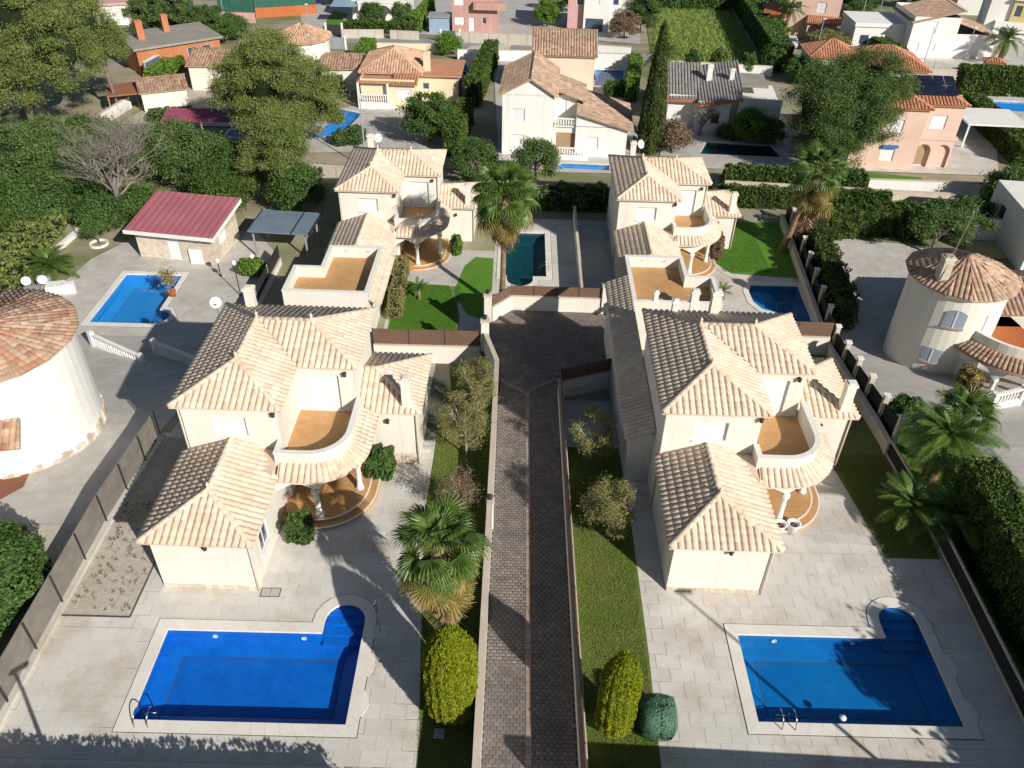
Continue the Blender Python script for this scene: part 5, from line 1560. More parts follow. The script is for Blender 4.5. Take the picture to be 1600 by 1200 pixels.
# ------------------------------------------------------------------ houses of the neighbourhood
class House:
    def __init__(s, label, p0, p1, name='house', cat='house', group='houses of the neighbourhood', dz=0.0):
        p0, p1 = Vector(p0), Vector(p1)
        s.W = math.hypot(p1.x - p0.x, p1.y - p0.y)
        z = min(p0.z, p1.z) + dz
        s.root = empty(name, (p0.x, p0.y, z), math.atan2(p1.y - p0.y, p1.x - p0.x), label, cat, group)
    def block(s, x0, x1, y0, y1, h, m, wins=(), base=-1.2, pane='shutter', name='wall', z0=0.0, top=True):
        """wins: (side, u0, u1, z0, z1[, pane])"""
        mb = MB()
        sides = {'S': ((x0, y0), (x1, y0)), 'E': ((x1, y0), (x1, y1)), 'N': ((x1, y1), (x0, y1)), 'W': ((x0, y1), (x0, y0))}
        for k, (a, b) in sides.items():
            facade(mb, a, b, z0 + base if z0 == 0 else z0, h, [w[1:5] for w in wins if w[0] == k], .12)
        if top: mb.add([(x0, y0, h), (x1, y0, h), (x1, y1, h), (x0, y1, h)], [(0, 1, 2, 3)])
        mb.build(name, MT[m], s.root)
        for w in wins:
            window(s.root, *sides[w[0]], w[1:5], .12, pane=w[5] if len(w) > 5 else pane, name=w[6] if len(w) > 6 else 'window', sill=False)
        return s
    def hip(s, x0, x1, y0, y1, e, slope, m, o=.35):
        x0, x1, y0, y1 = x0 - o, x1 + o, y0 - o, y1 + o
        R_ = Roof(s.root, MT[m], 0, True)
        w, d = x1 - x0, y1 - y0
        if w >= d:
            h = d / 2 * slope; a, b = (x0 + d / 2, (y0 + y1) / 2, e + h), (x1 - d / 2, (y0 + y1) / 2, e + h)
        else:
            h = w / 2 * slope; a, b = ((x0 + x1) / 2, y0 + w / 2, e + h), ((x0 + x1) / 2, y1 - w / 2, e + h)
        A, B, C, D = (x0, y0, e), (x1, y0, e), (x1, y1, e), (x0, y1, e)
        if w >= d:
            R_.plane([A, B, b, a]); R_.plane([B, C, b]); R_.plane([C, D, a, b]); R_.plane([D, A, a])
            R_.cap(A, a); R_.cap(B, b); R_.cap(C, b); R_.cap(D, a)
        else:
            R_.plane([A, B, a]); R_.plane([B, C, b, a]); R_.plane([C, D, b]); R_.plane([D, A, a, b])
            R_.cap(A, a); R_.cap(B, a); R_.cap(C, b); R_.cap(D, b)
        if abs(w - d) > .1: R_.cap(a, b)
        R_.done(); return s
    def gable(s, x0, x1, y0, y1, e, rise, m, axis='x', o=.3, wall=None, e2=None, ridge=None):
        """axis: direction of the ridge; e2: eave height of the far side; gable walls in material wall"""
        R_ = Roof(s.root, MT[m], 0, True)
        e2 = e if e2 is None else e2
        if axis == 'x':
            yr = ridge if ridge is not None else (y0 + y1) / 2
            r = e + rise
            R_.plane([(x0 - o, y0 - o, e), (x1 + o, y0 - o, e), (x1 + o, yr, r), (x0 - o, yr, r)])
            R_.plane([(x1 + o, y1 + o, e2), (x0 - o, y1 + o, e2), (x0 - o, yr, r), (x1 + o, yr, r)])
            R_.cap((x0 - o, yr, r), (x1 + o, yr, r))
            tri = [[(x, y0, e - .05), (x, y1, e2 - .05), (x, yr, r - .12)] for x in (x0, x1)]
        else:
            xr = ridge if ridge is not None else (x0 + x1) / 2
            r = e + rise
            R_.plane([(x0 - o, y1 + o, e), (x0 - o, y0 - o, e), (xr, y0 - o, r), (xr, y1 + o, r)])
            R_.plane([(x1 + o, y0 - o, e2), (x1 + o, y1 + o, e2), (xr, y1 + o, r), (xr, y0 - o, r)])
            R_.cap((xr, y0 - o, r), (xr, y1 + o, r))
            tri = [[(x0, y, e - .05), (x1, y, e2 - .05), (xr, y, r - .12)] for y in (y0, y1)]
        R_.done()
        if wall:
            mb = MB()
            for t in tri: mb.add(t, [(0, 1, 2), (2, 1, 0)][:1])
            mb.build('gable', MT[wall], s.root)
        return s
    def shed(s, pts, m):
        R_ = Roof(s.root, MT[m], 0, True); R_.plane(pts); R_.done(); return s
    def slab(s, x0, x1, y0, y1, z0, z1, m, name='slab'):
        MB().box(x0, x1, y0, y1, z0, z1).build(name, MT[m], s.root); return s
    def chim(s, x, y, z0, z1, w=.6, m='white'):
        chimney(s.root, x, y, z0, z1, w, m); return s
    def balu(s, x0, x1, y, z, h=.85, m='white'):
        n = int((x1 - x0) / .26)
        MB().box(x0, x1, y - .1, y + .1, z + h - .12, z + h).build('handrail', MT[m], s.root)
        MB().box(x0, x1, y - .1, y + .1, z, z + .1).build('bottom_rail', MT[m], s.root)
        me = MB().lathe([(.055, 0), (.08, .25), (.045, .6)], (0, 0, 0), 6).mesh('baluster', MT[m], True)
        for i in range(n): link('baluster', me, s.root, (x0 + (x1 - x0) * (i + .5) / n, y, z + .1), None, (1, 1, (h - .22) / .6))
        return s
    def arches(s, x0, x1, y, z0, z1, n, m, thick=.3, pier=.35):
        """arcade along x: piers with round heads"""
        mb = MB(); w = (x1 - x0) / n
        for i in range(n):
            a, b = x0 + w * i, x0 + w * (i + 1)
            r = (w - pier) / 2; cx = (a + b) / 2; sp = min(z1 - r - .25, z0 + 1.7)
            mb.box(a, a + pier / 2, y, y + thick, z0, z1); mb.box(b - pier / 2, b, y, y + thick, z0, z1)
            k = 8
            for q in range(k):
                t0, t1 = math.pi * q / k, math.pi * (q + 1) / k
                xa, xb = cx - r * math.cos(t0), cx - r * math.cos(t1)
                za, zb = sp + r * math.sin(t0), sp + r * math.sin(t1)
                mb.prism([(xa, y), (xb, y), (xb, y + thick), (xa, y + thick)], [za, zb, zb, za], z1)
        mb.build('arcade', MT[m], s.root); return s
def round_tower(root, cx, cy, r, h, m, roofm, rise, z0=0.0, o=.3, seg=28, coarse=True, facets=None):
    """cylindrical tower; conical roof laid in tiles"""
    mb = MB(); mb.lathe([(r, z0 - 1), (r, h)], (cx, cy, 0), seg)
    mb.build('tower_wall', MT[m], root, smooth=False)
    for f in root.children[-1].data.polygons if False else []: pass
    R_ = Roof(root, MT[roofm], 0, coarse, 'tower_roof')
    k = facets or 12
    for i in range(k):
        a0, a1 = 2 * math.pi * i / k, 2 * math.pi * (i + 1) / k
        ro = (r + o) / math.cos(math.pi / k)
        R_.plane([(cx + ro * math.cos(a0), cy + ro * math.sin(a0), h), (cx + ro * math.cos(a1), cy + ro * math.sin(a1), h), (cx, cy, h + rise)])
    R_.done()

# ---- left neighbour: white tower house
h = House('big white round tower house with a mixed red tile roof at the left edge', (-26.5, 33.2, -.4), (-20, 33.2, -.4), 'tower_house')
round_tower(h.root, 0, 0, 4.2, 5.9, 'white', 'tile_old', .8, 0, .25, 48, False, 18)
_b = MB()
for zz, a0, a1 in ((5.0, -1.35, -.75), (2.4, -1.2, -.55), (2.4, -.3, .1)):
    pass
for zz, ac in ((4.0, -.85), (1.6, -.75)):
    A_ = [(4.2 * math.cos(ac + t), 4.2 * math.sin(ac + t)) for t in [k * .05 - .12 for k in range(6)]]
    O_ = [(4.38 * math.cos(ac + t), 4.38 * math.sin(ac + t)) for t in [k * .05 - .12 for k in range(6)]]
    I_ = [(4.15 * math.cos(ac + t), 4.15 * math.sin(ac + t)) for t in [k * .05 - .12 for k in range(6)]]
    mb = MB(); strip_solid(mb, O_, I_, zz - .12, zz); mb.build('window_sill', MT['white'], h.root)
    O2 = [(4.23 * math.cos(ac + t), 4.23 * math.sin(ac + t)) for t in [k * .05 - .11 for k in range(6)]]
    mb = MB(); strip_solid(mb, O2, I_, zz, zz + 1.2); mb.build('shutter', MT['shutter'], h.root)
n_st = 0
for k in range(44):
    a = -1.75 + k * .062
    if random.random() < .75:
        MB().box(-.14, .14, -.05, .05, -.3, .18 + random.uniform(0, .22)).build('plinth_stone', MT['stone'], h.root, loc=(4.23 * math.cos(a), 4.23 * math.sin(a), 0), rz=a + math.pi / 2)
R_ = Roof(h.root, MT['tile_old'], 0, False, 'porch_roof')
R_.plane([(-3.0, -6.0, 2.9), (3.3, -4.7, 2.9), (2.9, -3.4, 3.6), (-3.0, -4.6, 3.6)]); R_.done()
h.block(-9, -5, -7.5, 0, 3.0, 'white', [])
# ---- right neighbour: round tower villa
h = House('cream round tower villa with brown tile roof and curved arcade at the right edge', (28.7, 46.4, -3.2), (33, 46.4, -3.2), 'tower_house')
h.root.rotation_euler = (0, 0, 0)
round_tower(h.root, 0, 0, 3.0, 6.3, 'cream', 'tile_brown', 1.3, 0, .3, 40, False, 14)
def curved_window(root, r, ac, w, z0, z1, m='bluepane', arch=False):
    n = 6
    an = [ac - w / 2 + w * k / n for k in range(n + 1)]
    O_ = [((r + .05) * math.cos(t), (r + .05) * math.sin(t)) for t in an]; I_ = [((r - .05) * math.cos(t), (r - .05) * math.sin(t)) for t in an]
    zt = [z1 + (.25 * math.sin(math.pi * k / n) if arch else 0) for k in range(n + 1)]
    mb = MB(); strip_solid(mb, O_, I_, z0, zt); o = mb.build('window', MT[m], root)
    S_ = [((r + .14) * math.cos(t), (r + .14) * math.sin(t)) for t in an]
    mb = MB(); strip_solid(mb, S_, I_, z0 - .12, z0); mb.build('sill', MT['tile_brown'], o)
    t = ac
    mb = MB(); strip_solid(mb, [((r + .08) * math.cos(q), (r + .08) * math.sin(q)) for q in (t - .012, t + .012)], [((r) * math.cos(q), (r) * math.sin(q)) for q in (t - .012, t + .012)], z0, z1 + (.22 if arch else 0)); mb.build('mullion', MT['paint'], o)
curved_window(h.root, 3.0, R(250), .42, 4.0, 5.0, arch=True)
curved_window(h.root, 3.0, R(240), .38, 1.2, 2.2)
curved_window(h.root, 3.0, R(300), .45, 3.1, 5.0, 'shutter')
chimney(h.root, -2.0, -1.3, 5.6, 8.2, .62, 'stone')
MB().tube([(-2.3, -1.7, 6.4), (-1.5, -1.3, 11.2)], .03, 6).lathe([(.12, 0), (.14, .2), (.05, .3)], (-1.5, -1.3, 11.1), 8).build('antenna_mast', MT['metal'], h.root)
h.block(2.6, 12, -1.0, 6, 3.0, 'cream', [('S', .8, 2.6, .3, 2.3, 'glass')], name='side_wing')
h.gable(2.6, 12, .5, 6, 3.1, 1.2, 'tile_brown', 'x')
# curved terrace and arcade
cx_, cy_ = 4.4, -1.2
A_ = [(cx_ + 5.2 * math.cos(a), cy_ + 5.2 * math.sin(a)) for a in [R(184 + k * 7) for k in range(15)]]
B_ = [(cx_ + 4.3 * math.cos(a), cy_ + 4.3 * math.sin(a)) for a in [R(184 + k * 7) for k in range(15)]]
C_ = [(cx_ + 4.05 * math.cos(a), cy_ + 4.05 * math.sin(a)) for a in [R(184 + k * 7) for k in range(15)]]
mb = MB(); strip_solid(mb, B_, C_, 2.5, 3.9); mb.build('terrace_parapet', MT['cream'], h.root)
MB().prism(C_ + [(cx_, cy_ + 2)], 2.6, 3.0).build('terrace_floor', MT['terracotta2'], h.root)
R_ = Roof(h.root, MT['tile_brown'], 0, False, 'terrace_skirt')
fr = []
for i in range(int(R(98) * 5.2 / .3)):
    a = R(184) + (i + .5) * .3 / 5.2
    for c_ in range(3):
        p = Vector((cx_ + (5.2 - .28 * c_) * math.cos(a), cy_ + (5.2 - .28 * c_) * math.sin(a), 2.75 + .14 * c_))
        e = Vector((-math.sin(a), math.cos(a), 0)); u = (Vector((-math.cos(a), -math.sin(a), .5))).normalized()
        fr.append((p, e, u, 1.05))
R_.fan(fr)
strip_solid(R_.und, A_, B_, [2.6] * 15, [2.72] * 15); R_.done()
zb = [1.5 + .85 * abs(math.sin(math.pi * k / 3.5)) ** .6 for k in range(15)]
D_ = [(cx_ + 4.8 * math.cos(a), cy_ + 4.8 * math.sin(a)) for a in [R(184 + k * 7) for k in range(15)]]
E_ = [(cx_ + 4.5 * math.cos(a), cy_ + 4.5 * math.sin(a)) for a in [R(184 + k * 7) for k in range(15)]]
mb = MB(); strip_solid(mb, D_, E_, zb, 2.6); mb.build('arcade', MT['white'], h.root)
for k in range(5):
    a = R(186 + k * 24)
    MB().lathe([(.22, -.5), (.22, .2), (.15, .3), (.14, 1.4), (.22, 1.6)], (cx_ + 4.65 * math.cos(a), cy_ + 4.65 * math.sin(a), 0), 12).build('column', MT['white'], h.root, smooth=True)
p = atT(1545, 640); q = atT(1588, 632)
balustrade('white curved balustrade under the arcade of the round tower villa', p, q, p.z, .85, wall=.3)
# blue-shaded white house beyond it
h = House('white house with a blue shaded wall behind the round tower villa', at(1592, 425, -3.4), at(1660, 430, -3.4), group='houses of the neighbourhood')
h.block(0, 8, 0, 9, 4.0, 'white', [('W', 2, 3.2, 1.6, 2.8, 'glass')])
run_wall('garden_wall', 'white garden wall with openings beyond the olive behind the round tower villa', [at(1505, 372, -3.5), at(1600, 380, -3.5)], lambda x, y: -3.5, 1.9, m='white', capm='white')
run_wall('garden_wall', 'short white wall piece in the dark garden corner at the right', [at(1470, 345, -3.5), at(1503, 352, -3.5)], lambda x, y: -3.5, 1.5, m='white', capm='white')
sheet('terrace', [tuple(at(x, y, -3.4)[:2]) for x, y in ((1508, 402), (1590, 402), (1600, 380), (1510, 374))], MT['ochre'], .03, 'ochre paved terrace behind the white garden wall', 'terrace')

# ---- left garden: shed, pergola
h = House('small stone house with a red sheet metal roof beside the light blue pool', at(221, 402, -3.5), at(338, 414, -3.5), 'garden_house')
W_ = h.W
h.block(0, W_, 0, 4.5, 2.5, 'stone', [('S', 2.6, 3.6, .1, 2.0, 'paint', 'door'), ('E', 1.2, 2.4, 1.1, 1.9, 'paint')])
n = 26
vs, fs = [], []
for i in range(n + 1):
    x = -.5 + (W_ + 1.0) * i / n; dz = .035 if i % 2 else 0
    vs += [(x, -.6, 2.62 + dz), (x, 5.0, 3.45 + dz)]
for i in range(n): fs.append((2 * i, 2 * i + 2, 2 * i + 3, 2 * i + 1))
mb = MB().add(vs, fs); ro = mb.build('roof', MT['metalred'], h.root)
MB().box(-.5, W_ + .5, -.66, -.58, 2.36, 2.66).build('fascia', MT['white'], ro)
MB().prism([(W_ + .42, -.58), (W_ + .5, -.58), (W_ + .5, 5.0), (W_ + .42, 5.0)], [2.3, 2.3, 3.1, 3.1], [2.6, 2.6, 3.42, 3.42]).build('fascia', MT['white'], ro)
MB().prism([(0, 4.5), (W_, 4.5), (W_, 4.4), (0, 4.4)][::-1], 2.5, 3.3).build('rear_wall', MT['stone'], h.root)
MB().add([(W_, 0, 2.45), (W_, 4.5, 2.45), (W_, 4.5, 3.3)], [(0, 1, 2)]).build('gable', MT['stone'], h.root)
p = at(296, 400, -3.5)
shrub('bushy shrub growing against the red-roofed garden house', p, .9, .6, 2.0, 2800, .1, 'shrub')
root = empty('garden_board', at(309, 412, -3.5), 0, 'white panel leaning on the red-roofed garden house', 'panel')
MB().box(-.5, .5, -.05, .05, 0, 1.25).build('board', MT['paint'], root, bevel=.02)
MB().box(-.5, -.4, .05, .3, 0, .06).build('foot', MT['paint'], root); MB().box(.4, .5, .05, .3, 0, .06).build('foot', MT['paint'], root)
root = empty('pergola', at(402, 400, -3.5), R(-4), 'blue grey flat-roofed pergola on thin posts behind the left terrace', 'pergola')
for x, y in ((0, 0), (4.2, 0), (0, 3.0), (4.2, 3.0)): MB().box(x - .06, x + .06, y - .06, y + .06, -.2, 2.3).build('post', MT['greyc'], root)
MB().prism([(-.3, -.4), (4.6, -.4), (4.6, 3.4), (-.3, 3.4)], 2.3, 2.42).build('roof_panel', MT['pergola'], root)
for x in (-.32, 3.2, 4.6): MB().box(x, x + .08, -.42, 3.42, 2.28, 2.47).build('rafter', MT['darkmetal'], root)
p = atT(40, 470)
root = empty('garden_clutter', p, .3, 'white crates and round satellite dishes piled behind the white tower house', 'garden clutter')
for i, (x, y, w, hh) in enumerate(((0, 0, 1.1, .8), (1.4, .3, 1.3, .7), (.7, 1.4, 1.0, .9), (2.6, .2, .8, .8))): MB().box(x, x + w, y, y + w * .7, 0, hh).build('crate', MT['white'] if i % 2 else MT['greyc'], root, bevel=.03)
for x, y in ((.2, 1.0), (1.3, .9)):
    o = MB().lathe([(0, 0), (.2, .03), (.34, .1), (.33, .12), (.0, .03)], (0, 0, 0), 18).build('dish', MT['paint'], root, smooth=True, loc=(x, y, 1.05)); o.rotation_euler = (.9, 0, .3)
p = atT(270, 463); root = empty('potted_tree', p, 0, 'young orange tree in a terracotta pot at the light blue pool', 'potted plant')
MB().lathe([(.2, 0), (.3, .45), (.33, .5), (.26, .5), (.2, .1)], (0, 0, 0), 14).build('pot', MT['terracotta2'], root, smooth=True)
MB().tube([(0, 0, .3), (.03, 0, 1.0), (0, 0, 1.5)], [.03, .025, .02], 6).build('trunk', MT['bark'], root)
link('crown', leaf_mesh('crown', RNG.normal(size=(420, 3)) * np.array((.25, .25, .35)) + np.array((0, 0, 1.6)), .1, MT['frondy']), root)
date_palm('low feather palm with orange base on the grey terrace corner', atT(84, 432), .8, 1.0, 36, .34, ny=0, elmin=-12)
date_palm('feather palm at the left edge beyond the slope', atT(2, 365), 1.5, .9, 26, .3, ny=0, elmin=-20)
tree('orange_tree', 'small tree in a stone ring behind the light blue pool', atT(155, 381), [(0, 0, 1.6, .9, .9, .5)], 900, .1, MT['shrub'], 'bark', .07, .3, 18)
root = empty('tree_ring', atT(155, 382), 0, 'round stone tree ring around the small garden tree', 'tree ring')
mb = MB(); an = [2 * math.pi * k / 20 for k in range(21)]
strip_solid(mb, [(.75 * math.cos(a), .75 * math.sin(a)) for a in an], [(.6 * math.cos(a), .6 * math.sin(a)) for a in an], -.1, .16); mb.build('rim', MT['white'], root)
for i, (x, y) in enumerate(((345, 432), (398, 425))): lamp_post('globe garden lamp %s the red-roofed garden house' % ('right of', 'behind and right of')[i], *atT(x, y), 1.2)
shrub('bright round bush beside the dark terrace wall', atT(396, 428), 1.1, .9, 1.3, 2600, .1, 'shrubb')
run_wall('kerb_wall', 'low white kerb wall below the ivy slope at the far left', [atT(92, 392), atT(138, 352), atT(176, 353)], ZT, .35, w=.3, m='white', capm='white')
# ivy slope
a_, b_ = atT(30, 480), atT(125, 340)
hedge('ivy-covered bank along the left garden', (a_.x - 2.2, a_.y), (b_.x - 2.0, b_.y), 3.0, 1.6, -3.7, m='pine', dens=110, size=.13, wob=.35)
a_, b_ = atT(-40, 470), atT(80, 335)
hedge('darker ivy hedge above the bank at the far left', (a_.x - 3, a_.y), (b_.x - 3, b_.y), 3.0, 2.6, -3.7, m='hedge', dens=90, size=.14, wob=.4)

# ---- first row behind
h = House('yellow bungalow with an orange hip roof and white porch balustrade', atT(566, 168), atT(700, 172), 'bungalow')
W_ = h.W
h.block(0, W_ * .62, .1, 9.5, 3.4, 'yellow', [('S', W_ * .42, W_ * .58, 1.0, 2.3)], top=False)
h.block(W_ * .62, W_ * 1.1, 3.0, 9, 3.0, 'yellow', [('S', .6, 1.4, 1.4, 2.2, 'glass')])
h.hip(-.2, W_ * .66, 2.4, 10.5, 3.5, .46, 'tile_orange')
h.shed([(W_ * .36, -.4, 3.0), (W_ * .66, -.4, 3.0), (W_ * .66, 2.0, 3.5), (W_ * .36, 2.0, 3.5)], 'tile_red')
h.slab(-.3, W_ * .36, -.5, 2.2, 3.05, 3.2, 'awning', 'porch_roof'); h.slab(W_ * .58, W_ * 1.14, 2.6, 9.3, 3.02, 3.2, 'awning', 'flat_roof')
h.slab(-.3, W_ * .38, -.6, .05, -1, .75, 'white', 'porch_base'); h.balu(-.2, W_ * .3, -.45, .75, 1.0)
for x in (-.2, W_ * .32): h.slab(x - .12, x + .12, -.55, -.3, .75, 3.05, 'white', 'porch_post')
h.chim(W_ * .72, 4.6, 2.5, 5.3, .8, 'yellow')
h = House('white two-storey house with tile gable and two balustrades behind the back villas', atT(784, 241), atT(925, 247), 'house')
W_ = h.W; a = W_ * .55
h.block(0, a, 0, 9, 6.3, 'white', [('S', 1.0, 2.3, 3.6, 4.9), ('S', 1.0, 2.3, .9, 2.2), ('S', 3.6, 4.2, .9, 2.0)], top=False)
h.gable(0, a, 0, 9, 6.3, 1.7, 'tile_brown', 'y', .35, 'white', ridge=a * .55)
h.block(a + .01, W_ * 1.05, .6, 8, 3.0, 'cream', [('S', .3, 3.4, .3, 2.4, 'wood')])
h.block(W_ * .8, W_ * 1.36, .2, 8, 3.3, 'white', [('S', 1.2, 2.4, .9, 2.2)], top=False)
h.shed([(W_ * 1.42, -.2, 3.1), (W_ * 1.42, 8.3, 3.1), (W_ * .8, 8.3, 4.7), (W_ * .8, -.2, 4.7)], 'tile_brown')
MB().add([(W_ * .8, .2, 3.2), (W_ * 1.36, .2, 3.2), (W_ * .8, .2, 4.6)], [(0, 1, 2)]).build('gable', MT['white'], h.root)
MB().add([(W_ * .8, 3.4, 3.2), (W_ * .8, .2, 3.2), (W_ * .8, .2, 4.6), (W_ * .8, 3.4, 4.6)], [(0, 1, 2, 3)]).build('inner_wall', MT['white'], h.root)
h.shed([(W_ * .9, 2.6, 5.0), (W_ * .9, 8.3, 5.0), (a, 8.3, 6.1), (a, 2.6, 6.1)], 'tile_brown')
MB().add([(a, .2, 3.3), (W_ * 1.36, .2, 3.2), (a, .2, 6.1)], [(0, 1, 2)]).build('gable', MT['white'], h.root) if False else None
h.block(a + .02, W_ * .8, 3.2, 7.8, 5.4, 'cream', [('S', .2, 1.3, 3.1, 5.0)], top=False, z0=3.0)
h.balu(a + .1, W_ * .82, .5, 3.05, .9); h.balu(a - .1, W_ * .9, -.9, .5, .9); h.slab(a - .3, W_ * .95, -1.1, .5, -1, .5, 'white', 'porch_base')
h = House('peach building with a steep brown tile roof behind the white two-storey house', atT(832, 152), atT(925, 155), 'house')
h.block(0, h.W, 0, 8, 5.2, 'cream2', [('S', .6, 1.6, 3.2, 4.2, 'glass')], top=False); h.gable(0, h.W, 0, 8, 5.2, 2.0, 'tile_brown', 'x', .3, 'cream2')
h = House('long white house with grey tile roof and red trim', atT(1040, 203), atT(1212, 213), 'house')
W_ = h.W
h.block(0, W_ * .62, 1.5, 10, 3.6, 'white', [('S', 4.6, 5.6, 1.0, 2.3, 'glass')], top=False)
h.block(W_ * .26, W_ * .55, 0, 3, 3.5, 'white', [('S', 1.6, 2.6, 1.0, 2.2, 'glass')], top=False)
h.shed([(-.4, 1.0, 3.2), (W_ * .3, 1.0, 3.4), (W_ * .3, 8, 5.2), (-.4, 8, 5.2)], 'tile_grey')
h.shed([(W_ * .26, -.5, 3.2), (W_ * .64, -.5, 4.1), (W_ * .64, 8, 5.6), (W_ * .26, 8, 5.0)], 'tile_grey')
MB().prism([(W_ * .26, -.58), (W_ * .64, -.58), (W_ * .64, -.5), (W_ * .26, -.5)], [2.95, 3.85, 3.85, 2.95], [3.2, 4.1, 4.1, 3.2]).build('red_trim', MT['terracotta2'], h.root)
MB().box(-.4, W_ * .26, .9, .98, 2.95, 3.2).build('red_trim', MT['terracotta2'], h.root)
MB().add([(W_ * .62, 1.5, 3.6), (W_ * .62, 10, 3.6), (W_ * .62, 8, 5.4)], [(0, 1, 2)]).build('gable', MT['white'], h.root)
h.block(W_ * .62, W_, .3, 8, 3.2, 'white', [('S', .5, 1.3, 1.2, 2.2, 'glass')])
h.slab(W_ * .62, W_, .28, .4, 3.2, 4.0, 'white', 'roof_parapet'); h.slab(W_ * .66, W_ * .9, 3.5, 8.3, 4.2, 4.4, 'greyroof', 'roof_slab')
h.chim(W_ * .36, 4.5, 3.5, 6.2, .6); h.chim(W_ * .56, 4.0, 4.2, 6.0, .5)
h = House('pink two-storey house with solar panels on a red tile roof', atT(1348, 263), atT(1468, 268), 'house')
W_ = h.W
h.block(0, W_ * .62, 0, 7, 6.4, 'pink', [('S', 1.3, 2.8, 3.9, 5.2), ('S', 1.3, 2.7, .9, 2.3)], top=False)
h.block(W_ * .62 + .01, W_ * 1.12, 1.2, 8.2, 6.5, 'pink', [('S', 1.0, 2.5, 4.0, 5.4), ('S', .3, 1.6, .1, 2.2, 'wood', 'door')], top=False)
h.hip(0, W_ * .62, 0, 7, 6.4, .42, 'tile_red', .3); h.hip(W_ * .2, W_ * 1.12, 1.2, 8.2, 6.5, .42, 'tile_red', .3)
h.slab(1.25, 2.85, -.3, -.02, 2.35, 2.6, 'blue', 'awning_box')
h.slab(-1.8, 0, 0, 6, -1, 3.4, 'pink', 'side_wall')
for k in range(4):
    for r_ in range(2):
        x = W_ * .48 + k * 1.08; y0 = 1.9 + r_ * 1.35
        z = 6.5 + (y0 + .3 - .9) * .42 + .16
        MB().prism([(x, y0), (x + 1.02, y0), (x + 1.02, y0 + 1.25), (x, y0 + 1.25)], [z, z, z + .52, z + .52], [z + .05, z + .05, z + .57, z + .57]).build('solar_panel', MT['solar'], h.root)
h.arches(W_ * .62, W_ * 1.12, .9, 0, 2.9, 2, 'pink', .25)
h.slab(W_ * .6, W_ * 1.14, .85, 1.25, 2.95, 3.3, 'pink', 'balcony_slab')
root = empty('canopy', atT(1500, 232), R(-3), 'white flat canopy on posts right of the pink solar house', 'canopy')
MB().box(0, 6.5, 0, 5.5, 2.6, 2.75).build('canopy_roof', MT['white'], root)
for x, y in ((.2, .2), (6.3, .2), (6.3, 5.3), (.2, 5.3)): MB().box(x - .08, x + .08, y - .08, y + .08, -.3, 2.6).build('post', MT['paint'], root)
h = House('long house with an orange red hip roof behind the big dark pine', atT(1318, 143), atT(1440, 148), 'house')
h.block(0, h.W, 0, 8, 3.0, 'cream', [('S', 1.5, 2.6, 1, 2.2)], top=False); h.hip(0, h.W, 0, 8, 3.0, .45, 'tile_red')
h.hip(-4, 2, 4, 9.5, 3.2, .5, 'tile_red'); h.block(-4, 2, 4, 9.5, 3.2, 'cream', top=False)
# ---- left middle
h = House('cream house with round tower, tile roofs and timber pergola', atT(302, 142), atT(508, 120), 'house')
h.root.rotation_euler = (0, 0, R(2))
W_ = h.W
h.block(0, 5, 0, 7, 3.4, 'cream', [], top=False); h.gable(0, 5, 0, 7, 3.4, .9, 'tile_old', 'x', .3, 'cream')
h.block(5, 11, 3.5, 10, 3.6, 'cream', [('S', 2, 3, 1, 2.2, 'glass')], top=False); h.gable(5, 11, 3.5, 10, 3.6, 1.0, 'tile_old', 'x', .3, 'cream')
round_tower(h.root, 13.2, 5.5, 3.3, 5.6, 'cream', 'tile_orange', 1.5, 0, .35, 24, True, 12)
h.block(16, 20.5, 1, 7, 3.0, 'cream', [], top=False); h.gable(16, 20.5, 1, 7, 3.0, .9, 'tile_old', 'x', .3, 'cream')
MB().box(12.2, 12.9, 2.14, 2.24, 1.6, 3.4).build('window', MT['glass'], h.root)
for i in range(9): h.slab(5.2, 11.0, -4.0 + i * .8, -3.85 + i * .8, 2.5, 2.65, 'wood', 'pergola_beam')
for x in (5.3, 10.9):
    h.slab(x - .08, x + .08, -4.1, 2.8, 2.34, 2.49, 'wood', 'pergola_purlin')
    for y in (-3.9, -.6, 2.5): h.slab(x - .1, x + .1, y - .1, y + .1, -.5, 2.34, 'white', 'pergola_post')
h = House('small white annex with a curved gable and old tile roof', atT(228, 178), atT(298, 171), 'annex')
h.block(0, h.W, 0, 5, 2.4, 'cream', [], top=False); h.gable(0, h.W, 0, 5, 2.5, .8, 'tile_old', 'x', .25, 'cream')
h.slab(-3.6, -.1, .5, 4.8, 2.2, 2.35, 'brownroof', 'carport_roof')
for x, y in ((-3.5, .6), (-3.5, 4.6)): h.slab(x - .07, x + .07, y - .07, y + .07, -.4, 2.2, 'wood', 'carport_post')
h = House('orange brick house with grey roof and two chimneys behind the pines', atT(222, 118), atT(298, 84), 'house')
h.root.rotation_euler = (0, 0, R(38))
h.block(0, 11, 0, 8, 4.2, 'redbrick', [('S', 6.5, 7.8, 2.0, 3.6, 'glass'), ('S', 8.4, 9.7, 2.0, 3.6, 'glass')]); h.slab(-.4, 11.4, -.4, 8.4, 4.22, 4.5, 'greyroof', 'roof')
h.chim(2, 4, 4.2, 6.8, .9, 'redbrick'); h.chim(6, 6, 4.2, 6.6, .8, 'redbrick')
h.slab(5.5, 11.2, -2.2, -2.0, 0, 1.6, 'white', 'terrace_parapet'); h.slab(5.5, 11.2, -2.0, 0, -.5, .7, 'terracotta2', 'terrace')
a_, b_ = atT(232, 125), atT(297, 92)
run_wall('retaining_wall', 'dark blue stone retaining wall with white posts below the brick house', [a_, b_], ZT, 2.2, w=.5, m='bluestone', capm='white', post='paint')
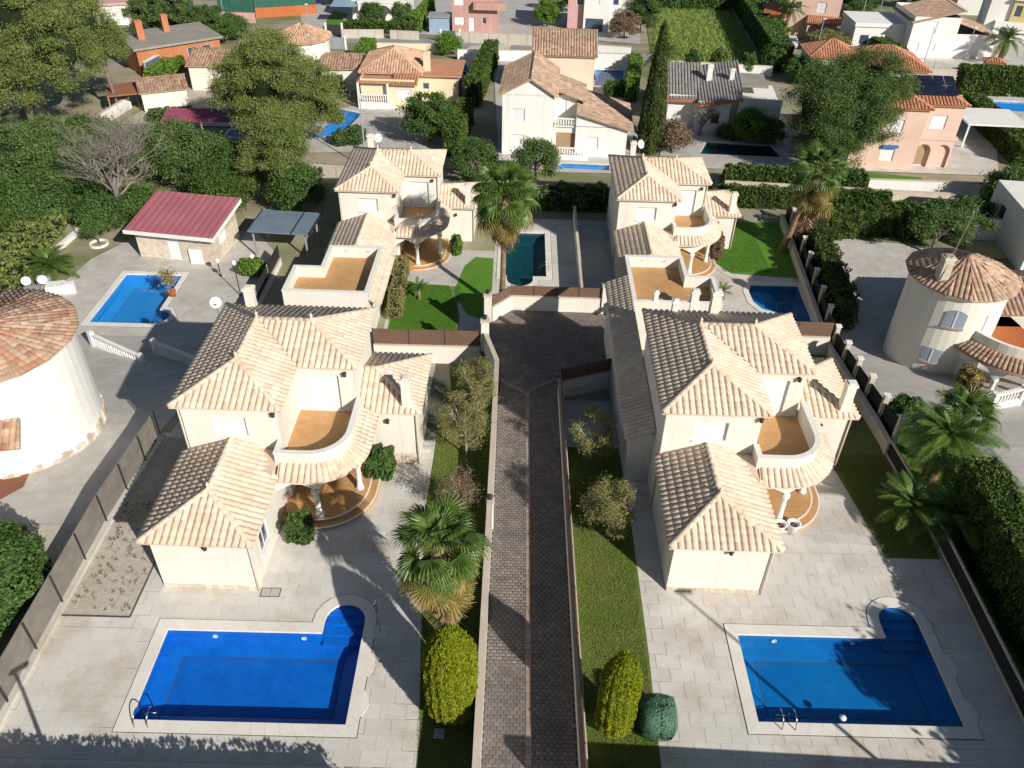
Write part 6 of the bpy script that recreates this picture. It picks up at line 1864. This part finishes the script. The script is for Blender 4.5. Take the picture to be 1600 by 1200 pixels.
hedge('bright hedge below the blue stone wall', (a_.x + 1.2, a_.y - 1.6), (b_.x + 1.5, b_.y - 2.6), 2.0, 1.4, T(100), m='shrubb', dens=60, size=.18)
root = empty('awning', atT(258, 222), R(2), 'purple flat awning over the narrow blue pool', 'awning')
MB().prism([(0, 0), (8.4, 0), (8.4, 2.8), (0, 2.8)], [2.2, 2.2, 2.6, 2.6], [2.28, 2.28, 2.68, 2.68]).build('canvas', MT['purple'], root)
for x, y, hh in ((.2, .1, 2.2), (4.2, .1, 2.2), (8.2, .1, 2.2), (8.2, 2.7, 2.6)): MB().box(x - .07, x + .07, y - .07, y + .07, -.3, hh).build('post', MT['wood'], root)
# ---- far row
h = House('pink brick two-storey house at the top edge', atT(707, 50), atT(776, 52), 'house')
W_ = h.W
h.block(0, W_, 0, 9, 6.6, 'pinkb', [('S', .4, 2.0, 4.2, 5.4), ('S', .4, 2.0, 1.2, 2.4), ('S', 2.8, 3.7, .2, 2.4, 'paint', 'door'), ('S', 5.0, 5.7, 1.4, 2.4, 'glass')]); h.slab(3.6, W_ + 1.5, -1, 0, 3.8, 4.9, 'pinkb', 'balcony')
h = House('white house with arches at the top edge behind a hedge', atT(548, 36), atT(640, 38), 'house')
h.block(0, h.W, 2.5, 9, 5.6, 'white', [('S', 1, 2.2, 3.4, 4.6, 'glass')]); h.arches(1.5, h.W, 0, 0, 3.3, 3, 'white'); h.slab(1.4, h.W + .1, -.1, 2.6, 3.32, 3.6, 'white', 'porch_roof')
h.slab(-3, 1.4, -1.5, 3, 3.0, 3.1, 'tarp', 'sun_sail')
h = House('grey white modern house with dark openings at the top edge', atT(885, 48), atT(975, 52), 'house')
W_ = h.W
h.block(0, W_ * .45, 1, 9, 7.4, 'pinkwall', [('S', 1.4, 2.6, 4, 6, 'glass')]); h.block(W_ * .28, W_ * .72, 0, 6, 7.0, 'white', [('S', .8, 2.6, 4.4, 5.8), ('S', .3, 3.4, .1, 2.2, 'glass')]); h.block(W_ * .72, W_ * 1.02, 2, 8, 7.2, 'white', [('S', .4, 1.4, 4, 5.4, 'glass')])
h = House('pink two-storey house with orange tile trim and arches, top right', atT(1222, 60), atT(1302, 66), 'house')
W_ = h.W
h.block(0, W_, 1.6, 9, 6.6, 'pink', [('S', 1, 2, 4.4, 5.6, 'glass'), ('S', 4.6, 6, 4.2, 5.8)]); h.arches(3.6, W_, 0, 0, 3.0, 2, 'pink'); h.shed([(3.3, -.4, 3.0), (W_ + .4, -.4, 3.0), (W_ + .4, 1.6, 3.7), (3.3, 1.6, 3.7)], 'tile_red')
h.block(-3.5, 0, 1, 8, 3.2, 'pink', [('S', 1, 2.2, 1, 2.2)]); h.slab(-3.9, .2, .6, 8.4, 3.25, 3.5, 'terracotta2', 'flat_roof')
h = House('low orange-roofed house left of the pink house, top right', atT(1178, 48), atT(1222, 56), 'house')
h.block(0, h.W, 0, 7, 3.2, 'white', [('S', .6, 1.6, 1, 2.2)], top=False); h.gable(0, h.W, 0, 7, 3.2, 1.0, 'tile_red', 'x', .3, 'white')
h = House('large white house with a brown tile gable roof, top right', atT(1412, 90), atT(1540, 94), 'house')
W_ = h.W
h.block(0, W_ * .55, 0, 9, 6.0, 'white', [('S', 2.0, 3.6, 3.6, 5.4), ('S', .7, 1.7, 1, 2.2), ('S', 3.2, 4.2, 1, 2.2)], top=False); h.gable(0, W_ * .55, 0, 9, 5.2, 1.8, 'tile_brown', 'y', .35, 'white', e2=7.0, ridge=W_ * .54)
h.block(W_ * .55, W_ * 1.05, .4, 8, 3.6, 'white', [('S', 1.2, 2.2, 1.2, 2.4), ('S', 4.2, 5.2, 1.2, 2.4)], top=False); h.shed([(W_ * 1.1, 0, 3.3), (W_ * 1.1, 8.4, 3.3), (W_ * .55, 8.4, 5.3), (W_ * .55, 0, 5.3)], 'tile_brown')
h.block(-7.5, 0, 3, 10, 3.6, 'white', [('S', 1, 2.4, 1, 2.4, 'glass')]); h.slab(-7.7, -.02, 2.8, 10.2, 3.62, 4.2, 'white', 'roof_parapet')
h = House('modern white house with an ochre upper wall at the right edge', atT(1545, 64), atT(1625, 70), 'house')
h.block(0, 12, 0, 9, 3.2, 'white', [('S', 1, 3, .4, 2.4, 'glass')]); h.block(2, 12, .6, 9, 6.6, 'ochre', [('S', .4, 1.5, 4, 5.8, 'glass'), ('S', 4, 6, 4, 5.8, 'glass')], z0=3.21); h.block(-1.5, 2, 1, 9, 7.0, 'white'); h.slab(1.8, 12.3, .2, 9.2, 6.62, 6.95, 'white', 'roof_slab')
h = House('white house beyond the modern house at the top right corner', atT(1490, 22), atT(1560, 26), 'house')
h.block(0, h.W, 0, 8, 6, 'white', [('S', 2, 3.4, 3.4, 4.8, 'glass'), ('S', 5, 6.4, 3.4, 4.8, 'glass')])
h = House('small pavilion gatehouse with an orange cap near the right hedge', atT(1534, 118), atT(1562, 120), 'gatehouse')
h.block(0, h.W, 0, 1.6, 1.9, 'white', [('S', .4, 1.2, .1, 1.6, 'glass')], top=False); h.hip(0, h.W, 0, 1.6, 1.9, .4, 'tile_red', .2)
h = House('white and pink building with green court nets behind, top left', atT(100, 42), atT(160, 20), 'house')
h.root.rotation_euler = (0, 0, R(20)); h.block(0, 10, 0, 8, 4, 'white', [('S', 2, 3, 1.4, 2.6, 'glass')]); h.slab(-.3, 10.3, -.3, 8.3, 4.02, 4.4, 'pinkwall', 'roof_edge')
for lab, a_, b_, m_ in (('pink court wall with dark green net, nearer one at the top left', (345, 34), (400, 36), 'pinkwall'), ('pink court wall with dark green net, middle one at the top left', (268, 33), (308, 35), 'pinkwall'), ('red court wall with dark green net left of the sports ground', (400, 28), (495, 22), 'terracotta2')):
    run_wall('court_wall', lab, [atT(*a_), atT(*b_)], ZT, 1.6, m=m_, capm=m_, panel='darkgreen', ph=2.2, post='darkmetal')
sheet('road', [tuple(atT(x, y)[:2]) for x, y in ((455, 66), (560, 69), (700, 78), (850, 82), (1010, 96), (1240, 116), (1480, 122), (1600, 128), (1600, 112), (1480, 104), (1240, 100), (1010, 84), (850, 66), (700, 62), (560, 55), (455, 54))], MT['asphalt'], 0.0545, 'grey residential street crossing behind the gardens', 'road')
sheet('meadow', [tuple(atT(x, y)[:2]) for x, y in ((1020, 98), (1195, 106), (1150, 30), (1135, 6), (1025, 4), (1010, 40))], MT['meadow'], 0.0690, 'rough green meadow on the empty plot', 'meadow')
sheet('yard', [tuple(atT(x, y)[:2]) for x, y in ((470, 240), (700, 235), (720, 165), (560, 165), (480, 180))], MT['patio2'], 0.0635, 'grey paved yard in front of the yellow bungalow', 'yard')
sheet('yard', [tuple(atT(x, y)[:2]) for x, y in ((665, 150), (755, 150), (800, 70), (735, 72))], MT['patio'], 0.0680, 'pale drive beside the bungalow where the blue car stands', 'yard')
sheet('yard', [tuple(atT(x, y)[:2]) for x, y in ((780, 268), (960, 272), (990, 235), (980, 90), (770, 90))], MT['patio2'], 0.0725, 'pale paved yard of the white two-storey house', 'yard')
sheet('yard', [tuple(atT(x, y)[:2]) for x, y in ((1030, 262), (1235, 268), (1230, 190), (1035, 180))], MT['patio2'], 0.0770, 'grey yard around the long dark pool', 'yard')
sheet('yard', [tuple(atT(x, y)[:2]) for x, y in ((1338, 268), (1560, 276), (1555, 190), (1480, 178))], MT['patio'], 0.0815, 'pale terrace beside the pink solar house', 'yard')
sheet('lawn', [tuple(atT(x, y)[:2]) for x, y in ((1340, 283), (1440, 287), (1440, 279), (1340, 269))], MT['lawnb'], 0.1060, 'thin artificial lawn strip before the pink solar house', 'lawn')
sheet('yard', [tuple(atT(x, y)[:2]) for x, y in ((1495, 190), (1610, 195), (1610, 148), (1485, 148))], MT['patio'], 0.0905, 'pale deck around the pool with loungers', 'deck')
sheet('yard', [tuple(atT(x, y)[:2]) for x, y in ((1375, 110), (1600, 118), (1600, 60), (1385, 60))], MT['patio'], 0.0900, 'sandy drive before the large white house', 'yard')
sheet('yard', [tuple(atT(x, y)[:2]) for x, y in ((185, 195), (400, 200), (400, 140), (300, 130))], MT['gravel'], 0.0995, 'sandy yard around the small annex', 'yard')
sheet('lawn', [tuple(atT(x, y)[:2]) for x, y in ((500, 50), (520, 55), (545, 22), (520, 18))], MT['lawnb'], 0.1040, 'bright lawn strip beside the white arch house', 'lawn')
sheet('yard', [tuple(atT(x, y)[:2]) for x, y in ((470, 52), (860, 58), (1000, 70), (1000, -20), (470, -25))], MT['patio2'], 0.0885, 'pale yards beyond the street', 'yard')
# walls along the street
def pw(label, pts, hh=1.2, m='block', **k):
    run_wall('street_wall', label, [atT(*p) for p in pts], ZT, hh, w=.25, m=m, capm=k.pop('capm', 'cap'), group='walls along the street', **k)
pw('pale block wall with piers beyond the street, left part', [(466, 56), (500, 58)], 1.3, 'white')
pw('pale block wall beyond the street before the white arch house', [(534, 60), (600, 60)], 1.3, 'block')
pw('pale block wall beyond the street, right of the small green gate', [(610, 61), (655, 63)], 1.3, 'block')
pw('white balustrade wall behind the yellow bungalow', [(582, 82), (690, 84)], 1.4, 'yellow')
pw('long block wall beyond the street before the pink brick house', [(712, 66), (838, 72)], 1.6, 'block')
pw('white wall on the near side of the street right of the blue car', [(715, 94), (830, 96)], 1.5, 'white')
pw('block wall beside the steep tile roof on the street', [(930, 84), (985, 88)], 1.3, 'white')
pw('white wall behind the small blue pool', [(925, 108), (988, 110)], 2.2, 'white')
pw('white wall behind the grey-roofed house, with topiary', [(1035, 110), (1205, 120)], 1.4, 'white')
pw('pale wall behind the back villas', [(770, 295), (948, 302)], .9, 'cap')
pw('pale low wall between the back right villa and the pink solar house', [(1130, 297), (1500, 318)], .9, 'cap')
pw('pale low wall left of the back left villa', [(488, 276), (545, 280)], 1.2, 'block')
pw('sandy block wall along the street at the right', [(1380, 126), (1500, 128)], 1.6, 'block')
pw('white wall left of the sandy block wall at the right', [(1405, 108), (1440, 109)], 1.5, 'white')
pw('block wall right of the small pavilion', [(1495, 120), (1600, 124)], 1.2, 'block')
pw('white panel fence below the pink solar house', [(1352, 303), (1550, 310)], 1.5, 'white')
pw('white wall of the lower yard between pines and annex', [(148, 205), (205, 168)], 1.3, 'white')
pw('terrace wall of the white two-storey house', [(776, 262), (862, 266)], .7, 'cap')
pw('wall around the pool deck at the right edge', [(1360, 268), (1560, 280)], .4, 'white') if False else None
for lab, px_, py_ in (('left of two square manhole covers below the left villa', 416, 926), ('right of two square manhole covers below the left villa', 430, 926), ('square grey cover in the lawn below the golden conifer', 686, 1147)):
    p = at(px_, py_, 0)
    o = empty('manhole_cover', (p.x, p.y, .02), 0, lab, 'manhole cover', 'ground covers')
    MB().box(-.2, .2, -.2, .2, 0, .014).build('lid', MT['patio2'], o); MB().box(-.24, .24, -.24, .24, -.01, .008).build('frame', MT['joint'], o)
for lab, x_, y_ in (('left of two white planters beside the right villa porch', 1215, 832), ('right of two white planters beside the right villa porch', 1236, 831)):
    p = at(x_, y_, 0)
    o = empty('planter', (p.x, p.y, .01), 0, lab, 'planter', 'white planters')
    MB().lathe([(.22, 0), (.3, .55), (.34, .6), (.27, .6), (.25, .5)], (0, 0, 0), 16).build('pot', MT['white'], o, smooth=True)
    MB().lathe([(.25, .48), (.1, .52)], (0, 0, 0), 12).build('soil', MT['joint'], o)
o = empty('garden_shower', at(594, 988, 0), 0, 'slim garden shower post beside the left pool alcove', 'shower')
MB().tube([(0, 0, 0), (0, 0, 2.1), (0, -.25, 2.2)], .03, 8).build('pipe', MT['metal'], o)
MB().lathe([(.1, 0), (.1, .03), (.02, .06)], (0, -.27, 2.12), 12).build('shower_head', MT['metal'], o)
MB().box(-.3, .3, -.3, .3, -.02, .03).build('tray', MT['coping'], o)
# ---- street things
def car(label, p, rz, m):
    root = empty('parked_car', p, rz, label, 'car', 'parked cars')
    prof = [(-2.0, .25), (-2.05, .6), (-1.95, .85), (-1.2, .95), (-.55, 1.4), (.9, 1.42), (1.6, 1.0), (1.95, .9), (2.02, .5), (1.98, .25)]
    def side(w, pr):
        return [(x, w, z) for x, z in pr]
    n = len(prof)
    vs = side(-.82, prof) + side(.82, prof)
    for i in (4, 5):
        x, y, z = vs[i]; vs[i] = (x, -.64, z); x, y, z = vs[n + i]; vs[n + i] = (x, .64, z)
    MB().add(vs, [tuple(range(n)), tuple(range(2 * n - 1, n - 1, -1))] + [(i, n + i, n + (i + 1) % n, (i + 1) % n) for i in range(n)]).build('body', MT[m], root, bevel=.06)
    MB().add([(-1.12, -.66, 1.0), (-.58, -.58, 1.37), (-.58, .58, 1.37), (-1.12, .66, 1.0)], [(0, 1, 2, 3)]).add([(-1.16, -.64, 1.01), (-.6, -.56, 1.4), (-.6, .56, 1.4), (-1.16, .64, 1.01)], [(0, 3, 2, 1)]).build('windscreen', MT['glass'], root)
    MB().prism([(-1.0, -.80), (1.35, -.80), (1.35, .80), (-1.0, .80)], .98, 1.02).build('side_windows', MT['glass'], root)
    for x in (-1.25, 1.25):
        for y in (-.78, .78):
            w = MB().lathe([(.0, -.1), (.31, -.1), (.31, .1), (.0, .1)], (0, 0, 0), 14).build('wheel', MT['rubber'], root, loc=(x, y, .31)); w.rotation_euler = (math.pi / 2, 0, 0)
    for y in (-.6, .6): MB().box(-2.07, -2.0, y - .16, y + .16, .62, .76).build('headlight', MT['paint'], root)
    return root
car('blue car parked beside the yellow bungalow', atT(720, 112), R(95), 'carblue')
car('white car parked in the shade left of the pink house, top right', atT(1236, 72), R(80), 'carwhite')
car('white car parked under trees right of the pink house, top right', atT(1318, 78), R(10), 'carwhite')
root = empty('gazebo', atT(944, 242), R(-4), 'striped grey and white gazebo tent beside the white two-storey house', 'gazebo')
for x, y in ((0, 0), (3.2, 0), (0, 3.0), (3.2, 3.0)): MB().box(x - .04, x + .04, y - .04, y + .04, -.3, 2.1).build('pole', MT['darkmetal'], root)
for i in range(4):
    x0, x1 = -.1 + 3.4 * i / 4, -.1 + 3.4 * (i + 1) / 4
    def zz_(x): return 2.1 + .65 * math.sin(math.pi * min(1, max(0, (x + .1) / 3.4)))
    MB().prism([(x0, -.1), (x1, -.1), (x1, 3.1), (x0, 3.1)], [zz_(x0), zz_(x1), zz_(x1), zz_(x0)], [zz_(x0) + .03, zz_(x1) + .03, zz_(x1) + .03, zz_(x0) + .03]).build('canvas_strip', MT['greyc'] if i % 2 else MT['paint'], root)
for i, (x, y, lab) in enumerate(((1530, 151, 'white sun lounger left of three by the right edge pool'), (1545, 151, 'reddish sun lounger in the middle by the right edge pool'), (1573, 152, 'white sun lounger right of three by the right edge pool'))):
    root = empty('sun_lounger', atT(x, y), R(70), lab, 'sun lounger', 'loungers by the pool')
    MB().box(0, 1.3, -.3, .3, .28, .36).build('seat', MT['paint'] if i != 1 else MT['awning'], root)
    o = MB().box(0, .7, -.3, .3, 0, .07).build('backrest', MT['paint'] if i != 1 else MT['awning'], root, loc=(1.28, 0, .3)); o.rotation_euler = (0, R(-55), 0)
    for px_, py_ in ((.1, -.25), (.1, .25), (1.2, -.25), (1.2, .25)): MB().box(px_ - .03, px_ + .03, py_ - .03, py_ + .03, 0, .28).build('leg', MT['paint'], root)
root = empty('clothes_dryer', at(1192, 362, -3.5), .4, 'rotary clothes dryer on the bright lawn behind the back right villa', 'clothes dryer')
MB().tube([(0, 0, 0), (0, 0, 1.9)], .03, 8).build('pole', MT['metal'], root)
for k in range(4):
    a = k * math.pi / 2
    MB().tube([(0, 0, 1.3), (1.3 * math.cos(a), 1.3 * math.sin(a), 1.9)], .018, 6).build('arm', MT['metal'], root)
mb = MB()
for rr in (.6, .9, 1.25):
    for k in range(4):
        a, b = k * math.pi / 2, (k + 1) * math.pi / 2; z = 1.3 + .6 * rr / 1.3
        mb.tube([(rr * math.cos(a), rr * math.sin(a), z), (rr * math.cos(b), rr * math.sin(b), z)], .006, 4)
mb.build('lines', MT['paint'], root)
def street_lamp(label, p, hh, arm=0.0):
    root = empty('street_lamp', p, 0, label, 'street lamp', 'street lamps and poles')
    MB().lathe([(.12, -.2), (.08, .4), (.05, hh)], (0, 0, 0), 8).build('pole', MT['greyc'], root, smooth=True)
    MB().box(-.12 - arm, .35, -.1, .1, hh, hh + .12).build('lamp_head', MT['paint'], root)
for i, (x, y, hh, lab) in enumerate(((572, 262, 7.0, 'grey pole left of the back left villa roof'), (484, 60, 5, 'street lamp beside the white wall at the top'), (356, 60, 6, 'street lamp among the trees at the top left'), (1272, 96, 6, 'street lamp in front of the pink house, top right'), (1434, 128, 7, 'tall pole before the large white house'), (1498, 118, 6.5, 'second tall pole right of the large white house'), (1455, 118, 2.2, 'short post on the sandy drive'), (1338, 60, 9, 'antenna pole at the white flat roof, top right'), (1372, 28, 8, 'far pole at the top right'))):
    street_lamp(lab, atT(x, y), hh)
root = empty('gate_shed', atT(686, 52), 0, 'small blue grey shed with a gate left of the pink brick house', 'shed')
MB().box(-1.6, 1.6, 0, 3, 0, 2.4).build('wall', MT['tarp'], root); MB().box(-1.8, 1.8, -.2, 3.2, 2.42, 2.6).build('roof', MT['greyc'], root)
for lab, x, y, w, m_ in (('dark grey gate beside the cream tower house', 520, 77, 4, 'greyc'), ('green gate in the long block wall', 704, 66, 3, 'green'), ('green gate left of the pink house, top right', 1236, 104, 4.5, 'green'), ('black gate in the white wall beyond the street', 523, 56, 2.6, 'darkmetal')):
    p = atT(x, y); root = empty('gate', p, R(2), lab, 'gate', 'gates on the street')
    MB().box(-w / 2, -.02, -.04, .04, .05, 1.7).build('leaf', MT[m_], root); MB().box(.02, w / 2, -.04, .04, .05, 1.7).build('leaf', MT[m_], root)
    for s_ in (-1, 1): MB().box(s_ * w / 2 - .15, s_ * w / 2 + .15, -.15, .15, -.3, 2.0).build('post', MT['white'], root)
# ------------------------------------------------------------------ trees and hedges of the neighbourhood
def big_pine(label, px, py, crowns, n, size=.22, m='pine', r0=.3, clump=1.0, nc=70, top=None, bias=.35):
    p = atT(px, py)
    return tree('pine_tree', label, p, crowns, n, size, MT[m], 'bark', r0, clump, nc, 'pines and big trees', trunk_top=top, aspect=.28, bias=bias, core=.55)
big_pine('tall olive-green pine at the left edge', 52, 200, [(1, 3, 11, 7.0, 6.0, 5.5), (-6, 2, 9, 6, 5, 5.0), (4.5, 0, 8.0, 4.6, 4, 4.0), (-2, -2, 6.0, 6, 4, 3.5)], 42000, .2, 'pine', .45, 1.0, 260, (.5, .5, 8.5))
big_pine('slender pine with a bare pale trunk left of the brick house', 188, 176, [(-2.0, 0, 9.4, 3.8, 3.4, 4.0), (-1.0, 0, 7.4, 3.6, 3.2, 2.4)], 18000, .18, 'pine', .26, .75, 130, (-.5, 0, 7.5))
big_pine('broad green pine in front of the bungalow', 438, 240, [(.2, 0, 6.6, 4.4, 4.2, 5.4), (3.7, 1, 5.4, 3.2, 3.0, 3.8), (-3.0, 1, 5.8, 3.0, 3.0, 4.2)], 46000, .17, 'pine', .35, .75, 280, (0, 0, 5))
big_pine('lower yellow-green pine below the broad pine', 440, 318, [(0, 0, 3.8, 2.9, 2.7, 3.8), (.6, 0, 5.8, 2.2, 2.2, 2.4)], 22000, .15, 'pine', .25, .6, 150, (0, 0, 3.4))
big_pine('big dark pine left of the pink solar house', 1292, 262, [(.5, 0, 5.4, 5.0, 4.6, 5.2), (2.4, 1, 7.8, 4.0, 3.8, 4.0), (-2.2, 0, 6.2, 3.4, 3.2, 4.2), (-2.0, -3, 3.8, 2.4, 2.0, 2.6)], 46000, .17, 'pined', .35, .8, 280, (0, 0, 6))
p = atT(195, 352)
bare_tree('grey leafless tree in front of the dark shrubs at the left', p, 10.5, 1.1, 9, levels=5, r0=.26)
for i, (x, y, r, hh, m_, lab) in enumerate((
        (30, 300, 4.6, 5.6, 'pined', 'dark green tree at the left edge below the tall pine'), (95, 280, 4.2, 5.2, 'pined', 'dark green tree second from the left edge'), (150, 262, 3.6, 4.6, 'shrub', 'dark shrubby tree left of the bare tree'),
        (268, 272, 3.8, 4.6, 'pined', 'dark green tree right of the bare tree'), (318, 290, 3.6, 4.6, 'pined', 'dark green tree above the red-roofed garden house'), (368, 302, 3.0, 4.2, 'shrub', 'dark tree left of the lower yellow-green pine'),
        (345, 335, 2.2, 3.4, 'hedge', 'brownish shrub behind the red-roofed garden house'), (60, 345, 3.2, 3.6, 'shrub', 'dark bush above the ivy slope'), (165, 355, 1.8, 2.4, 'shrub', 'shrub at the top of the kerb wall'), (215, 345, 2.0, 2.6, 'shrub', 'shrub behind the corner of the red-roofed garden house'),
        (470, 330, 2.0, 4.0, 'shrub', 'dark shrub in the shade left of the back left villa'), (120, 320, 2.6, 4.2, 'pined', 'dark tree between ivy slope and bare tree'))):
    q = atT(x, y)
    tree('garden_tree', lab, q, [(0, 0, hh * .55, r, r * .9, hh * .5)], int(2600 * r), .16, MT[m_], 'bark', .2, .65, int(34 * r), 'dense trees on the left', core=.7)
for i, (x, y, r, hh, m_, lab) in enumerate((
        (262, 62, 5.5, 7.0, 'pined', 'dark tree behind the brick house'), (330, 68, 3.8, 5.2, 'shrub', 'dark bushy tree between brick house and tower'), (365, 62, 2.4, 3.6, 'shrub', 'round dark tree left of the cream tower'), (150, 28, 5.0, 6.0, 'pined', 'tree at the top left corner behind the pines'), (60, 60, 7, 8, 'pined', 'big tree at the upper left edge'),
        (672, 222, 2.9, 5.0, 'shrub', 'round dark tree in front of the bungalow annex'), (702, 86, 1.7, 3.0, 'shrubb', 'bright small tree behind the bungalow chimney'),
        (1167, 222, 1.7, 3.4, 'shrubb', 'bright green tree before the long white house'), (1200, 224, 1.4, 2.6, 'shrub', 'dark tree right of the bright tree by the long white house'), (1138, 216, 1.0, 1.2, 'shrub', 'dark low bush before the long white house'),
        (1000, 52, 2.8, 6, 'shrub', 'tree beside the modern house at the top'), (975, 60, 2.4, 4, 'dry', 'brownish tree at the top beside the modern house'), (630, 48, 1.6, 4.5, 'pined', 'small trees before the white arch house'), (582, 46, 2.0, 4.0, 'shrub', 'dark bush before the white arch house'), (400, 20, 3, 5, 'pined', 'tree near the green courts'), (520, 8, 3, 5, 'shrub', 'tree at the top beside the bright lawn'),
        (1330, 52, 3.0, 5.0, 'pined', 'tree right of the pink house, top right'), (1292, 78, 3.4, 2.6, 'olive', 'olive tree before the pink house, top right'), (1210, 65, 2.0, 3.2, 'shrubb', 'bright bush left of the pink house, top right'), (1210, 110, 2.2, 3.4, 'shrub', 'dark tree beside the street gate, right of the meadow'), (1350, 18, 3.0, 5, 'shrub', 'dark tree on the far top right'), (1430, 12, 4.0, 5, 'shrub', 'dark tree row behind the white flat roof'),
        (1575, 330, 2.6, 4.0, 'pined', 'leafy tree at the right edge below the pink solar house terrace'), (1050, 240, 1.6, 3.4, 'dry', 'brown leafless bush behind the back right villa chimney'), (1255, 130, 2.6, 3.2, 'shrub', 'dark shrubs left of the long orange-roofed house'), (745, 268, 1.8, 2.8, 'shrub', 'dark bush right of the back left villa roof'), (890, 20, 2.6, 6, 'cypress', 'dark conifer left of the modern house'), (855, 42, 2.2, 4.4, 'shrubb', 'green tree left of the modern house'))):
    q = atT(x, y)
    tree('garden_tree', lab, q, [(0, 0, hh * .55, r, r * .9, hh * .48)], int(1900 * r) + 600, .17, MT[m_], 'bark', .16, .5, int(26 * r) + 8, 'trees of the neighbourhood', core=.66 if m_ not in ('dry', 'olive') else 0.0)
bare_tree('pruned dark leafless tree before the long white house', atT(1092, 212), 4.6, 1.0, 6, m='bark', levels=3, r0=.24)
columnar('tall narrow cypress left of the long white house', atT(1013, 240), 1.25, 13.0, 16000, .15, 'cypress', 'core', 'cypress', taper=.75, stems=7)
columnar('small dark conifer beside the cream tower house', atT(415, 12), 1.2, 6, 2500, .2, 'cypress', 'core', 'cypress')
date_palm('feather palm behind the tall cypress', atT(1030, 150), 5.0, 1.25, 32, .3, ny=0)
date_palm('dark feather palm before the pink house, top right', atT(1224, 66), 5.0, 1.3, 28, .3, ny=0)
date_palm('low palm between the white topiary walls', atT(1122, 122), .8, 1.0, 24, .25, ny=0)
date_palm('dark feather palm right of the large white house', atT(1560, 100), 3.5, 1.4, 34, .4, ny=0)
date_palm('palm at the top beside the meadow', atT(1000, 40), 4.5, 1.2, 24, .3, ny=0)
for i, (x, y, lab) in enumerate(((1081, 112, 'left of three ball topiaries on the street wall'), (1119, 112, 'middle one of three ball topiaries on the street wall'), (1167, 116, 'right of three ball topiaries on the street wall'))):
    q = atT(x, y)
    r0_ = shrub(lab, (q.x, q.y, q.z), .01 + 1.15, 1.15, 3.0, 2200, .13, 'shrub', 'topiary', 'ball topiaries')
for i, (x, y, r, lab) in enumerate(((534, 227, .95, 'small round topiary left of the pair by the pole'), (557, 226, 1.15, 'larger round topiary right of the pair by the pole'))):
    shrub(lab, atT(x, y), r, r, r * 1.8, 2200, .1, 'shrub', 'topiary', 'ball topiaries')
def hp(label, a, b, w, hh, m='hedge', dens=55, size=.17, **k):
    A_, B_ = atT(*a), atT(*b)
    hedge(label, A_, B_, w, hh, A_.z, m=m, dens=dens, size=size, z2=B_.z, **k)
hp('tall clipped hedge running back from the white two-storey house, near part', (706, 245), (728, 190), 1.8, 2.8)
hp('tall clipped hedge running back to the street, far part', (738, 168), (768, 102), 1.8, 3.4)
hp('bright hedge beside the bungalow garden wall', (566, 112), (578, 88), 2.0, 2.6, 'shrubb')
hp('dark clipped hedge left of the bungalow', (520, 145), (545, 118), 2.4, 2.0, 'shrub')
hp('dark long hedge running up along the meadow, right side', (1218, 112), (1150, 2), 2.6, 3.6, 'shrub', 45, .2)
hp('dark hedge running down beside the large white house drive', (1400, 104), (1335, 62), 2.4, 2.4, 'shrub', 45, .2)
hp('hedge behind the long orange-roofed house', (1250, 100), (1405, 108), 2.0, 2.0, 'shrub', 45, .2)
hp('big dark clipped hedge behind the sun loungers', (1492, 145), (1625, 150), 2.6, 3.4, 'hedge', 50, .18)
hp('dark hedge right of the canopy of the pink solar house', (1510, 175), (1600, 262), 2.2, 2.4, 'hedge', 50, .17)
hp('dark clipped hedge between the back right villa and the long dark pool', (1128, 290), (1240, 294), 1.4, 2.0, 'hedge')
hp('dark hedge below the big dark pine', (1245, 296), (1345, 300), 2.0, 2.0, 'shrub')
hp('hedge before the white arch house', (540, 50), (650, 54), 1.6, 1.8, 'hedge', 45, .2)
hp('low shrub row in the sandy yard of the annex', (236, 190), (300, 186), 2.0, 1.2, 'shrub')
hp('hedge at the top behind the small white house', (650, 52), (672, 22), 1.8, 2.6, 'shrubb', 45, .2)
hp('shrubs behind the small blue pool hedge', (945, 148), (985, 150), 2.0, 1.6, 'shrub')
hp('bright climbing hedge between pool and cypress', (985, 160), (992, 112), 1.4, 2.6, 'shrubb')
hp('green hedge at the back of the meadow', (1020, 14), (1140, 16), 3.0, 3.0, 'shrub', 40, .25)
hp('tall tree row at the far top left', (-30, 30), (110, 12), 6, 7, 'shrub', 14, .35, wob=.9)
hp('tree row closing the view at the top', (1160, 6), (1345, 8), 5, 5, 'shrub', 14, .35, wob=.9)
def scatter(label, poly, n, m, hh):
    xs, ys = [p[0] for p in poly], [p[1] for p in poly]
    P = np.stack([RNG.uniform(min(xs), max(xs), n), RNG.uniform(min(ys), max(ys), n), np.zeros(n)], 1)
    ok = np.ones(n, bool); k = len(poly)
    s = np.sign(sum(poly[i][0] * poly[(i + 1) % k][1] - poly[(i + 1) % k][0] * poly[i][1] for i in range(k)))
    for i in range(k):
        a, b = poly[i], poly[(i + 1) % k]
        ok &= s * ((b[0] - a[0]) * (P[:, 1] - a[1]) - (b[1] - a[1]) * (P[:, 0] - a[0])) > 0
    P = P[ok]; P[:, 2] = [T(y) + .1 for y in P[:, 1]]
    P[:, 2] += RNG.uniform(0, hh, len(P))
    o = link('meadow_grass', leaf_mesh('meadow_grass', P, .22, MT[m], None, .3, up=.6))
    tag(o, label, 'grass', None, 'stuff')
scatter('tufted rough grass on the empty plot', [tuple(atT(x, y)[:2]) for x, y in ((1020, 98), (1195, 106), (1135, 6), (1025, 4))], 26000, 'blade', .4)
